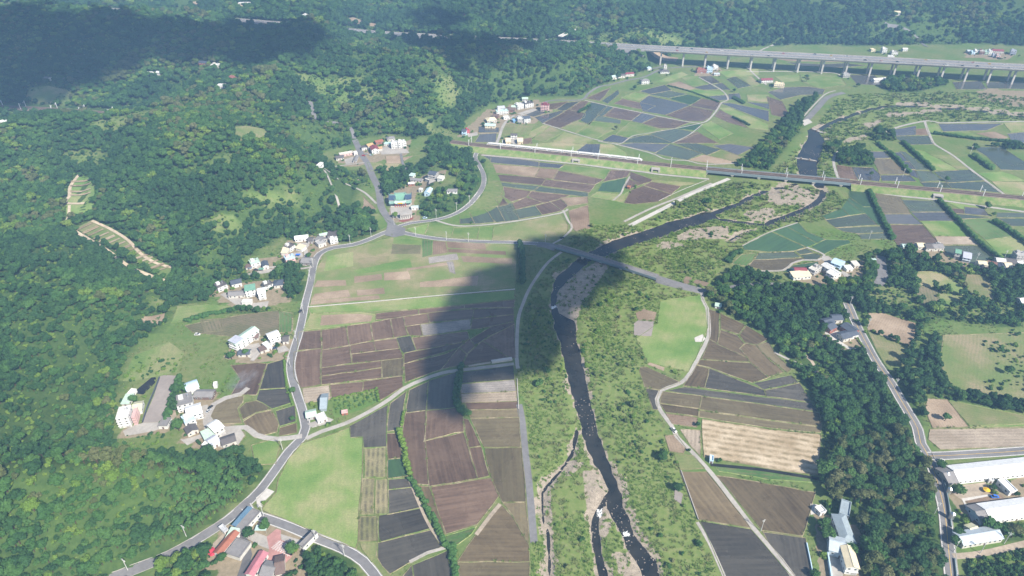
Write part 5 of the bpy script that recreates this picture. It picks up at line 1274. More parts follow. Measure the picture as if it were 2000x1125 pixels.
def facets(w, d, h, roof):
    'wall mesh and roof mesh of a building standing on the origin, front at -y'
    X, Y = w/2, d/2; rise = {'g': 0.20*d, 'G': 0.20*w, 'h': 0.22*min(w, d), 's': 0.13*d, 'f': 0.0, 'r': 0.2*d}[roof]
    mb = MB(); z0 = -2.0
    base = [(-X,-Y),(X,-Y),(X,Y),(-X,Y)]
    if roof == 's': tops = [h, h, h+rise, h+rise]
    else: tops = [h]*4
    for i in range(4):
        a, b = base[i], base[(i+1) % 4]
        mb.add([(*a, z0), (*b, z0), (*b, tops[(i+1) % 4]), (*a, tops[i])], [(0, 1, 2, 3)])
    if roof in 'gr':
        for sx in (-1, 1): mb.add([(sx*X, -Y, h), (sx*X, Y, h), (sx*X, 0, h+rise)], [(0, 1, 2) if sx > 0 else (0, 2, 1)])
    if roof == 'G':
        for sy in (-1, 1): mb.add([(-X, sy*Y, h), (X, sy*Y, h), (0, sy*Y, h+rise)], [(0, 1, 2) if sy < 0 else (0, 2, 1)])
    if roof == 'f': mb.add([(-X,-Y,h-0.05),(X,-Y,h-0.05),(X,Y,h-0.05),(-X,Y,h-0.05)], [(0,1,2,3)])
    rb = MB(); o = 0.5; t = 0.18
    def slab(P):
        n = len(P); rb.add([(x, y, z+t) for x, y, z in P] + list(P), [tuple(range(n)), tuple(range(2*n-1, n-1, -1))] + [(i, n+i, n+(i+1) % n, (i+1) % n) for i in range(n)])
    k = rise/(d/2) if roof in 'gr' else 0
    if roof == 'g':
        slab([(-X-o,-Y-o,h-k*o),(X+o,-Y-o,h-k*o),(X+o,0,h+rise),(-X-o,0,h+rise)]); slab([(-X-o,0,h+rise),(X+o,0,h+rise),(X+o,Y+o,h-k*o),(-X-o,Y+o,h-k*o)])
        rb.box(-X-o, X+o, -0.25, 0.25, h+rise+t-0.06, h+rise+t+0.14)
    if roof == 'r':
        n = 8
        for i in range(n):
            y0 = -Y-0.3+(d+0.6)*i/n; y1 = -Y-0.3+(d+0.6)*(i+1)/n; f = lambda y: h + rise*(1-(y/(Y+0.3))**2)
            slab([(-X-o, y0, f(y0)), (X+o, y0, f(y0)), (X+o, y1, f(y1)), (-X-o, y1, f(y1))])
    if roof == 'G':
        k = rise/X
        slab([(-X-o,-Y-o,h-k*o),(0,-Y-o,h+rise),(0,Y+o,h+rise),(-X-o,Y+o,h-k*o)]); slab([(0,-Y-o,h+rise),(X+o,-Y-o,h-k*o),(X+o,Y+o,h-k*o),(0,Y+o,h+rise)])
        rb.box(-0.25, 0.25, -Y-o, Y+o, h+rise+t-0.06, h+rise+t+0.14)
    if roof == 'h':
        m = min(w, d)/2; A, B = ((-X+m, 0), (X-m, 0)) if w >= d else ((0, -Y+m), (0, Y-m)); q = [(-X-o,-Y-o,h-0.2),(X+o,-Y-o,h-0.2),(X+o,Y+o,h-0.2),(-X-o,Y+o,h-0.2)]
        a = (*A, h+rise); b = (*B, h+rise)
        if w >= d: fs = [[q[0],q[1],b,a],[q[1],q[2],b],[q[2],q[3],a,b],[q[3],q[0],a]]
        else: fs = [[q[0],q[1],a],[q[1],q[2],b,a],[q[2],q[3],b],[q[3],q[0],a,b]]
        for P in fs: slab(P)
    if roof == 's': slab([(-X-o,-Y-o,h-0.13*o),(X+o,-Y-o,h-0.13*o),(X+o,Y+o,h+rise+0.13*o),(-X-o,Y+o,h+rise+0.13*o)])
    if roof == 'f':
        rb.add([(-X+0.3,-Y+0.3,h),(X-0.3,-Y+0.3,h),(X-0.3,Y-0.3,h),(-X+0.3,Y-0.3,h)], [(0,1,2,3)])
        for a in ((-X-0.1, X+0.1, -Y-0.1, -Y+0.3), (-X-0.1, X+0.1, Y-0.3, Y+0.1), (-X-0.1, -X+0.3, -Y+0.3, Y-0.3), (X-0.3, X+0.1, -Y+0.3, Y-0.3)): rb.box(*a, h-0.12, h+0.7)
    return mb, rb, rise
HOUSES = []
def house(x0, y0, x1, y1, depth, h, roof, wc, rc, storeys, name, label, cat=None, bare=False):
    a = G(x0, y0); b = G(x1, y1); u = (b-a)[:2]; w = max(np.linalg.norm(u), 2.5); u = u/np.linalg.norm(u)
    n = np.array([-u[1], u[0]]); 
    if n[1] < 0: n = -n
    c = (a[:2]+b[:2])/2 + n*depth/2
    cor = [c + u*sx*w/2 + n*sy*depth/2 for sx in (-1, 1) for sy in (-1, 1)]
    zb = max(float(H(*q)) for q in cor) if max(float(H(*q)) for q in cor)-min(float(H(*q)) for q in cor) < 1.5 else float(np.mean([float(H(*q)) for q in cor]))
    root = tag(empty(name, (c[0], c[1], zb), math.atan2(u[1], u[0])), label, cat or ('shed' if 'shed' in name or 'canopy' in name else 'house'), 'buildings of the valley')
    if n[0]*(-u[1]) + n[1]*u[0] < 0: root.rotation_euler = (0, 0, math.atan2(u[1], u[0])+math.pi)
    KEEPOUT.append(np.array([c + u*sx*(w/2+1.5) + n*sy*(depth/2+1.5) for sx, sy in ((-1,-1),(1,-1),(1,1),(-1,1))])); HOUSES.append((c, w, depth))
    mb, rb, rise = facets(w, depth, h, roof)
    mb.build('wall', pal(wc), root); rb.build('roof', pal(rc), root)
    def window(loc, rz):
        near = math.hypot(c[0], c[1]) < 600; o = obj('window', ME_FRAME if near else ME_WIN, None, root, loc=loc, rot=rz)
        if near: obj('pane', ME_PANE, None, o)
    if not bare:
        st = storeys; fh = h/st
        for s_ in range(st):
            nwin = max(1, int(w/3.2)); nsid = max(1, int(depth/4.5))
            for i in range(nwin):
                x = -w/2 + (i+0.5)*w/nwin
                if s_ == 0 and i == nwin//2: continue
                window((x, -depth/2, s_*fh + 0.55*fh), 0.0)
            for sd in (-1, 1):
                for i in range(nsid):
                    window((sd*w/2, -depth/2 + (i+0.5)*depth/nsid, s_*fh + 0.55*fh), sd*math.pi/2)
        obj('door', ME_DOOR if storeys < 2 else ME_SHUT, None, root, loc=(-w/2 + (max(1, int(w/3.2))//2+0.5)*w/max(1, int(w/3.2)), -depth/2, 0))
        if storeys >= 2:
            for s_ in range(1, storeys):
                m2 = MB(); m2.box(-w/2-0.25, w/2+0.25, -depth/2-0.9, -depth/2-0.003, s_*fh-0.12, s_*fh+0.12); m2.build('ledge', pal(wc), root)
        if roof == 'f' and storeys >= 2:
            obj('water_tank', ME_TANK, None, root, loc=(w*0.25, depth*0.2, h))
            m2 = MB(); m2.box(-w*0.35, -w*0.35+min(3.2, w*0.4), depth*0.05, depth*0.05+min(3, depth*0.35), h, h+2.3); m2.build('stair_housing', pal(wc), root)
    return root
B = '''
577,473.4 602.6,470.6|7|4|g|white|sheetwhite|1|long_shed|long white-roofed shed behind a paved yard at the forest edge
602,476 611,476|8|3.4|g|palegrey|dark|1|small_house|small dark-roofed house next to the long white shed
616,473 626,478|9|3.6|g|palegrey|grey|1|farmhouse|grey farmhouse set askew between white shed and roadside houses
623,485 638,480|9|4|f|offwhite|palegrey|1|roadside_house|pale grey flat-roofed house right against the inner road bend
626,466 641,463|5|3.4|g|offwhite|palegreen|1|small_shed|pale green roofed shed behind the askew grey farmhouse
640,467 658,466|10|3.8|f|grey|dark|1|old_house|wide dark flat-roofed old house behind the white roadside front
646,478 661,475|5|6|f|white|white|2|roadside_house|white two-storey house front on the main road near the village track
567.5,493 578,486|8|6|f|white|dark|2|village_house|white two-storey house with a dark flat roof between cream canopies
550,499 561,499|9|3.2|s|offwhite|cream|1|canopy_shed|cream canopy shed on the forest side of the dark flat-roofed house
578,489 590,492.5|7|3.2|s|white|cream|1|canopy_shed|cream canopy shed facing the small paved lane
561,521 579,516|8|9|f|pink|lightblue|3|village_house|pink three-storey house above the old grey farmhouse
588,518 611,519|10|3.4|g|grey|grey|1|old_house|rambling old grey farmhouse beside the road ditch
427.5,571.5 446,564|8|6|f|white|dark|2|village_house|white two-storey L-corner house farthest into the forest village
454,563.5 473.5,559|8|4.5|g|white|slate|1|village_house|white house with a plain slate gable roof and three windows
482,582 501.5,578.5|8|9|s|white|green|3|village_house|three-storey white house with a bright green metal roof
507,587 521,584.5|9|9|g|white|sheetwhite|3|village_house|tall white three-storey house next to the green-roofed one
447,583.5 480,581|7|3.4|g|offwhite|grey|1|row_house|low grey-roofed row house below the slate gable house
473,596 491,596|5|3|f|white|white|1|canopy_shed|low white flat canopy at the lower edge of the village
519,567.5 535,561|7|5|f|white|dark|2|village_house|white house with dark flat roof joined to a slate hip roof
536,564 553,562|9|3.8|h|offwhite|slate|1|village_house|slate hip-roofed house beside a tall conical tree
492,525 510,520|9|5.5|f|white|palegreen|2|row_house|long two-storey row house with pale green roof up the slope
514.5,527 526,524.5|9|4|G|white|slate|1|small_house|small white house with slate gable end towards the terrace plots
481,527.5 491.5,527|5|3|s|offwhite|brown|1|small_shed|brown lean-to shed with a blue tarpaulin front
368,772 391,764|10|4.5|r|white|lightblue|1|workshop|workshop with a curved light blue roof above the old brown houses
418,759 425,758|4|3|f|white|white|1|kiosk|tiny white kiosk by the smoking paddy
380,781 416,781|8|3.2|g|brown|grey|1|old_house|old brown-grey tiled houses below the blue curved roof
350,807 380,799|12|8|f|white|grey|3|village_house|broad three-storey house with a weathered grey flat roof
370,825 398,816.5|11|7|g|white|sheetwhite|2|village_house|large white-roofed two-storey house facing the curved village lane
365,838 385,829|9|6|f|white|lightblue|2|village_house|pale blue flat-roofed house behind a small dark gable
368.5,854 389,845|7|3.5|G|offwhite|dark|1|small_house|small house with a dark brown gable roof by the lane bend
424,858 441,847|11|8|r|offwhite|sheetwhite|2|village_house|tall house with a bright white curved roof above the parked cars
404,868 424,859|9|4|s|offwhite|palegreen|1|barn|barn with a washed-out pale green roof
417,878 432,868|9|4|g|white|lilac|1|barn|barn with a lilac-white gable roof over the trees
396,876 412,880|7|3.4|f|white|white|1|low_shed|low bright white shed roof against the grove
437,877 463,868|8|4|g|offwhite|dark|1|long_house|long dark grey gabled house at the lower edge of the village
234,837 258,833|12|11|f|white|white|4|apartment_block|white four-storey block with pink side terraces alone at the forest edge
262,811 279,808|10|4|g|white|paleyellow|1|side_shed|pale yellow ribbed roof beside the four-storey block
239,794 253,794|9|3|s|offwhite|palegreen|1|small_shed|pale green shed roof above the four-storey block
247,779 257,780|8|3|f|white|white|1|small_shed|small white shed at the end of the fish pond
311,838 328,838|8|3.2|f|white|grey|1|yard_house|grey and white hut between gravel yard and round tree
450.5,681 465,687.5|24|8|G|white|palegreen|3|long_block|long white three-storey block with pale green and lilac gable roof
480,666 505,665|7|3.2|g|offwhite|brown|1|old_house|old brown tile-roofed house between the two white blocks
466,698 488,697|6|3|g|offwhite|slate|1|low_house|low house with dark solar panels on its roof
530,676 550,668.5|9|8.5|g|white|sheetwhite|3|village_house|white three-storey house closest to the main road curve
523,687 533,682|8|4|f|white|white|1|annex|white flat annex in front of the three-storey house by the road
510,691.5 523,687|5|3|s|offwhite|brown|1|small_shed|brown lean-to roof beside the concrete lane
553,673 564,672|8|3.4|g|offwhite|dark|1|old_house|dark-roofed cottage squeezed against the main road
626.5,804 638,803|16|3|g|greyblue|greyblue|1|greenhouse|long grey-blue net greenhouse next to the orchard
600,822 619,818|7|3.5|g|palegrey|palegreen|1|road_shed|pale green roofed shed at the road fork by the orchard
622,829 640,822|7|3|f|white|white|1|yard_shed|white flat shed in the cluttered yard by the orchard
668,812 680,810|3|2.2|f|terracotta|pink|1|small_hut|tiny red and white hut at the lower edge of the orchard
664,307 691,302|5|3.5|f|pink|offwhite|1|row_house|low pinkish row house west of the wide village road
657,314 672,312|8|3.4|g|offwhite|dark|1|old_house|dark-roofed old house next to the pinkish row house
690,318 696,318|16|3.2|G|palegrey|grey|1|long_house|narrow grey-roofed wing running away beside the courtyard
692,304.5 699,303.5|5|4|f|white|white|1|small_house|small white cube house on the wide village road
624,327 633,327|4|3|f|white|white|1|small_shed|lonely white shed at the end of a concrete lane in the scrub
720,293 731,290|8|6|g|white|orange|2|village_house|white house with an orange roof near the top of the village
727,302 741,300|13|7.5|G|white|maroon|3|village_house|white three-storey house with a long maroon gable roof
738,295 747,294|5|3|s|offwhite|orange|1|canopy_shed|small orange canopy beside the maroon-roofed house
735,283 749,280|7|3.5|g|brick|terracotta|1|brick_house|brick house with a terracotta roof at the village back
757,277 772,275|8|4|h|offwhite|grey|1|old_house|grey hip-roofed old house below the forest behind the village
765,291 777,290|8|9|f|white|white|3|village_house|white three-storey house with rear terrace beside its twin
779,290 794,287.5|8|9|f|white|white|3|village_house|white three-storey house ending the village row by the tree line
750,285 764,286|6|3|f|white|paleteal|1|yard_shed|pale teal yard roof between terracotta house and white houses
707,294 717,293|6|4|f|white|dark|1|workshop|dark-roofed roadside workshop with parked vehicles around it
695,360 703,359|4|3|f|white|pink|1|small_hut|white hut alone among trees west of the wide road
804,411 818,410|5|3|r|white|paleteal|1|pavilion|pale teal curved pavilion beside the temple plaza
829,384 839,383|12|4|G|lightblue|lightblue|1|long_shed|light blue metal shed on bare ground east of the temple
837,354 851,352|9|9|g|palegrey|slate|3|village_house|three-storey grey house with a slate roof on the knoll
831,355 838,356|6|3|s|offwhite|offwhite|1|canopy_shed|off-white canopy on the temple side of the slate three-storey house
854,355 864,354|7|3.4|s|white|offwhite|1|canopy_shed|off-white canopy on the wooded side of the slate three-storey house
802,357 824,356.5|6|3|g|offwhite|grey|1|row_house|long low grey house above the little paved lane
787,349 797,348|7|3.4|g|palegrey|grey|1|old_house|old grey house among trees north of the temple
799,348 807,349|6|3|s|white|paleteal|1|small_shed|pale teal shed roof joined to the old grey house
798,364 809,363|4|3|g|terracotta|white|1|small_house|white-roofed brick hut by the paved lane near the temple
873,379 893,379|6|3|g|white|grey|1|low_house|long low grey-roofed house alone on the wooded knoll
818,376 824,376|4|3|f|white|white|1|small_hut|small white hut beside the light blue shed
902,264 910,265|8|7|g|lightblue|slate|2|village_house|pale blue two-storey house by the crossing near the railway
911.5,263 917,262|6|7|f|crimson|crimson|2|shop_house|crimson fronted house beside the pale blue one
947,250 967,251|8|4|g|cream|paleteal|1|village_house|cream house with a pale teal roof above a flooded paddy
952,241 970,239|12|4|h|offwhite|cream|1|hall|broad hall with a cream hipped roof
962,231 972,232|8|4|g|brownred|brown|1|old_house|brown-roofed house behind the cream hall
970,225 993,223|8|6|f|white|paleteal|2|village_house|white two-storey house with a pale teal terrace in the village middle
973,217 986,216|9|5|g|white|lilac|1|village_house|lilac-roofed house high in the far village
984,234 995,233|6|3.5|f|white|white|1|small_house|white box house on the village lane
988,219 1005,219.5|10|4|h|brownred|brown|1|old_house|large brown hip-roofed house in the village middle
1011,215 1023,212|9|8|f|white|white|3|village_house|white three-storey house beside the open village square
999,214 1009,214|7|4|g|palegrey|palegreen|1|village_house|pale green roofed house beside the brown hip roof
1026,212 1042,209|10|8|f|white|dark|3|village_house|white three-storey block with dark roof strip on the square
1020,198 1031,198|7|4|g|palegrey|palegreen|1|farmhouse|pale green roofed farmhouse highest above the square
1056,217 1071,218|9|11|f|pink|maroon|4|village_house|pink four-storey house standing alone among flooded paddies
1011,241 1023,240|9|8|f|palegrey|white|3|village_house|grey and white three-storey house next to the slate roof
1024,241 1036,239.5|10|8|g|white|slate|3|village_house|white three-storey house with a wide slate roof facing stubble strips
1003,240 1010,239|6|3|s|skyblue|skyblue|1|small_shed|vivid blue shed at the corner of the three-storey house
988,282 997,282|13|4|g|cream|cream|1|farm_wing|cream wing of the courtyard farm nearer the village lane
1011,282 1021,282|13|4|g|cream|cream|1|farm_wing|cream wing of the courtyard farm nearer the brown plot
997.5,271 1010,271|6|6|g|white|dark|2|farm_house|dark-roofed main house closing the cream farm courtyard
1253,165 1268,164|9|7|h|white|grey|2|villa|white villa with a grey hip roof by the foot of the wooded spur
1290,144 1307,144|9|4|h|white|dark|1|shrine_house|low dark hip-roofed house with white eaves at the road bend
1296,138 1302,138|5|10|f|offwhite|offwhite|2|tower_house|narrow off-white tower behind the low hip-roofed house
1265,138 1272,137|6|4|s|white|lightblue|1|small_house|light blue roofed house half hidden at the forest foot
1192,156 1205,155|7|4|g|offwhite|paleteal|1|row_house|pale teal roofed house at the near end of the forest-foot row
1206,153 1221,152|7|4|g|offwhite|dark|1|row_house|dark-roofed middle house of the forest-foot row
1222,150 1238,149|7|4|g|offwhite|maroon|1|row_house|maroon-roofed house at the far end of the forest-foot row
1361,143 1379.5,143|10|7|f|brick|brick|2|row_house|brick-red two-storey row house near the viaduct
1380,143 1391,143|9|10|f|lightblue|lightblue|3|village_house|light blue three-storey house next to the brick-red row
1393,136.5 1402,136|8|7|f|white|white|2|village_house|white house behind the light blue one near the viaduct
1395,148 1405,148|6|3|g|offwhite|bluegrey|1|yard_shed|low blue-grey shed in front of the white house near the viaduct
1487,163 1509,162|9|6|g|white|maroon|2|farmhouse|white farmhouse with maroon roof among trees and paddies
1511,171 1531,172|9|7|f|cream|cream|2|farmhouse|cream two-storey farmhouse beside the flooded field
1646,152 1659,152|8|7|f|palegrey|palegrey|2|farmhouse|pale grey two-storey house at the foot of the viaduct piers
1707,161 1731,159|8|4|g|white|white|1|long_shed|long white shed standing in the flooded field by the viaduct
1701,101.5 1709,101.5|8|5|f|cream|cream|1|farmhouse|small cream house beyond the viaduct at the forest edge
1722,104.5 1731,104.5|8|10|f|white|white|3|farmhouse|tall narrow white house beyond the viaduct
1741,107.5 1753,107.5|8|6|f|white|palegrey|2|farmhouse|white two-storey house just behind the viaduct parapet
1763,100.5 1772,100.5|7|5|g|white|white|1|farmhouse|white gabled house among the trees beyond the viaduct
1889,104 1896,104|7|4|g|palegrey|bluegrey|1|village_house|blue-grey roofed house at the near end of the hamlet beyond the viaduct
1897,107 1903,107|8|5|f|lightblue|lightblue|2|village_house|light blue house in the hamlet beyond the viaduct
1903.5,106 1911,106|9|7|f|white|white|2|village_house|white house with balconies in the hamlet beyond the viaduct
1911.5,107 1921,107.5|9|8|f|brownred|white|2|village_house|red-brown house with white roof in the hamlet beyond the viaduct
1922,107.5 1929.5,108|9|7|f|palegreen|paleteal|2|village_house|pale green house in the hamlet beyond the viaduct
1930,108 1936,108|8|9|f|white|white|3|village_house|tallest white house in the hamlet beyond the viaduct
1937,104.5 1959,105.5|10|6|g|offwhite|maroon|2|row_house|long maroon-roofed building in the hamlet beyond the viaduct
1938,112 1944,112.3|7|5|f|lilac|lilac|2|village_house|lilac-grey house at the field edge of the far hamlet
1945,113.5 1953,114|7|6|f|pink|offwhite|2|village_house|pink house nearest the viaduct in the far hamlet
1972,107 1983,108|8|9|f|lilac|lilac|3|village_house|tiered grey house apart from the far hamlet under the mountain
1733,29 1739,29|9|10|f|white|white|3|mountain_house|white terraced house high on the distant mountainside
1746,31 1757,31|8|5|g|offwhite|cream|1|mountain_house|cream-roofed house on the distant mountainside clearing
1621,521 1639,528|11|6|g|lightblue|lightblue|2|big_barn|large light blue roofed barn behind the white village houses
1602,526 1617,535|8|6|g|white|white|2|village_house|long white two-storey house beside the light blue barn
1612,540 1626,548|11|6|g|white|white|2|village_house|white gabled house closest to the bright green tree
1576,533 1589,539|13|6|f|palegrey|offwhite|2|village_house|grey and cream flat-roofed house beside the crescent rice field
1552,539 1575,539|9|5|g|bluegrey|maroon|1|barn|barn with a maroon metal roof at the rice field edge
1549,548 1583,545|8|4|s|white|cream|1|canopy_barn|long cream canopy barn in front of the maroon roof
1668,524 1678,523|7|3|s|offwhite|offwhite|1|small_shed|off-white shed roof at the top of the paved farm yard
1653,531 1665,530|6|3|s|white|white|1|small_shed|white shed roof beside the paved farm yard
1763,487 1774,487|6|3|g|white|paleteal|1|small_shed|pale teal shed at the corner of the purple paddy
1792,488 1806,488|8|4|g|offwhite|cream|1|village_house|cream-roofed house below the purple paddy
1808,491 1822,491|10|4|g|offwhite|dark|1|old_house|dark brown roofed old house below the purple paddy
1823,491 1842,490|9|4|g|offwhite|grey|1|old_house|grey roofed old house with a white side roof below the straw field
1862,505 1872,507|9|8|g|palegrey|green|2|village_house|narrow house with a green roof standing in the dark paddy
1878,511 1893,514|13|6|g|bluegrey|lilac|2|big_barn|lilac-blue metal barn beside the narrow green-roofed house
1910,524 1926,525|8|5|g|offwhite|cream|1|village_house|cream-roofed house at the trees past the lilac-blue barn
1927,522 1943,526|8|4|g|offwhite|brownred|1|old_house|rusty brown roofed cottage between cream roofs
1945,517 1962,519|8|4|g|offwhite|white|1|village_house|white-roofed house behind the hedge end
1963,519 1983,522|10|4|g|offwhite|dark|1|old_house|broad dark-roofed house next to the many-windowed white house
1949,529 1962,531|8|4|G|offwhite|slate|1|small_house|slate-roofed cottage at the very edge of the woods
1963,528 1976,528|9|4|g|offwhite|cream|1|village_house|cream gabled house among dark roofs
1982,511 2004,512|9|8|f|palegrey|palegrey|3|village_house|many-windowed grey and white three-storey house at the hedge foot
1990,526 2006,526|8|5|f|white|white|1|village_house|bright white flat house below the many-windowed one
1993,598 2010,598|8|4|g|white|white|1|farm_shed|white farm shed alone in the eastern orchard
1646,669 1662,665|9|4|g|offwhite|slate|1|courtyard_wing|slate front wing of the traditional courtyard house
1640,644 1661,658|9|5|g|brick|slate|1|courtyard_hall|slate main hall of the traditional courtyard house
1620,652 1633,646|9|4.5|g|brick|slate|1|courtyard_wing|slate rear wing of the courtyard house with brick end
1613,641 1629,637|8|4|g|brownred|slate|1|courtyard_annex|slate annex on the forest side of the courtyard house
1626,632 1645,631|8|4|g|offwhite|slate|1|courtyard_annex|slate building behind the courtyard house by the stone terrace
1663,663 1675,660|7|4|g|white|slate|1|courtyard_gatehouse|small slate gatehouse nearest the yellow-lined road
1616,1084 1646,1092|11|6|g|bluegrey|bluegrey|1|long_barn|blue-grey barn linking the pale blue wall to the cream barn
1648,1121 1672,1124|14|8|G|white|cream|2|big_barn|tall barn with a cream gable roof in the corner grove
1641,1066 1668,1068|20|4|h|white|greyblue|1|villa|grey hip-roofed villa hidden among trees by the paddies
1636,1010 1655,1017|12|4|f|white|greyblue|1|garden_house|flat blue-grey garden house above the hip-roofed villa
1600,1009 1612,1004|5|3|f|white|white|1|garden_pavilion|white garden pavilion beside the paddy corner
1870,946 2035,928|13|3.4|g|sheetwhite|sheetwhite|1|poultry_shed|upper of the two very long bright white poultry sheds
1851,950 1869,947|13|3|g|palegrey|grey|1|shed_porch|dark grey porch on the end of the upper white poultry shed
1933,1024 2035,1010|13|3.4|g|sheetwhite|sheetwhite|1|poultry_shed|lower of the two very long bright white poultry sheds
1914,1027 1932,1024|13|3|g|bluegrey|grey|1|shed_porch|dark grey porch on the end of the lower white poultry shed
1878,1072 1955,1059|9|4|g|offwhite|bluegrey|1|long_shed|long blue-grey roofed shed beside the dirt lane
1899,1050 1912,1046|7|3|g|paleyellow|paleyellow|1|small_shed|pale yellow roofed shed beside the round mango tree
1968,969 1982,966|10|4|f|white|sheetwhite|1|white_tent|square white roof in the brown yard between the poultry sheds
1929,944 1938,945|6|3|f|white|white|1|gate_shed|small white shed against the upper poultry shed
462,1037 479,1044|15|4|f|white|grey|1|corner_shop|grey flat-roofed house with a blue roof strip at the road fork
421,1086 434,1091|16|4|G|white|terracotta|1|red_house|long terracotta tiled house next to the red sunshade
443,1058 458,1061|7|3.5|s|white|palegreen|1|annex|pale green roofed annex joined to the terracotta house
443,1087 470,1096|11|3.4|f|offwhite|grey|1|flat_canopy|wide grey flat canopy between terracotta and pink roofs
482,1128 498,1132|15|4|G|white|rose|1|pink_house|house with a rose pink ridged roof beside the tiled court
510,1130 533,1134|9|4|g|offwhite|grey|1|old_house|grey tiled house at the lower end of the tiled court
541,1130 558,1126|12|4|g|offwhite|brown|1|old_house|brown tiled house at the corner of the tiled court
586,1073 594,1078|12|5|f|white|grey|1|hall|grey flat-roofed hall with a white side wall beside the road ditch
440,1046 448,1040|6|3|f|offwhite|silver|1|small_shed|cluttered silver shed roof above the terracotta house
1386,905 1391,906|5|2.6|f|bluegrey|lightblue|1|tool_shed|light blue tool shed on the farm path at the irrigation ditch
1396,602 1407,604|4|2.8|s|white|palegreen|1|field_shed|pale green field shed under the trees at the paddy corner
1225,369 1230,370|4|3|g|terracotta|terracotta|1|shrine|tiny red shrine beside a lone shrub among the paddies
97,158 100,158|3|2.5|f|white|white|1|small_shed|tiny white shed on the shaded hillside road
390,132 405,130|8|6|g|brick|slate|2|hill_house|slate-roofed brick house on the hazy hillside
413,135 427,136|8|6|f|offwhite|white|2|hill_house|white house beside a round tree on the hazy hillside
288,148 298,148|6|3|g|white|white|1|hill_shed|nearer of two low white sheds on the hazy hillside
306,147 313,147|6|3|g|white|white|1|hill_shed|smaller of two low white sheds on the hazy hillside
450,163 466,162|7|4|g|offwhite|brick|1|hill_house|reddish roofed house on the hazy hillside
425,173 440,174|7|4|f|white|white|1|hill_house|small white house below the reddish roof on the hillside
0,246 18,245|8|4|f|white|white|1|valley_house|white house below the railway in the side valley
590,36 604,38|9|7|f|white|white|2|mountain_house|white house above the motorway on the distant slope
525,24 540,24|10|6|f|white|white|2|mountain_house|white house on the distant slope beside a pale clearing
466,12 492,10|10|5|f|sand|white|1|mountain_house|sandy coloured buildings at the top of the distant slope
'''
for ln in B.strip().splitlines():
    a, dp, h, rf, wc, rc, st, nm, lb = ln.split('|'); (x0, y0), (x1, y1) = pts(a)
    house(x0, y0, x1, y1, float(dp), float(h)*(0.84 if float(h) > 4.6 else 0.95), rf, wc, rc, int(st), nm, lb, bare=nm in ('canopy_shed', 'greenhouse', 'flat_canopy', 'kiosk'))
# extra parts that make single buildings recognisable
def find(lb): return next(o for o in SC.objects if o.get('label', '').startswith(lb))
o = find('white four-storey block')
for i in range(4):
    mb = MB(); mb.box(5.0, 8.0, -5.0, 5.5, i*2.3-0.1, i*2.3+0.15); mb.box(7.7, 8.0, -5.0, 5.5, i*2.3+0.15, i*2.3+1.0); mb.build('terrace', pal('pink'), o)
o = find('grey flat-roofed house with a blue'); mb = MB(); mb.box(-5.9, -2.6, -7.6, 7.6, 4.52, 4.7); mb.build('roof_strip', pal('bluesteel'), o)
o = find('pink four-storey house'); mb = MB(); mb.box(-3, 3, -2, 3, 9.25, 11.6); mb.build('penthouse', pal('maroon'), o)
o = find('long white three-storey block'); mb = MB(); mb.box(-4.5, 4.5, -12.6, -4.0, 8.9, 9.05); mb.build('roof_panel', pal('lilac'), o)
# ------------------------------------------------------------------ temple
a = at(763, 405); b = at(802, 403); u = (b-a)[:2]; W = np.linalg.norm(u); u /= W; n = np.array([-u[1], u[0]]); c = (a[:2]+b[:2])/2 + n*9
T = tag(empty('temple', (c[0], c[1], 0), math.atan2(u[1], u[0])), 'temple with swept green tiled roofs and twin dark side towers by the crossroads', 'temple')
KEEPOUT.append(np.array([c + u*sx*(W/2+3) + n*sy*13 for sx, sy in ((-1,-1),(1,-1),(1,1),(-1,1))]))
mb = MB(); mb.box(-W/2, W/2, -9, 9, -0.3, 0.5); mb.build('platform', MAT['concrete_pale'], T)
mb = MB(); mb.box(-W*0.3, W*0.3, -5.5, 8.5, 0.5, 6.5); mb.build('main_wall', pal('white'), T)
def swept(w, d, z, rise, curl, mat, name, y0=0.0, x0=0.0):
    'hip and gable roof whose eaves curl up at the corners'
    v = []; f = []; nx, ny = 12, 8
    for j in range(ny+1):
        for i in range(nx+1):
            s = 2*i/nx-1; t = 2*j/ny-1
            prof = (1-abs(t))**1.25; zz = z + rise*prof*(1 if abs(s) < 0.8 else 1-(abs(s)-0.8)*1.6) + curl*(abs(s)**4)*(0.35+0.65*abs(t)**2)
            v.append((x0 + s*w/2, y0 + t*d/2, zz))
    for j in range(ny):
        for i in range(nx): k = j*(nx+1)+i; f.append((k, k+1, k+nx+2, k+nx+1))
    m = len(v); v += [(p[0], p[1], p[2]-0.35) for p in v]; f += [tuple(q+m for q in g)[::-1] for g in f]
    r = obj(name, mesh(name, v, f), pal(mat), T)
    mb = MB(); mb.box(x0-w*0.40, x0+w*0.40, y0-0.3, y0+0.3, z+rise*0.98, z+rise+0.8)
    for sx in (-1, 1): mb.bar((x0+sx*w*0.38, y0, z+rise+0.6), (x0+sx*w*0.47, y0, z+rise+2.0), 0.3)
    mb.build('ridge', pal('teal'), r); return r
swept(W*0.62, 15, 6.8, 4.6, 2.0, 'green', 'main_roof', 2.5)
swept(W*0.60, 8, 5.2, 1.6, 1.2, 'palegreen', 'porch_roof', -7.5)
for i in range(6): mb = MB(); mb.cyl(-W*0.26 + i*W*0.52/5, -9.3, 0.5, 5.2, 0.3); mb.build('porch_column', pal('red'), T)
mb = MB(); mb.box(-2.6, 2.6, -11.9, -11.6, 5.3, 6.4); mb.build('sign_board', pal('yellow'), T)
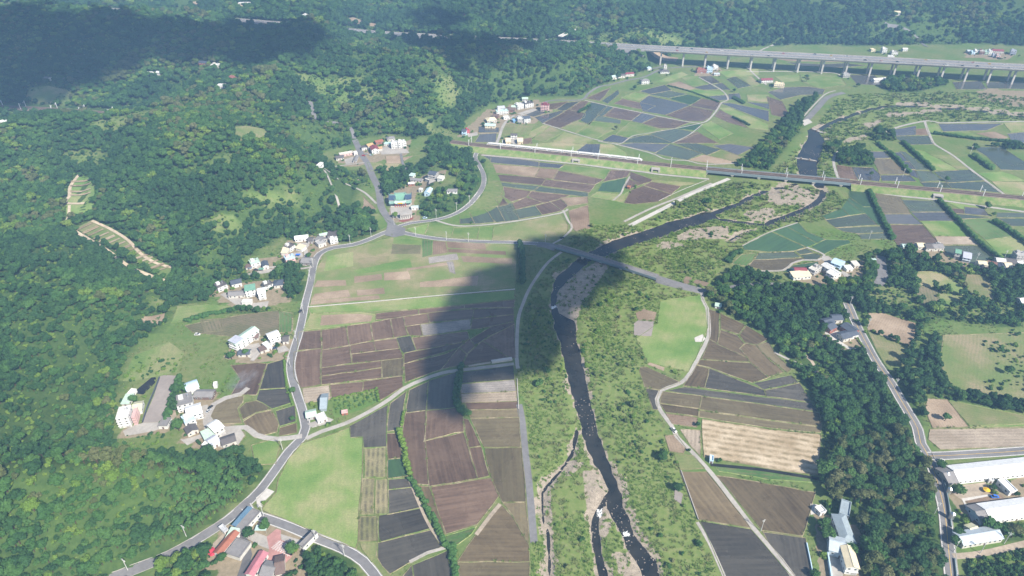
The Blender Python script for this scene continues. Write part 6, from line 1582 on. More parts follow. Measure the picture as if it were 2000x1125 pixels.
for sx in (-1, 1):
    mb = MB(); mb.box(sx*W*0.40-3.2, sx*W*0.40+3.2, -6, 8, 0.5, 7.5); mb.build('side_tower', pal('white'), T)
    swept(8, 15, 7.6, 2.6, 1.3, 'darkblue', 'tower_roof', 1.0, sx*W*0.40); swept(7.5, 5, 4.8, 1.2, 1.0, 'teal', 'lower_roof', -7.6, sx*W*0.40)
    mb = MB(); mb.box(sx*W*0.40-2.4, sx*W*0.40+2.4, -6.1, -6.0, 1.0, 3.6); mb.build('window', MAT['glass_dark'], T)
a = at(783, 427); b = at(803, 424); u = (b-a)[:2]; w = np.linalg.norm(u)
Gt = tag(empty('temple_gate', (*((a+b)[:2]/2), 0), math.atan2(u[1], u[0])), 'grey stone temple gate with five openings below the plaza', 'gate')
for i in range(6): x = -w/2+i*w/5; mb = MB(); mb.box(x-0.6, x+0.6, -1.5, 1.5, -0.2, 4.6); mb.build('pillar', MAT['concrete_pale'], Gt)
mb = MB(); mb.box(-w/2-0.8, w/2+0.8, -2.5, 4.0, 4.6, 5.4); mb.build('lintel', MAT['concrete'], Gt)
# ------------------------------------------------------------------ small outdoor things
def dome(name, px, py, r, h, col, label, cat):
    g = G(px, py); root = tag(empty(name, tuple(g)), label, cat); mb = MB(); mb.cyl(0, 0, 0, h, 0.06); mb.build('pole', MAT['pole'], root)
    mb = MB(); mb.cyl(0, 0, h-0.7, h+0.2, r, 0.15, 10); mb.build('canopy', pal(col), root)
dome('sunshade', 413, 1080, 2.6, 2.8, 'crimson', 'crimson sunshade in the yard next to the terracotta house', 'sunshade')
dome('sunshade', 416, 1086, 1.6, 2.6, 'crimson', 'smaller crimson sunshade behind the larger one', 'sunshade')
dome('sunshade', 1925, 960, 2.2, 2.6, 'yellow', 'yellow sunshade over farm tools between the poultry sheds', 'sunshade')
def tarp(px, py, w, d, h, col, label):
    g = G(px, py); root = tag(empty('tarpaulin_shelter', tuple(g)), label, 'shelter')
    mb = MB(); mb.box(-w/2, w/2, -d/2, d/2, h, h+0.12); mb.build('sheet', pal(col), root)
    for sx in (-1, 1):
        for sy in (-1, 1): mb = MB(); mb.cyl(sx*(w/2-0.2), sy*(d/2-0.2), 0, h, 0.06, n=6); mb.build('post', MAT['pole'], root)
tarp(583, 501, 4.5, 3, 2.4, 'tarp', 'blue tarpaulin shelter by the village lane'); tarp(511, 529, 5, 3.5, 2.4, 'green', 'bright green shelter in front of the upper row house'); tarp(489, 527, 4, 2.5, 2.6, 'skyblue', 'blue tarpaulin front of the brown lean-to')
tarp(512, 1037, 7, 4, 3, 'paleteal', 'pale turquoise awning under the tree by the tiled court'); tarp(1704, 510, 5, 4, 2.6, 'paleteal', 'turquoise nursery shelter among the village trees'); tarp(1960, 990, 10, 3, 1.2, 'lightblue', 'light blue plastic sheet on a frame by the lower poultry shed')
for i, (px, py, r, h, lb) in enumerate([(1851, 964, 1.5, 4, 'silver feed silo under the tree beside the roadside wall'), (1856, 1014, 1.6, 4.5, 'silver feed silo between the road wall and the lower porch'), (1846, 934, 1.7, 4, 'white water tank beside the upper shed porch')]):
    g = G(px, py); root = tag(empty('silo', tuple(g)), lb, 'silo'); mb = MB(); mb.cyl(0, 0, 1, 1+h, r, r, 14); mb.build('drum', MAT['tank_steel'], root)
    mb = MB(); mb.cyl(0, 0, 1+h, 2+h, r, 0.3, 14); mb.build('cone', MAT['tank_steel'], root); [MB().cyl(r*0.8*math.cos(k*1.571), r*0.8*math.sin(k*1.571), 0, 1.0, 0.1, n=6).build('leg', MAT['pole'], root) for k in range(4)]
# utility poles
mb = MB(); mb.cyl(0, 0, -0.5, 11.0, 0.22, 0.14, 8); ME_POLE = mb.mesh('post'); ME_POLE.materials.append(MAT['pole'])
mb = MB(); mb.box(-1.3, 1.3, -0.09, 0.09, 10.0, 10.2); mb.box(-0.9, 0.9, -0.08, 0.08, 9.1, 9.25); mb.cyl(0.55, 0.3, 8.0, 9.0, 0.28, n=8); ME_ARM = mb.mesh('crossarm'); ME_ARM.materials.append(MAT['pole'])
POLES = [('utility pole on the main road beside the round and square paddies', '567,716 579,665 593,612 606,545 612,522'), ('utility pole on the road past the old bridge approach', '684,476 725,462 812,461 872,469 915,472 1065,475'), ('utility pole beside the curved road under the wooded knoll', '852,425 892,412 917,398'),
 ('utility pole on the road below the palm grove', '250,1114 364,1048 552,878'), ('utility pole beside the road past the tiled court', '515,1008 617,1057 673,1086'), ('utility pole on the dirt lane beside the plantation', '1914,1081 1961,1062 1862,1078'), ('utility pole on the yellow-lined road', '1659,598 1825,1003 1694,641 1746,760'),
 ('utility pole alone at a paddy corner by the straight farm path', '1486,1037'), ('utility pole behind the paddies near the far village', '1697,468 1763,345 1895,300'), ('utility pole near the houses at the hedge end', '1905,512 1960,507'), ('utility pole at the crossroads by the temple', '770,440 1,1')]
for lb, s in POLES:
    P = [p for p in pts(s) if p[0] > 2]
    for px, py in P:
        g = G(px, py); r = tag(empty('utility_pole', tuple(g), random.uniform(-0.6, 0.6)), lb, 'pole', lb if len(P) > 1 else None); obj('post', ME_POLE, None, r); obj('crossarm', ME_ARM, None, r)
# ------------------------------------------------------------------ vehicles
def car_meshes(L, W_, Hh):
    mb = MB(); a = Hh*0.52
    pr = [(-L/2, 0.3), (-L/2, a*0.9), (-L/2+0.15, a), (L*0.22, a), (L/2-0.1, a*0.86), (L/2, 0.35)]
    n = len(pr); v = [(x, -W_/2, z) for x, z in pr] + [(x, W_/2, z) for x, z in pr]; mb.add(v, [(i, (i+1) % n, n+(i+1) % n, n+i) for i in range(n)] + [tuple(range(n))[::-1], tuple(range(n, 2*n))])
    body = mb.mesh('body'); mb = MB(); cb = [(-L*0.40, a), (-L*0.28, Hh), (L*0.10, Hh), (L*0.26, a)]; n = 4
    v = [(x, -W_/2+0.08, z) for x, z in cb[:1]+cb[3:]] ; mb.add([(x, -W_*0.44 if z < Hh else -W_*0.38, z) for x, z in cb] + [(x, W_*0.44 if z < Hh else W_*0.38, z) for x, z in cb], [(i, (i+1) % n, n+(i+1) % n, n+i) for i in range(n)] + [tuple(range(n))[::-1], tuple(range(n, 2*n))])
    cab = mb.mesh('cabin'); mb = MB(); mb.box(-L*0.27, L*0.09, -W_*0.37, W_*0.37, Hh, Hh+0.03); top = mb.mesh('roof_panel')
    mb = MB(); q = 10; r = 0.33; vv = [(r*math.cos(2*math.pi*i/q), -0.1, r*math.sin(2*math.pi*i/q)) for i in range(q)] + [(r*math.cos(2*math.pi*i/q), 0.1, r*math.sin(2*math.pi*i/q)) for i in range(q)]
    mb.add(vv, [(i, (i+1) % q, q+(i+1) % q, q+i) for i in range(q)] + [tuple(range(q)), tuple(range(q, 2*q))[::-1]]); wh = mb.mesh('wheel')
    cab.materials.append(MAT['glass_dark']); wh.materials.append(MAT['tyre']); return body, cab, top, wh
CARM = {'car': car_meshes(4.4, 1.8, 1.5), 'van': car_meshes(4.9, 1.9, 2.0)}
def car(px, py, ang, col, label, kind='car', z=None, group=None):
    g = at(px, py, z) if z is not None else G(px, py); g = g + np.array([0, 0, 0.02 if z is not None else 0.45]); body, cab, top, wh = CARM[kind]
    r = tag(empty('parked_car' if z is None else 'motorway_car', tuple(g), ang), label, 'car', group); L = 4.4 if kind == 'car' else 4.9; w = 1.8
    b = obj('body', body.copy(), pal(col), r); b.data.materials.clear(); b.data.materials.append(pal(col)); obj('cabin', cab, None, r); t = obj('roof_panel', top.copy(), None, r); t.data.materials.append(pal(col))
    for sx in (-1, 1):
        for sy in (-1, 1): obj('wheel', wh, None, r, loc=(sx*L*0.31, sy*w*0.46, 0.33))
    return r
for q in [(411.5, 797, 1.2, 'black', 'black car parked on the curved village lane'), (408, 804, 1.1, 'silver', 'silver car on the curved village lane behind the black one'), (438, 862, 0.5, 'black', 'upper dark car beside the long dark gabled house'), (441.5, 865, 0.5, 'slate', 'lower dark car beside the long dark gabled house'),
  (537, 681.5, 0.3, 'darkblue', 'dark blue car before the white flat annex'), (566, 1082, -0.35, 'black', 'black car parked on the pink tiled court'), (489, 587, 0.2, 'crimson', 'red car in front of the green-roofed house'), (447, 575, 0.0, 'black', 'dark car in front of the white L-corner house'), (500, 528.5, 0.1, 'black', 'dark car beside the bright green shelter'),
  (587, 609, 1.3, 'black', 'dark car driving on the main road above the brown paddies'), (830, 427, 0.1, 'lightblue', 'light blue pickup parked on the curved road below the temple'), (710, 305, 0.0, 'red', 'red car beside the roadside workshop'), (716, 302, 0.1, 'silver', 'silver car beside the roadside workshop'), (725, 304, 0.1, 'lightblue', 'pale blue car beside the maroon-roofed house'),
  (1837, 902, 0.3, 'white', 'white van turning at the junction by the poultry sheds'), (1942, 972, 0.0, 'tarp', 'blue farm truck in the brown yard between the poultry sheds'), (1316, 842, -1.0, 'white', 'white pickup on the farm path beside the straw rows'), (468, 1024, 1.0, 'silver', 'silver car at the mouth of the village lane'), (1832, 476, 0, 'white', 'white car beside the grey-roofed old house'), (1847, 561, 0, 'white', 'white pickup on the track through the yellow-green field'), (1098, 466, 0.4, 'black', 'black car on the lane near the river bridge'), (386, 655, 0, 'white', 'white pickup in the clearing above the vegetable rows')]:
    car(*q, kind='van' if 'van' in q[4] or 'pickup' in q[4] or 'truck' in q[4] else 'car')
cols = ['white', 'silver', 'white', 'black', 'red', 'white', 'darkblue', 'silver', 'yellow', 'white']
NAMES_C = ['white', 'silver', 'white', 'black', 'red', 'white', 'dark blue', 'silver', 'yellow', 'white']
k = 0
for i in range(3, len(hwy)-2, 2):
    for off in (-12.5, -8.5, 8.8, 12.6):
        if random.random() < 0.33:
            p = np.array(hwy[i]); t = (np.array(hwy[i+1])-p)[:2]; t /= np.linalg.norm(t); c = p[:2] + np.array([t[1], -t[0]])*off
            px, py, _ = pix([[c[0], c[1], HWY_Z]]); j = k % 10; k += 1
            if px[0] < -20 or px[0] > 2020: continue
            far = 'on the far carriageway' if off < 0 else 'on the near carriageway'; far = far.replace('far', 'outer valley' if False else 'far')
            lb = f'{NAMES_C[j]} vehicle driving on the {"mountain" if off < 0 else "river"} side of the motorway'
            r = car(px[0], py[0], math.atan2(t[1], t[0]) + (math.pi if off < 0 else 0), cols[j], lb, 'van' if j % 3 == 0 else 'car', z=HWY_Z, group=lb)
# two lorries on the motorway
for px, py, col, lb in ((1740, 112.5, 'white', 'white box lorry on the viaduct'), (748, 64.2, 'teal', 'teal lorry at the start of the shaded bridge'), (665, 57, 'orange', 'orange lorry on the hillside motorway')):
    g = at(px, py, HWY_Z+0.02); i = int(np.argmin([np.linalg.norm(np.array(q)-g) for q in hwy])); t = (np.array(hwy[min(i+1, len(hwy)-1)])-np.array(hwy[i-1]))[:2]
    r = tag(empty('lorry', tuple(g), math.atan2(t[1], t[0])), lb, 'lorry'); mb = MB(); mb.box(-6, 2.6, -1.25, 1.25, 1.1, 3.9); mb.build('cargo_box', pal(col), r); mb = MB(); mb.box(2.9, 5.0, -1.2, 1.2, 0.6, 2.9); mb.build('cab', pal('white'), r)
    for x in (-4.5, -3.2, 3.8):
        for sy in (-1, 1): obj('wheel', CARM['car'][3], None, r, loc=(x, sy*1.05, 0.45)).scale = (1.4, 1.4, 1.4)
# ------------------------------------------------------------------ trees
def ico(sub):
    bm = bmesh.new(); bmesh.ops.create_icosphere(bm, subdivisions=sub, radius=1.0); v = np.array([p.co[:] for p in bm.verts]); f = [tuple(q.index for q in fc.verts) for fc in bm.faces]; bm.free(); return v, f
ICO1, ICO2 = ico(1), ico(2)
def crown_mesh(seed, R, Hc, z0, lobes, leaves, size, mats, name='crown', spread=1.0, trunk=True, flat=1.0):
    'foliage of many clumps: dented leafy lobes with loose leaf sprays around them'
    r = np.random.default_rng(seed); V = []; F = []; M = []
    def add(v, f, m):
        b = sum(len(q) for q in V); V.append(v); F.extend([tuple(i+b for i in q) for q in f]); M.extend([m]*len(f))
    C = []
    for i in range(lobes):
        a = r.uniform(0, 2*math.pi); q = math.sqrt(r.uniform(0, 1))*R*0.68*spread; z = z0 + Hc*(0.25 + 0.6*r.uniform(0, 1)*(1-(q/R)**2*0.7))
        if i == 0: q, z = 0, z0+Hc*0.62
        rad = R*r.uniform(0.36, 0.55); C.append((q*math.cos(a), q*math.sin(a), z, rad))
        v, f = ICO1; n = 1 + (r.random(len(v))-0.5)*0.55
        add(v*n[:, None]*np.array([rad, rad, rad*0.8*flat]) + np.array(C[-1][:3]), f, 0)
    lv = []; lf = []
    for k in range(leaves):
        c = C[r.integers(len(C))]; d = r.normal(size=3); d /= np.linalg.norm(d)
        if d[2] < -0.35: d[2] = -d[2]
        p = np.array(c[:3]) + d*c[3]*np.array([1, 1, 0.8*flat])*r.uniform(0.85, 1.22)
        nrm = d + r.normal(size=3)*0.55; nrm /= np.linalg.norm(nrm); t = np.cross(nrm, r.normal(size=3)); t /= max(np.linalg.norm(t), 1e-6); b = np.cross(nrm, t); s = size*r.uniform(0.6, 1.35)
        k0 = len(lv); lv += [p-t*s-b*s*0.55, p+t*s*0.9-b*s*0.5, p+t*s+b*s*0.6, p-t*s*0.8+b*s*0.7]; lf.append((k0, k0+1, k0+2, k0+3))
    add(np.array(lv), lf, 0)
    if trunk:
        n = 6; tv = []; lv2 = [(0, R*0.085), (z0*0.6, R*0.06), (z0+Hc*0.5, R*0.03)]
        for z, rr in lv2: tv += [(rr*math.cos(2*math.pi*i/n), rr*math.sin(2*math.pi*i/n), z) for i in range(n)]
        add(np.array(tv), [(j*n+i, j*n+(i+1) % n, (j+1)*n+(i+1) % n, (j+1)*n+i) for j in range(2) for i in range(n)], 1)
    me = mesh(name, np.concatenate(V), F, False, M)
    for m in mats: me.materials.append(MAT[m])
    return me
def trunk_mesh(R, z0, Hc, seed):
    r = np.random.default_rng(seed); mb = MB(); mb.cyl(0, 0, -0.6, z0*0.7, R*0.09, R*0.07, 7); mb.cyl(0, 0, z0*0.7, z0+Hc*0.45, R*0.07, R*0.03, 7)
    for i in range(4):
        a = i*1.57 + r.uniform(-0.4, 0.4); mb.bar((0, 0, z0*0.75), (R*0.5*math.cos(a), R*0.5*math.sin(a), z0+Hc*0.45), R*0.028)
    me = mb.mesh('trunk'); me.materials.append(MAT['wood']); return me
def palm_mesh(seed, frond='leaf_mid'):
    r = np.random.default_rng(seed); mb = MB(); mb.cur = 1; mb.cyl(0, 0, -0.5, 7.5, 0.16, 0.12, 6); mb.cur = 0
    for i in range(13):
        a = i*2.4 + r.uniform(-0.2, 0.2); el = r.uniform(0.0, 0.9); L = r.uniform(2.0, 2.8); p = []; 
        for s in np.linspace(0, 1, 5): p.append((L*s*math.cos(a)*math.cos(el*0.7), L*s*math.sin(a)*math.cos(el*0.7), 7.4 + L*(s*math.sin(el)*1.2 - 0.75*s*s)))
        w = [0.1, 0.5, 0.55, 0.4, 0.08]; t = (-math.sin(a), math.cos(a)); v = []
        for q, ww in zip(p, w): v += [(q[0]-t[0]*ww, q[1]-t[1]*ww, q[2]-0.25*ww), q, (q[0]+t[0]*ww, q[1]+t[1]*ww, q[2]-0.25*ww)]
        mb.add(v, [(3*k, 3*k+1, 3*k+4, 3*k+3) for k in range(4)] + [(3*k+1, 3*k+2, 3*k+5, 3*k+4) for k in range(4)])
    me = mb.mesh('palm'); me.materials.append(MAT[frond]); me.materials.append(MAT['wood']); return me
def tuft_mesh(seed, n, h, spread, mat):
    r = np.random.default_rng(seed); v = []; f = []
    for i in range(n):
        a = r.uniform(0, 6.28); q = spread*math.sqrt(r.uniform()); x, y = q*math.cos(a), q*math.sin(a); hh = h*r.uniform(0.6, 1.15); lean = r.uniform(0.5, 1.1)*hh; b = r.uniform(0, 6.28); w = r.uniform(0.16, 0.34); hh *= 0.75; k = len(v)
        v += [(x-w*math.sin(b), y+w*math.cos(b), -0.1), (x+w*math.sin(b), y-w*math.cos(b), -0.1), (x+lean*math.cos(b)*0.5+w*math.sin(b)*0.7, y+lean*math.sin(b)*0.5-w*math.cos(b)*0.7, hh*0.65), (x+lean*math.cos(b), y+lean*math.sin(b), hh)]; f.append((k, k+1, k+2, k+3))
    me = mesh('tuft', v, f); me.materials.append(MAT[mat]); return me
def source(name, meshes):
    'collection of prototypes, not linked to the scene, for scattered growth'
    c = bpy.data.collections.new(name)
    for i, me in enumerate(meshes): o = bpy.data.objects.new(f'{name}_{i:02d}', me); c.objects.link(o)
    return c
def scatter(name, P, scl, idx, coll, label, cat, squash=None):
    n = len(P); me = bpy.data.meshes.new(name); me.vertices.add(n); me.vertices.foreach_set('co', np.asarray(P, np.float32).ravel())
    for nm, typ, val in (('scl', 'FLOAT', np.asarray(scl, np.float32)), ('rot', 'FLOAT', rng.uniform(0, 6.283, n).astype(np.float32)), ('idx', 'INT', np.asarray(idx, np.int32)), ('hgt', 'FLOAT', (np.asarray(scl)*(rng.uniform(0.85, 1.2, n) if squash is None else squash)).astype(np.float32))):
        a = me.attributes.new(nm, typ, 'POINT'); a.data.foreach_set('value', val)
    o = tag(obj(name, me), label, cat, kind='stuff')
    g = bpy.data.node_groups.new(name, 'GeometryNodeTree'); g.interface.new_socket('Geometry', in_out='INPUT', socket_type='NodeSocketGeometry'); g.interface.new_socket('Geometry', in_out='OUTPUT', socket_type='NodeSocketGeometry')
    N = g.nodes; i = N.new('NodeGroupInput'); q = N.new('NodeGroupOutput'); ip = N.new('GeometryNodeInstanceOnPoints'); ci = N.new('GeometryNodeCollectionInfo'); ci.inputs['Collection'].default_value = coll; ci.inputs['Separate Children'].default_value = True; ci.inputs['Reset Children'].default_value = True
    def na(nm, typ):
        x = N.new('GeometryNodeInputNamedAttribute'); x.data_type = typ; x.inputs['Name'].default_value = nm; return x.outputs['Attribute']
    cr = N.new('ShaderNodeCombineXYZ'); cs = N.new('ShaderNodeCombineXYZ'); L = g.links.new
    L(na('rot', 'FLOAT'), cr.inputs[2]); s = na('scl', 'FLOAT'); L(s, cs.inputs[0]); L(s, cs.inputs[1]); L(na('hgt', 'FLOAT'), cs.inputs[2])
    L(i.outputs[0], ip.inputs['Points']); L(ci.outputs[0], ip.inputs['Instance']); ip.inputs['Pick Instance'].default_value = True; L(na('idx', 'INT'), ip.inputs['Instance Index']); L(cr.outputs[0], ip.inputs['Rotation']); L(cs.outputs[0], ip.inputs['Scale']); L(ip.outputs[0], q.inputs[0])
    md = o.modifiers.new('scatter', 'NODES'); md.node_group = g
    return o
# crowns of about 3.4 m radius and 8 m height
SPEC = [('leaf_dark', 3.5, 4.6, 2.6), ('leaf_dark', 3.2, 4.0, 2.6), ('leaf_mid', 3.4, 4.4, 2.6), ('leaf_mid', 3.8, 4.0, 2.4), ('leaf_light', 3.3, 3.8, 2.4), ('leaf_olive', 3.0, 5.4, 2.6)]
TREES = [crown_mesh(10+i, R, Hc, z0, 8, 380, 0.42, (m, 'wood')) for i, (m, R, Hc, z0) in enumerate(SPEC)]
CROWNS = [crown_mesh(40+i, R, Hc, z0, 9, 620, 0.34, (m, 'wood'), trunk=False) for i, (m, R, Hc, z0) in enumerate(SPEC)]
TRUNKS = [trunk_mesh(R, z0, Hc, 60+i) for i, (m, R, Hc, z0) in enumerate(SPEC)]
BUSH = [crown_mesh(80+i, 1.5, 1.5, 0.1, 5, 120, 0.26, (m, 'wood'), trunk=False) for i, m in enumerate(('leaf_mid', 'leaf_grass', 'leaf_reed', 'leaf_dark', 'leaf_light'))]
PALMS = [palm_mesh(5), palm_mesh(6)]
TUFTS = [tuft_mesh(1, 16, 1.7, 0.9, 'leaf_reed'), tuft_mesh(2, 16, 1.4, 0.9, 'leaf_grass'), tuft_mesh(3, 14, 2.1, 0.8, 'leaf_reed'), tuft_mesh(4, 14, 1.0, 1.0, 'leaf_grass')]
col_tree = source('tree_kind', TREES); col_bush = source('bush_kind', BUSH); col_palm = source('palm_kind', PALMS); col_tuft = source('tuft_kind', TUFTS)
def in_view(P, m=90):
    x, y, k = pix(np.column_stack([P, H(P[:, 0], P[:, 1])+4])); return (k > 10) & (x > -m*2) & (x < 2000+m*2) & (y > -m) & (y < 1125+m*2)
def free(P, polys=None):
    ok = np.ones(len(P), bool)
    for q in (KEEPOUT if polys is None else polys): ok &= ~inpoly(P, q)
    return ok
def jitter_grid(x0, x1, y0, y1, s, seed):
    r = np.random.default_rng(seed); X, Y = np.meshgrid(np.arange(x0, x1, s), np.arange(y0, y1, s*0.9)); X[1::2] += s/2
    P = np.stack([X.ravel(), Y.ravel()], 1); return P + r.uniform(-0.42, 0.42, P.shape)*s
cand = []
for (y0, y1, s) in ((200, 560, 4.4), (560, 900, 5.0), (900, 1250, 6.0), (1250, 1700, 7.6), (1700, 2400, 10.5)):
    P = jitter_grid(-1800, 1700, y0, y1, s, int(y0)); P = P[in_view(P)]
    hill = ~inpoly(P, VALLEY); ok = hill.copy()
    for q in FOREST: ok |= inpoly(P, q)
    for q in BARE: ok &= ~inpoly(P, q)
    for q in GLADE: ok &= ~(inpoly(P, q) & (np.random.default_rng(3).random(len(P)) < 0.86))
    P = P[ok]; P = P[free(P)]; cand.append(np.column_stack([P, np.full(len(P), s)]))
cand = np.concatenate(cand)
# glades: thin the wood where the ground noise says meadow
gl = fbm(cand[:, 0]/70, cand[:, 1]/70, 3); keep = (gl < 0.60) | (rng.random(len(cand)) < 0.35); cand = cand[keep]
lap = H(cand[:, 0], cand[:, 1]) - 0.25*(H(cand[:, 0]+30, cand[:, 1]) + H(cand[:, 0]-30, cand[:, 1]) + H(cand[:, 0], cand[:, 1]+30) + H(cand[:, 0], cand[:, 1]-30))   # gullies get darker trees than ridges, to bring out the relief
sp = fbm(cand[:, 0]/60+7, cand[:, 1]/60, 3) + rng.normal(0, 0.10, len(cand)) + np.clip(lap, -5, 5)*0.016
kind = np.select([sp < 0.42, sp < 0.52, sp < 0.61, sp < 0.70, sp < 0.77], [0, 1, 2, 3, 4], 5)
scl = cand[:, 2]/5.4*np.clip(rng.lognormal(0, 0.27, len(cand)), 0.5, 1.75)
# big olive bamboo-like crowns in the corner grove by the yellow-lined road
q = poly_px('1600,850 1800,850 1850,1150 1680,1150 1600,930'); m = inpoly(cand[:, :2], q); kind[m & (rng.random(len(cand)) < 0.42)] = 5; scl[m] *= 1.2
PX, PY, PK = pix(np.column_stack([cand[:, :2], H(cand[:, 0], cand[:, 1])+4]))
inside = (PX > 5) & (PX < 1995) & (PY > 5) & (PY < 1120)
palm_q = poly_px('330,930 430,905 475,925 470,975 400,1030 300,1090 330,1000')
is_palm = inpoly(cand[:, :2], palm_q) & (rng.random(len(cand)) < 0.75)
order = np.argsort(np.where(inside & ~is_palm, PK/scl, 1e9))[:240]
single = np.zeros(len(cand), bool); single[order] = True
def single_tree(x, y, k, s, label, group, name='broadleaf_tree', hs=None):
    z = float(ground(np.array([[x, y]]))[0][0]); r = tag(empty(name, (x, y, z-0.1), random.uniform(0, 6.28)), label, 'tree', group); r.scale = (s, s, s if hs is None else hs)
    obj('trunk', TRUNKS[k], None, r); obj('crown', CROWNS[k], None, r); return r
ZONE = [(poly_px('1590,500 2020,500 2020,1160 1590,1160'), 'in the grove between paddies and the yellow-lined road'), (poly_px('0,1160 0,700 500,700 500,1160'), 'in the hillside wood above the palm grove road')]
TINT = ['dark green', 'deep green', 'mid green', 'leafy green', 'bright yellow-green', 'olive brown-green']
for i in np.where(single)[0]:
    p = cand[i]; zone = ' in the grove beside the houses near the tiled court'
    if p[0] > 60: zone = ' in the grove between the paddies and the yellow-lined road'
    elif PX[i] < 480: zone = ' in the hillside wood above the palm grove road'
    lb = TINT[kind[i]] + ' broadleaf tree' + zone
    single_tree(p[0], p[1], int(kind[i]), float(scl[i]), lb, lb)
rest = ~single & ~is_palm
scatter('forest', np.column_stack([cand[rest, :2], H(cand[rest, 0], cand[rest, 1])-0.3]), scl[rest], kind[rest], col_tree, 'dense mixed green woodland covering the hills', 'forest')
pp = cand[is_palm]; pp = np.concatenate([pp[:, :2] + rng.uniform(-2, 2, (len(pp), 2)) for _ in range(3)]); pp = pp[free(pp)]
scatter('palm_grove', np.column_stack([pp, H(pp[:, 0], pp[:, 1])]), rng.uniform(0.8, 1.15, len(pp)), rng.integers(0, 2, len(pp)), col_palm, 'slender betel palms crowded on the slope above the road', 'palm')
# standing trees one can pick out
SOLO = [('548,540', 2, 1.25, 1.9, 'tall conical tree beside the terrace plots of the forest village'), ('603,503', 3, 0.8, None, 'round bright tree at the inner road bend'), ('566,533', 4, 0.8, None, 'yellow-green bush tree below the conical tree'), ('350,841', 3, 1.25, None, 'big round tree beside the grey and white hut'), ('262,787', 2, 1.0, None, 'round tree between the pond and the pale green shed'), ('481,694', 2, 0.9, None, 'bluish tree beside the low solar-panel house'), ('453,702', 2, 1.1, None, 'dark bushy tree at the corner of the smoking paddy'),
 ('571,822', 3, 0.55, None, 'low round shrub on the main road verge by the orchard'), ('573,768', 3, 0.7, None, 'round shrub on the road verge above the orchard'), ('488,1048', 1, 1.1, None, 'spreading dark tree in the middle of the paved court'), ('519,1032', 2, 1.1, None, 'round tree above the turquoise awning'), ('575,1080', 3, 1.1, None, 'round tree beside the grey flat-roofed hall'), ('437,1094', 2, 0.9, None, 'bushy round tree below the terracotta house'), ('773,425', 4, 1.1, None, 'bright round tree beside the temple gate'),
 ('1925,1035', 2, 1.5, None, 'large round mango tree above the pale yellow shed'), ('1946,1040', 2, 1.1, None, 'round mango tree next to the largest one'), ('1966,1046', 3, 1.2, None, 'second round mango tree along the blue-grey shed'), ('1980,1042', 2, 1.2, None, 'third round mango tree along the blue-grey shed'), ('1996,1040', 3, 1.0, None, 'last round mango tree at the picture margin'), ('1869,965', 3, 1.2, None, 'tree with silver silo beneath beside the roadside wall'), ('1882,1026', 4, 0.9, None, 'yellow-green tree beside the farm track'),
 ('1868,1048', 3, 0.9, None, 'tree at the junction of road and blue-grey shed'), ('1865,1064', 3, 0.9, None, 'lower tree at the junction beside the blue-grey shed'), ('1835,915', 3, 0.9, None, 'small round tree at the road wall start'), ('1937,956', 1, 0.65, None, 'small dark tree beside the yellow sunshade'), ('1984,968', 1, 0.55, None, 'small dark shrub tree next to the square white roof'), ('1294,898', 2, 1.1, None, 'round tree at the end of the vegetable plots by the river'), ('1322,958', 1, 1.0, None, 'dark tree beside the small gravel triangle'), ('1346,882', 2, 0.4, None, 'tiny round bush on the farm path edge'),
 ('1362,832', 1, 0.55, None, 'small bush at the meeting of four paddies'), ('1701,343', 2, 0.8, None, 'lone bush in the flooded field above the railway'), ('1848,355', 2, 1.0, None, 'lone dark tree in the wide green paddy'), ('1926,408', 2, 1.2, None, 'lone round tree beside the railway service road'), ('1940,422', 2, 0.7, None, 'small round bush next to the lone tree by the service road'), ('1434,180', 2, 0.9, None, 'lone bushy tree among far paddies'), ('1575,160', 5, 1.1, None, 'brownish tree beside the far green field'), ('1575,153', 1, 1.0, None, 'dark twin tree beside the brownish one'),
 ('1675,170', 1, 1.0, None, 'dark tree at the corner of the viaduct field'), ('1240,176', 2, 1.2, None, 'dark tree below the white villa'), ('1203,254', 5, 0.9, None, 'dry brown tree between the green strips'), ('920,437', 3, 0.4, None, 'tiny shrub on the field lane corner'), ('1610,1052', 3, 1.25, None, 'big round tree above the pale blue yard wall'), ('1606,1030', 2, 1.2, None, 'tall tree beside the lane of the hip-roofed villa'), ('1590,1125', 3, 0.8, None, 'small tree at the lower paddy corner'),
 ('1655,1085', 3, 1.2, None, 'leafy tree between hip-roofed villa and blue-grey barn'), ('1640,558', 4, 1.5, None, 'broad bright yellow-green tree below the farm yard'), ('1660,560', 4, 1.2, None, 'second bright yellow-green tree below the farm yard'), ('1625,565', 4, 1.3, None, 'third bright yellow-green tree below the white gabled house'), ('1775,500', 4, 1.0, None, 'bright yellow-green tree below the pale teal shed'), ('1686,637', 3, 0.9, None, 'round tree on the verge of the yellow-lined road'), ('1845,822', 2, 1.0, None, 'round tree at the corner of the bare brown field'),
 ('1951,688', 2, 0.9, None, 'lone bushy tree in the middle of the eastern meadow'), ('1968,730', 2, 1.1, None, 'leaning tree at the lower edge of the eastern meadow'), ('1243,608', 2, 0.7, None, 'small dark tree beside the square soil plot')]
for s, k, sc_, hs, lb in SOLO:
    (px, py), = pts(s); g = G(px, py); single_tree(g[0], g[1], k, sc_, lb, None, hs=hs)
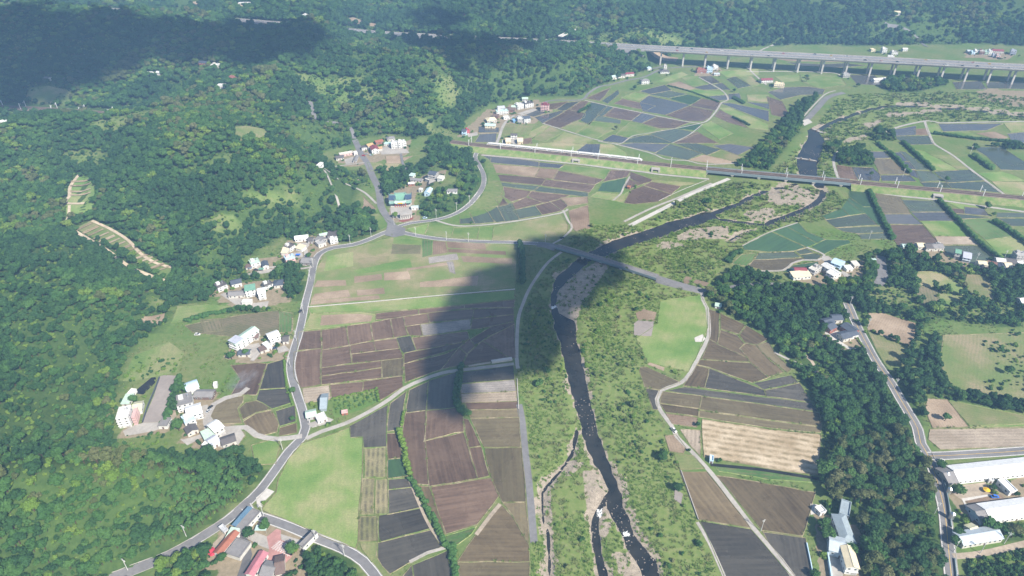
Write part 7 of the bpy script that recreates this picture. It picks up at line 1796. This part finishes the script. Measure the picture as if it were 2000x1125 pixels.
# orchard: thirty odd citrus trees in rows, each one its own tree
a, b, c, d = [at(*p)[:2] for p in ((650, 782), (730, 765), (737, 784), (652, 812))]
for j in range(5):
    for i in range(9):
        s = (i+0.5)/9 + random.uniform(-0.02, 0.02); t = (j+0.5)/5 + random.uniform(-0.03, 0.03); p = (a+(b-a)*s)*(1-t) + (d+(c-d)*s)*t
        single_tree(p[0], p[1], 4 if (i+j) % 3 else 3, random.uniform(0.26, 0.38), 'small round citrus tree in the fenced orchard', 'citrus trees of the orchard', 'citrus_tree', hs=0.24)
yo = field('G', '648,780 732,763 741,783 700,802 652,818', base=0.02, bund=False)
# hedges: rows of clipped or wild growth, one thing each
def hedge(s, w, h, label, mats=(0, 1, 3), dense=1.0):
    L = spline([at(x, y)[:2] for x, y in pts(s)], 1.6); V = []; F = []; M = []; nb = 0
    for i, p in enumerate(L):
        for _ in range(2):
            r = np.random.default_rng(int(abs(p[0]*13+p[1]*7)) + _ + len(V)); rad = h*0.42*r.uniform(0.75, 1.25); c = np.array([p[0] + r.uniform(-0.35, 0.35)*w, p[1] + r.uniform(-0.35, 0.35)*w, h*r.uniform(0.35, 0.72)])
            v, f = ICO1; V.append(v*(1+(r.random(len(v))-0.5)*0.6)[:, None]*np.array([rad*w/h*1.1, rad*w/h*1.1, rad]) + c); F += [tuple(q+nb for q in g) for g in f]; nb += len(v); M += [0]*len(f)
            lv = []; lf = []
            for k in range(14):
                d = r.normal(size=3); d /= np.linalg.norm(d); d[2] = abs(d[2]); q = c + d*rad*np.array([w/h*1.15, w/h*1.15, 1.1]); t = np.cross(d, r.normal(size=3)); t /= max(np.linalg.norm(t), 1e-6); bb = np.cross(d, t); z = 0.3; k0 = nb+len(lv); lv += [q-t*z, q+bb*z, q+t*z, q-bb*z]; lf.append((k0, k0+1, k0+2, k0+3))
            V.append(np.array(lv)); F += lf; nb += len(lv); M += [0]*len(lf)
    root = tag(empty('hedge_row', (L[0][0], L[0][1], 0)), label, 'hedge')
    me = mesh('foliage', np.concatenate(V) - np.array([L[0][0], L[0][1], 0]), F); o = obj('foliage', me, MAT[('leaf_mid', 'leaf_light', 'leaf_dark', 'leaf_grass')[mats[0]]], root); o['kind'] = 'stuff'
    mb = MB()
    for p in L[::4]: mb.cyl(p[0]-L[0][0], p[1]-L[0][1], -0.3, h*0.5, 0.12, 0.08, 5)
    mb.build('stem', MAT['wood'], root)
for s, w, h, mt, lb in [('1697,375 1718,420 1743,468', 4.5, 4.5, 0, 'straight tall hedge between dark rice and brown paddies'), ('1834,393 1870,432 1912,476 1952,508', 4.0, 4.5, 0, 'longest hedge running from the railway road to the hedge-end houses'), ('1737,299 1757,318 1777,339', 4.5, 4.5, 0, 'hedge along the striped olive field above the railway'), ('1763,279 1792,306 1822,333', 4.5, 4.5, 0, 'hedge bounding the bright green field above the railway'),
  ('1712,281 1728,293', 4, 4, 0, 'short hedge at the top of the small green field'), ('1901,306 1922,320 1937,331', 7, 5, 0, 'thick grove hedge beside the far straight lane'), ('1942,436 1970,452 2012,482', 5, 5, 0, 'hedge of dark trees at the striped crop edge'), ('900,717 895,750 891,785', 4.5, 4.5, 2, 'dark hedge across the cloud shadow below the field lane'), ('893,790 902,803 912,812', 4.5, 4, 0, 'green hedge tail below the dark one'),
  ('780,843 788,875 800,928', 3.6, 3.4, 1, 'yellow-green hedge beside the long purple paddy'), ('802,935 830,985 853,1030 870,1066', 3.6, 3.2, 0, 'long green hedge along the earth path between dark paddies'), ('880,1066 886,1095 894,1140', 4.0, 3.4, 0, 'hedge at the lower end of the triangular brown paddy'), ('1016,478 1020,510 1021,555', 4.6, 6.5, 2, 'row of tall bamboo beside the river lane'), ('788,806 785,830', 2.2, 2.0, 1, 'narrow strip of shrubs between two dark paddies'),
  ('1646,618 1660,640 1672,660 1685,678', 1.6, 1.6, 1, 'clipped bright hedge between courtyard house and road'), ('1432,192 1452,203', 3.5, 4, 2, 'dark hedge in the far paddies beside the lone tree'), ('1433,230 1462,245', 3.5, 3.0, 2, 'dark hedge beside the far bright green strip'), ('1152,208 1131,220', 4, 4.0, 2, 'hedge between the far purple paddies'), ('1305,168 1350,180 1404,200', 2.6, 2.0, 2, 'low dark hedge along the far green rice'), ('733,761 741,783', 2.6, 2.0, 1, 'yellow hedge on the far side of the orchard'), ('648,780 690,771 732,762', 1.8, 1.4, 1, 'low yellow-green hedge along the upper orchard edge'),
  ('1825,262 1900,272 1990,280', 4.5, 4, 2, 'long dark windbreak below the far right lane'.replace('right ', 'eastern ')), ('1446,494 1430,500 1422,512', 5, 4, 2, 'curved dark hedge beside the striped nursery plot'), ('322,826 335,790 352,740', 4.5, 4.0, 0, 'tall hedge along the gravel yard'), ('365,628 400,618 440,610 480,602', 4, 3.5, 0, 'hedge above the vegetable rows'), ('560,690 556,705 562,760 572,790', 2.2, 1.6, 3, 'grassy hedge strip on the main road verge')]:
    hedge(s, w, h, lb, (mt,))
# growth of the river corridor and the open scrub
P = jitter_grid(-60, 900, 210, 1250, 1.9, 77); P = P[in_view(P)]
d = np.hypot(P[:, 0], P[:, 1]); r_ = rng.random(len(P)); P = P[r_ < np.clip(480/d, 0, 1)**1.6]
m = np.zeros(len(P), bool)
for q in LUSH: m |= inpoly(P, q)
P = P[m]; z, rv = ground(P); ok = (rv > 1.2) & free(P)
for q in GRAVEL: ok &= ~(inpoly(P, q) & (rng.random(len(P)) < 0.8))
P = P[ok]; z = z[ok]; sh = np.zeros(len(P), bool)
for q in SHRUB: sh |= inpoly(P, q)
nz = fbm(P[:, 0]/16, P[:, 1]/16, 3) + rng.normal(0, 0.08, len(P))
dist = np.hypot(P[:, 0], P[:, 1]); big = np.clip(dist/420, 1, 2.0)
cl = fbm(P[:, 0]/30+3, P[:, 1]/30, 3); bush = rng.random(len(P)) < np.where(sh, np.clip((cl-0.48)*2.6, 0.02, 0.34), np.clip((cl-0.60)*2.5, 0.008, 0.3))
kb = np.where(rng.random(len(P)) < 0.7, rng.choice([1, 2, 2, 4], len(P)), 0)
scatter('river_scrub', np.column_stack([P[bush], z[bush]-0.1]), (np.clip(rng.lognormal(-0.45, 0.4, bush.sum()), 0.25, 1.7)*np.where(rng.random(bush.sum()) < 0.05, 2.0, 1.0))*big[bush]**0.5, kb[bush], col_bush, 'tangled green scrub along both banks of the river', 'scrub')
tf = ~bush & (rng.random(len(P)) < np.clip((nz-0.28)*2.6, 0.1, 0.7))
scatter('reed_bed', np.column_stack([P[tf], z[tf]]), rng.uniform(0.6, 1.2, tf.sum())*big[tf], np.where(nz[tf] > 0.5, rng.choice([1, 3], tf.sum()), rng.choice([0, 2, 0, 1], tf.sum())), col_tuft, 'tall reeds and grass in the river corridor', 'reeds')
# undergrowth on hill glades, clearings, verges and meadows
P = jitter_grid(-1200, 900, 210, 1500, 5.0, 99); P = P[in_view(P)]
hill = ~inpoly(P, VALLEY)
for q in FOREST: hill |= inpoly(P, q)
mead = np.zeros(len(P), bool)
for q in SHRUB[-1:]+GLADE: mead |= inpoly(P, q)
ok = (hill & free(P)) | (mead & (fbm(P[:, 0]/25, P[:, 1]/25, 3) > 0.58))
for q in BARE: ok &= ~(inpoly(P, q) & (rng.random(len(P)) < 0.85))
P = P[ok]; z = H(P[:, 0], P[:, 1]); scatter('undergrowth', np.column_stack([P, z-0.1]), rng.uniform(0.5, 1.5, len(P)), rng.choice([0, 1, 1, 3, 4], len(P)), col_bush, 'low shrubs filling the gaps in the woods', 'shrubs')
P = jitter_grid(200, 480, 200, 330, 3.0, 12); m = np.zeros(len(P), bool)
for q in PLANT: m |= inpoly(P, q)
P = P[m]; P = P[free(P)]; scatter('plantation', np.column_stack([P, np.zeros(len(P))]), rng.uniform(1.1, 1.7, len(P)), rng.choice([0, 3, 0, 3, 1], len(P)), col_bush, 'dense dark green shrub plantation below the dirt lane', 'plantation')
# scattered trees and shrubs between the village houses
P = []
for c, w, dp in HOUSES:
    for k in range(5):
        a = rng.uniform(0, 6.28); R = max(w, dp)*0.5 + rng.uniform(3, 9); P.append((c[0]+R*math.cos(a), c[1]+R*math.sin(a)))
P = np.array(P); P = P[free(P)]; P = P[ground(P)[1] > 3]
scatter('village_shrubs', np.column_stack([P, H(P[:, 0], P[:, 1])-0.1]), rng.uniform(0.7, 1.7, len(P)), rng.choice([0, 1, 3, 4], len(P)), col_bush, 'garden shrubs among the village houses', 'shrubs')
P = jitter_grid(-330, 460, 215, 640, 3.4, 55); P = P[in_view(P)]; P = P[inpoly(P, VALLEY)]; P = P[free(P)]; z, rv = ground(P); k_ = (rv > 2) & (fbm(P[:, 0]/12, P[:, 1]/12, 3) > 0.42)
for q in BARE + LUSH: k_ &= ~inpoly(P, q)
scatter('verge_grass', np.column_stack([P[k_], z[k_]]), rng.uniform(0.4, 0.9, k_.sum()), rng.integers(0, 4, k_.sum()), col_tuft, 'rough grass on verges and field margins', 'grass')
# stones of the river and of its gravel bars
r = np.random.default_rng(5); rocks = []
for i in range(3):
    v, f = ICO1; me = mesh('stone', v*(1+(r.random(len(v))-0.5)*0.5)[:, None]*np.array([0.8, 0.6, 0.4]), f); me.materials.append(MAT['rock']); rocks.append(me)
col_rock = source('stone_kind', rocks)
P = jitter_grid(-20, 560, 205, 900, 2.2, 31); P = P[in_view(P)]; z, rv = ground(P); bar = np.zeros(len(P), bool)
for q in GRAVEL: bar |= inpoly(P, q)
nn = fbm(P[:, 0]/18, P[:, 1]/18, 3); inriv = (rv < -0.5) & (((nn > 0.64) & (rng.random(len(P)) < 0.3)) | (rng.random(len(P)) < 0.012)); edge_ = (rv > -0.6) & (rv < 1.2) & (nn > 0.46) & (rng.random(len(P)) < 0.65)
for q in (poly_px('1150,975 1200,975 1240,1010 1265,1090 1240,1100 1200,1040 1150,1060'), poly_px('1130,800 1165,790 1172,850 1140,850')): inriv |= inpoly(P, q) & (rv < 0) & (rng.random(len(P)) < 0.28)
ok = inriv | edge_ | (bar & (rng.random(len(P)) < 0.30)); zz = np.where(inriv[ok], W_Z, z[ok])
scatter('river_stones', np.column_stack([P[ok], zz]), rng.uniform(0.3, 0.85, ok.sum()), rng.integers(0, 3, ok.sum()), col_rock, 'pale boulders and cobbles in the river and on its bars', 'stones')
# white water at the small falls
for s, lb in (('1212,1040 1222,1036 1232,1038 1234,1045 1215,1048', 'white water below the small weir in the lower river'), ('1165,988 1178,990 1182,1010 1172,1018 1164,1005', 'white rapid between boulders in the side arm'), ('1072,597 1086,592 1090,598 1076,603', 'white rapid above the long dark pool')):
    W = [at(x, y) for x, y in pts(s)]; c = np.mean([w[:2] for w in W], 0); Q = []; v = []; f = []
    for k in range(46):
        t = rng.dirichlet(np.ones(len(W))); p = sum(w[:2]*tt for w, tt in zip(W, t)) ; a = rng.uniform(0, 3.1); L_, w_ = rng.uniform(0.5, 1.6), rng.uniform(0.15, 0.45); k0 = len(v); zt = W_Z + 0.06 + 0.002*k
        v += [(p[0]-L_*math.cos(a)-c[0], p[1]-L_*math.sin(a)-c[1], zt), (p[0]+w_*math.sin(a)-c[0], p[1]-w_*math.cos(a)-c[1], zt+0.05), (p[0]+L_*math.cos(a)-c[0], p[1]+L_*math.sin(a)-c[1], zt), (p[0]-w_*math.sin(a)-c[0], p[1]+w_*math.cos(a)-c[1], zt+0.05)]; f.append((k0, k0+1, k0+2, k0+3))
    tag(obj('white_water', mesh('white_water', v, f), MAT['foam'], loc=(c[0], c[1], 0)), lb, 'rapids', kind='stuff')
# ------------------------------------------------------------------ clouds above and behind the camera, whose shade falls on the valley
m = NT('cloud'); m.b.inputs['Base Color'].default_value = (0.9, 0.9, 0.92, 1); m.set(1.0, 0.0)
def cloud(s, Zc, rad, label, gap=0.6):
    poly = np.array([G(x, y)[:2] for x, y in pts(s)]); P = jitter_grid(poly[:, 0].min(), poly[:, 0].max(), poly[:, 1].min(), poly[:, 1].max(), rad*gap, 4); P = P[inpoly(P, poly)]
    V = []; F = []; nb = 0; r = np.random.default_rng(11); v0, f0 = ICO1; c0 = None
    for p in P:
        g = float(H(p[0], p[1])); Z = Zc + r.uniform(-0.6, 0.6)*rad; t = (Z-g)/SUN[2]; c = np.array([p[0], p[1], g]) + SUN*t
        if c0 is None: c0 = c
        q = rad*r.uniform(0.62, 1.0); V.append(v0*(1+(r.random(len(v0))-0.5)*0.4)[:, None]*q + c - c0); F += [tuple(i+nb for i in g_) for g_ in f0]; nb += len(v0)
    tag(obj('cloud', mesh('cloud', np.concatenate(V), F, True), m.m, loc=tuple(c0)), label, 'cloud')
cloud('938,538 1000,520 1016,482 1060,470 1130,462 1200,490 1195,542 1120,592 1095,640 1075,690 1015,722 965,716 912,722 908,790 880,806 838,800 834,745 846,690 866,625 896,570', 820, 13, 'small ragged cloud whose shade crosses the river and brown paddies')
cloud('-90,50 60,18 200,30 330,40 480,46 600,58 650,80 570,108 470,122 380,112 295,108 210,140 140,172 60,195 -90,205', 1500, 36, 'long broken cloud shading the western ridge', 0.85)
cloud('760,75 850,78 920,82 1010,84 1030,100 960,120 900,128 850,118 800,90', 1450, 26, 'cloud shading the motorway bridge ravine', 0.9)
cloud('800,30 890,25 905,50 880,64 820,60', 1450, 26, 'little cloud shading the slope above the motorway bridge', 1.2)
# ------------------------------------------------------------------ haze and smoke
m = NT('haze'); t = m.t; t.nodes.remove(m.b); pv = t.nodes.new('ShaderNodeVolumePrincipled'); pv.inputs['Color'].default_value = (0.34, 0.61, 1.0, 1); pv.inputs['Density'].default_value = 0.00023; pv.inputs['Anisotropy'].default_value = 0.0
t.links.new(pv.outputs[0], m.out.inputs['Volume'])
mb = MB(); mb.box(-2300, 2300, -500, 3100, -8, 385); o = mb.build('haze', m.m); tag(o, 'thin blue summer haze filling the valley air', 'haze', kind='stuff')
m = NT('smoke'); t = m.t; t.nodes.remove(m.b); pv = t.nodes.new('ShaderNodeVolumePrincipled'); pv.inputs['Color'].default_value = (0.85, 0.9, 1.0, 1)
tc = m.n('ShaderNodeTexCoord').outputs['Object']; ln = m.n('ShaderNodeVectorMath', operation='LENGTH'); m.l(tc, ln.inputs[0])
fall = m.math('SUBTRACT', 1.0, ln.outputs['Value'], True); wis = m.ramp(m.noise(2.2, tc, detail=4, dist=0.8), [(0.45, (0,)*3), (0.7, (1,)*3)])
m.l(m.math('MULTIPLY', m.math('MULTIPLY', fall, wis), 0.16), pv.inputs['Density']); t.links.new(pv.outputs[0], m.out.inputs['Volume'])
g = at(452, 768); v, f = ICO2; o = tag(obj('smoke', mesh('smoke', v, f, True), m.m, loc=(g[0]+8, g[1]+4, 8)), 'bluish smoke drifting over the paddy corner', 'smoke', kind='stuff'); o.scale = (17, 9, 7.5); o.rotation_euler = (0, -0.45, 0.35)
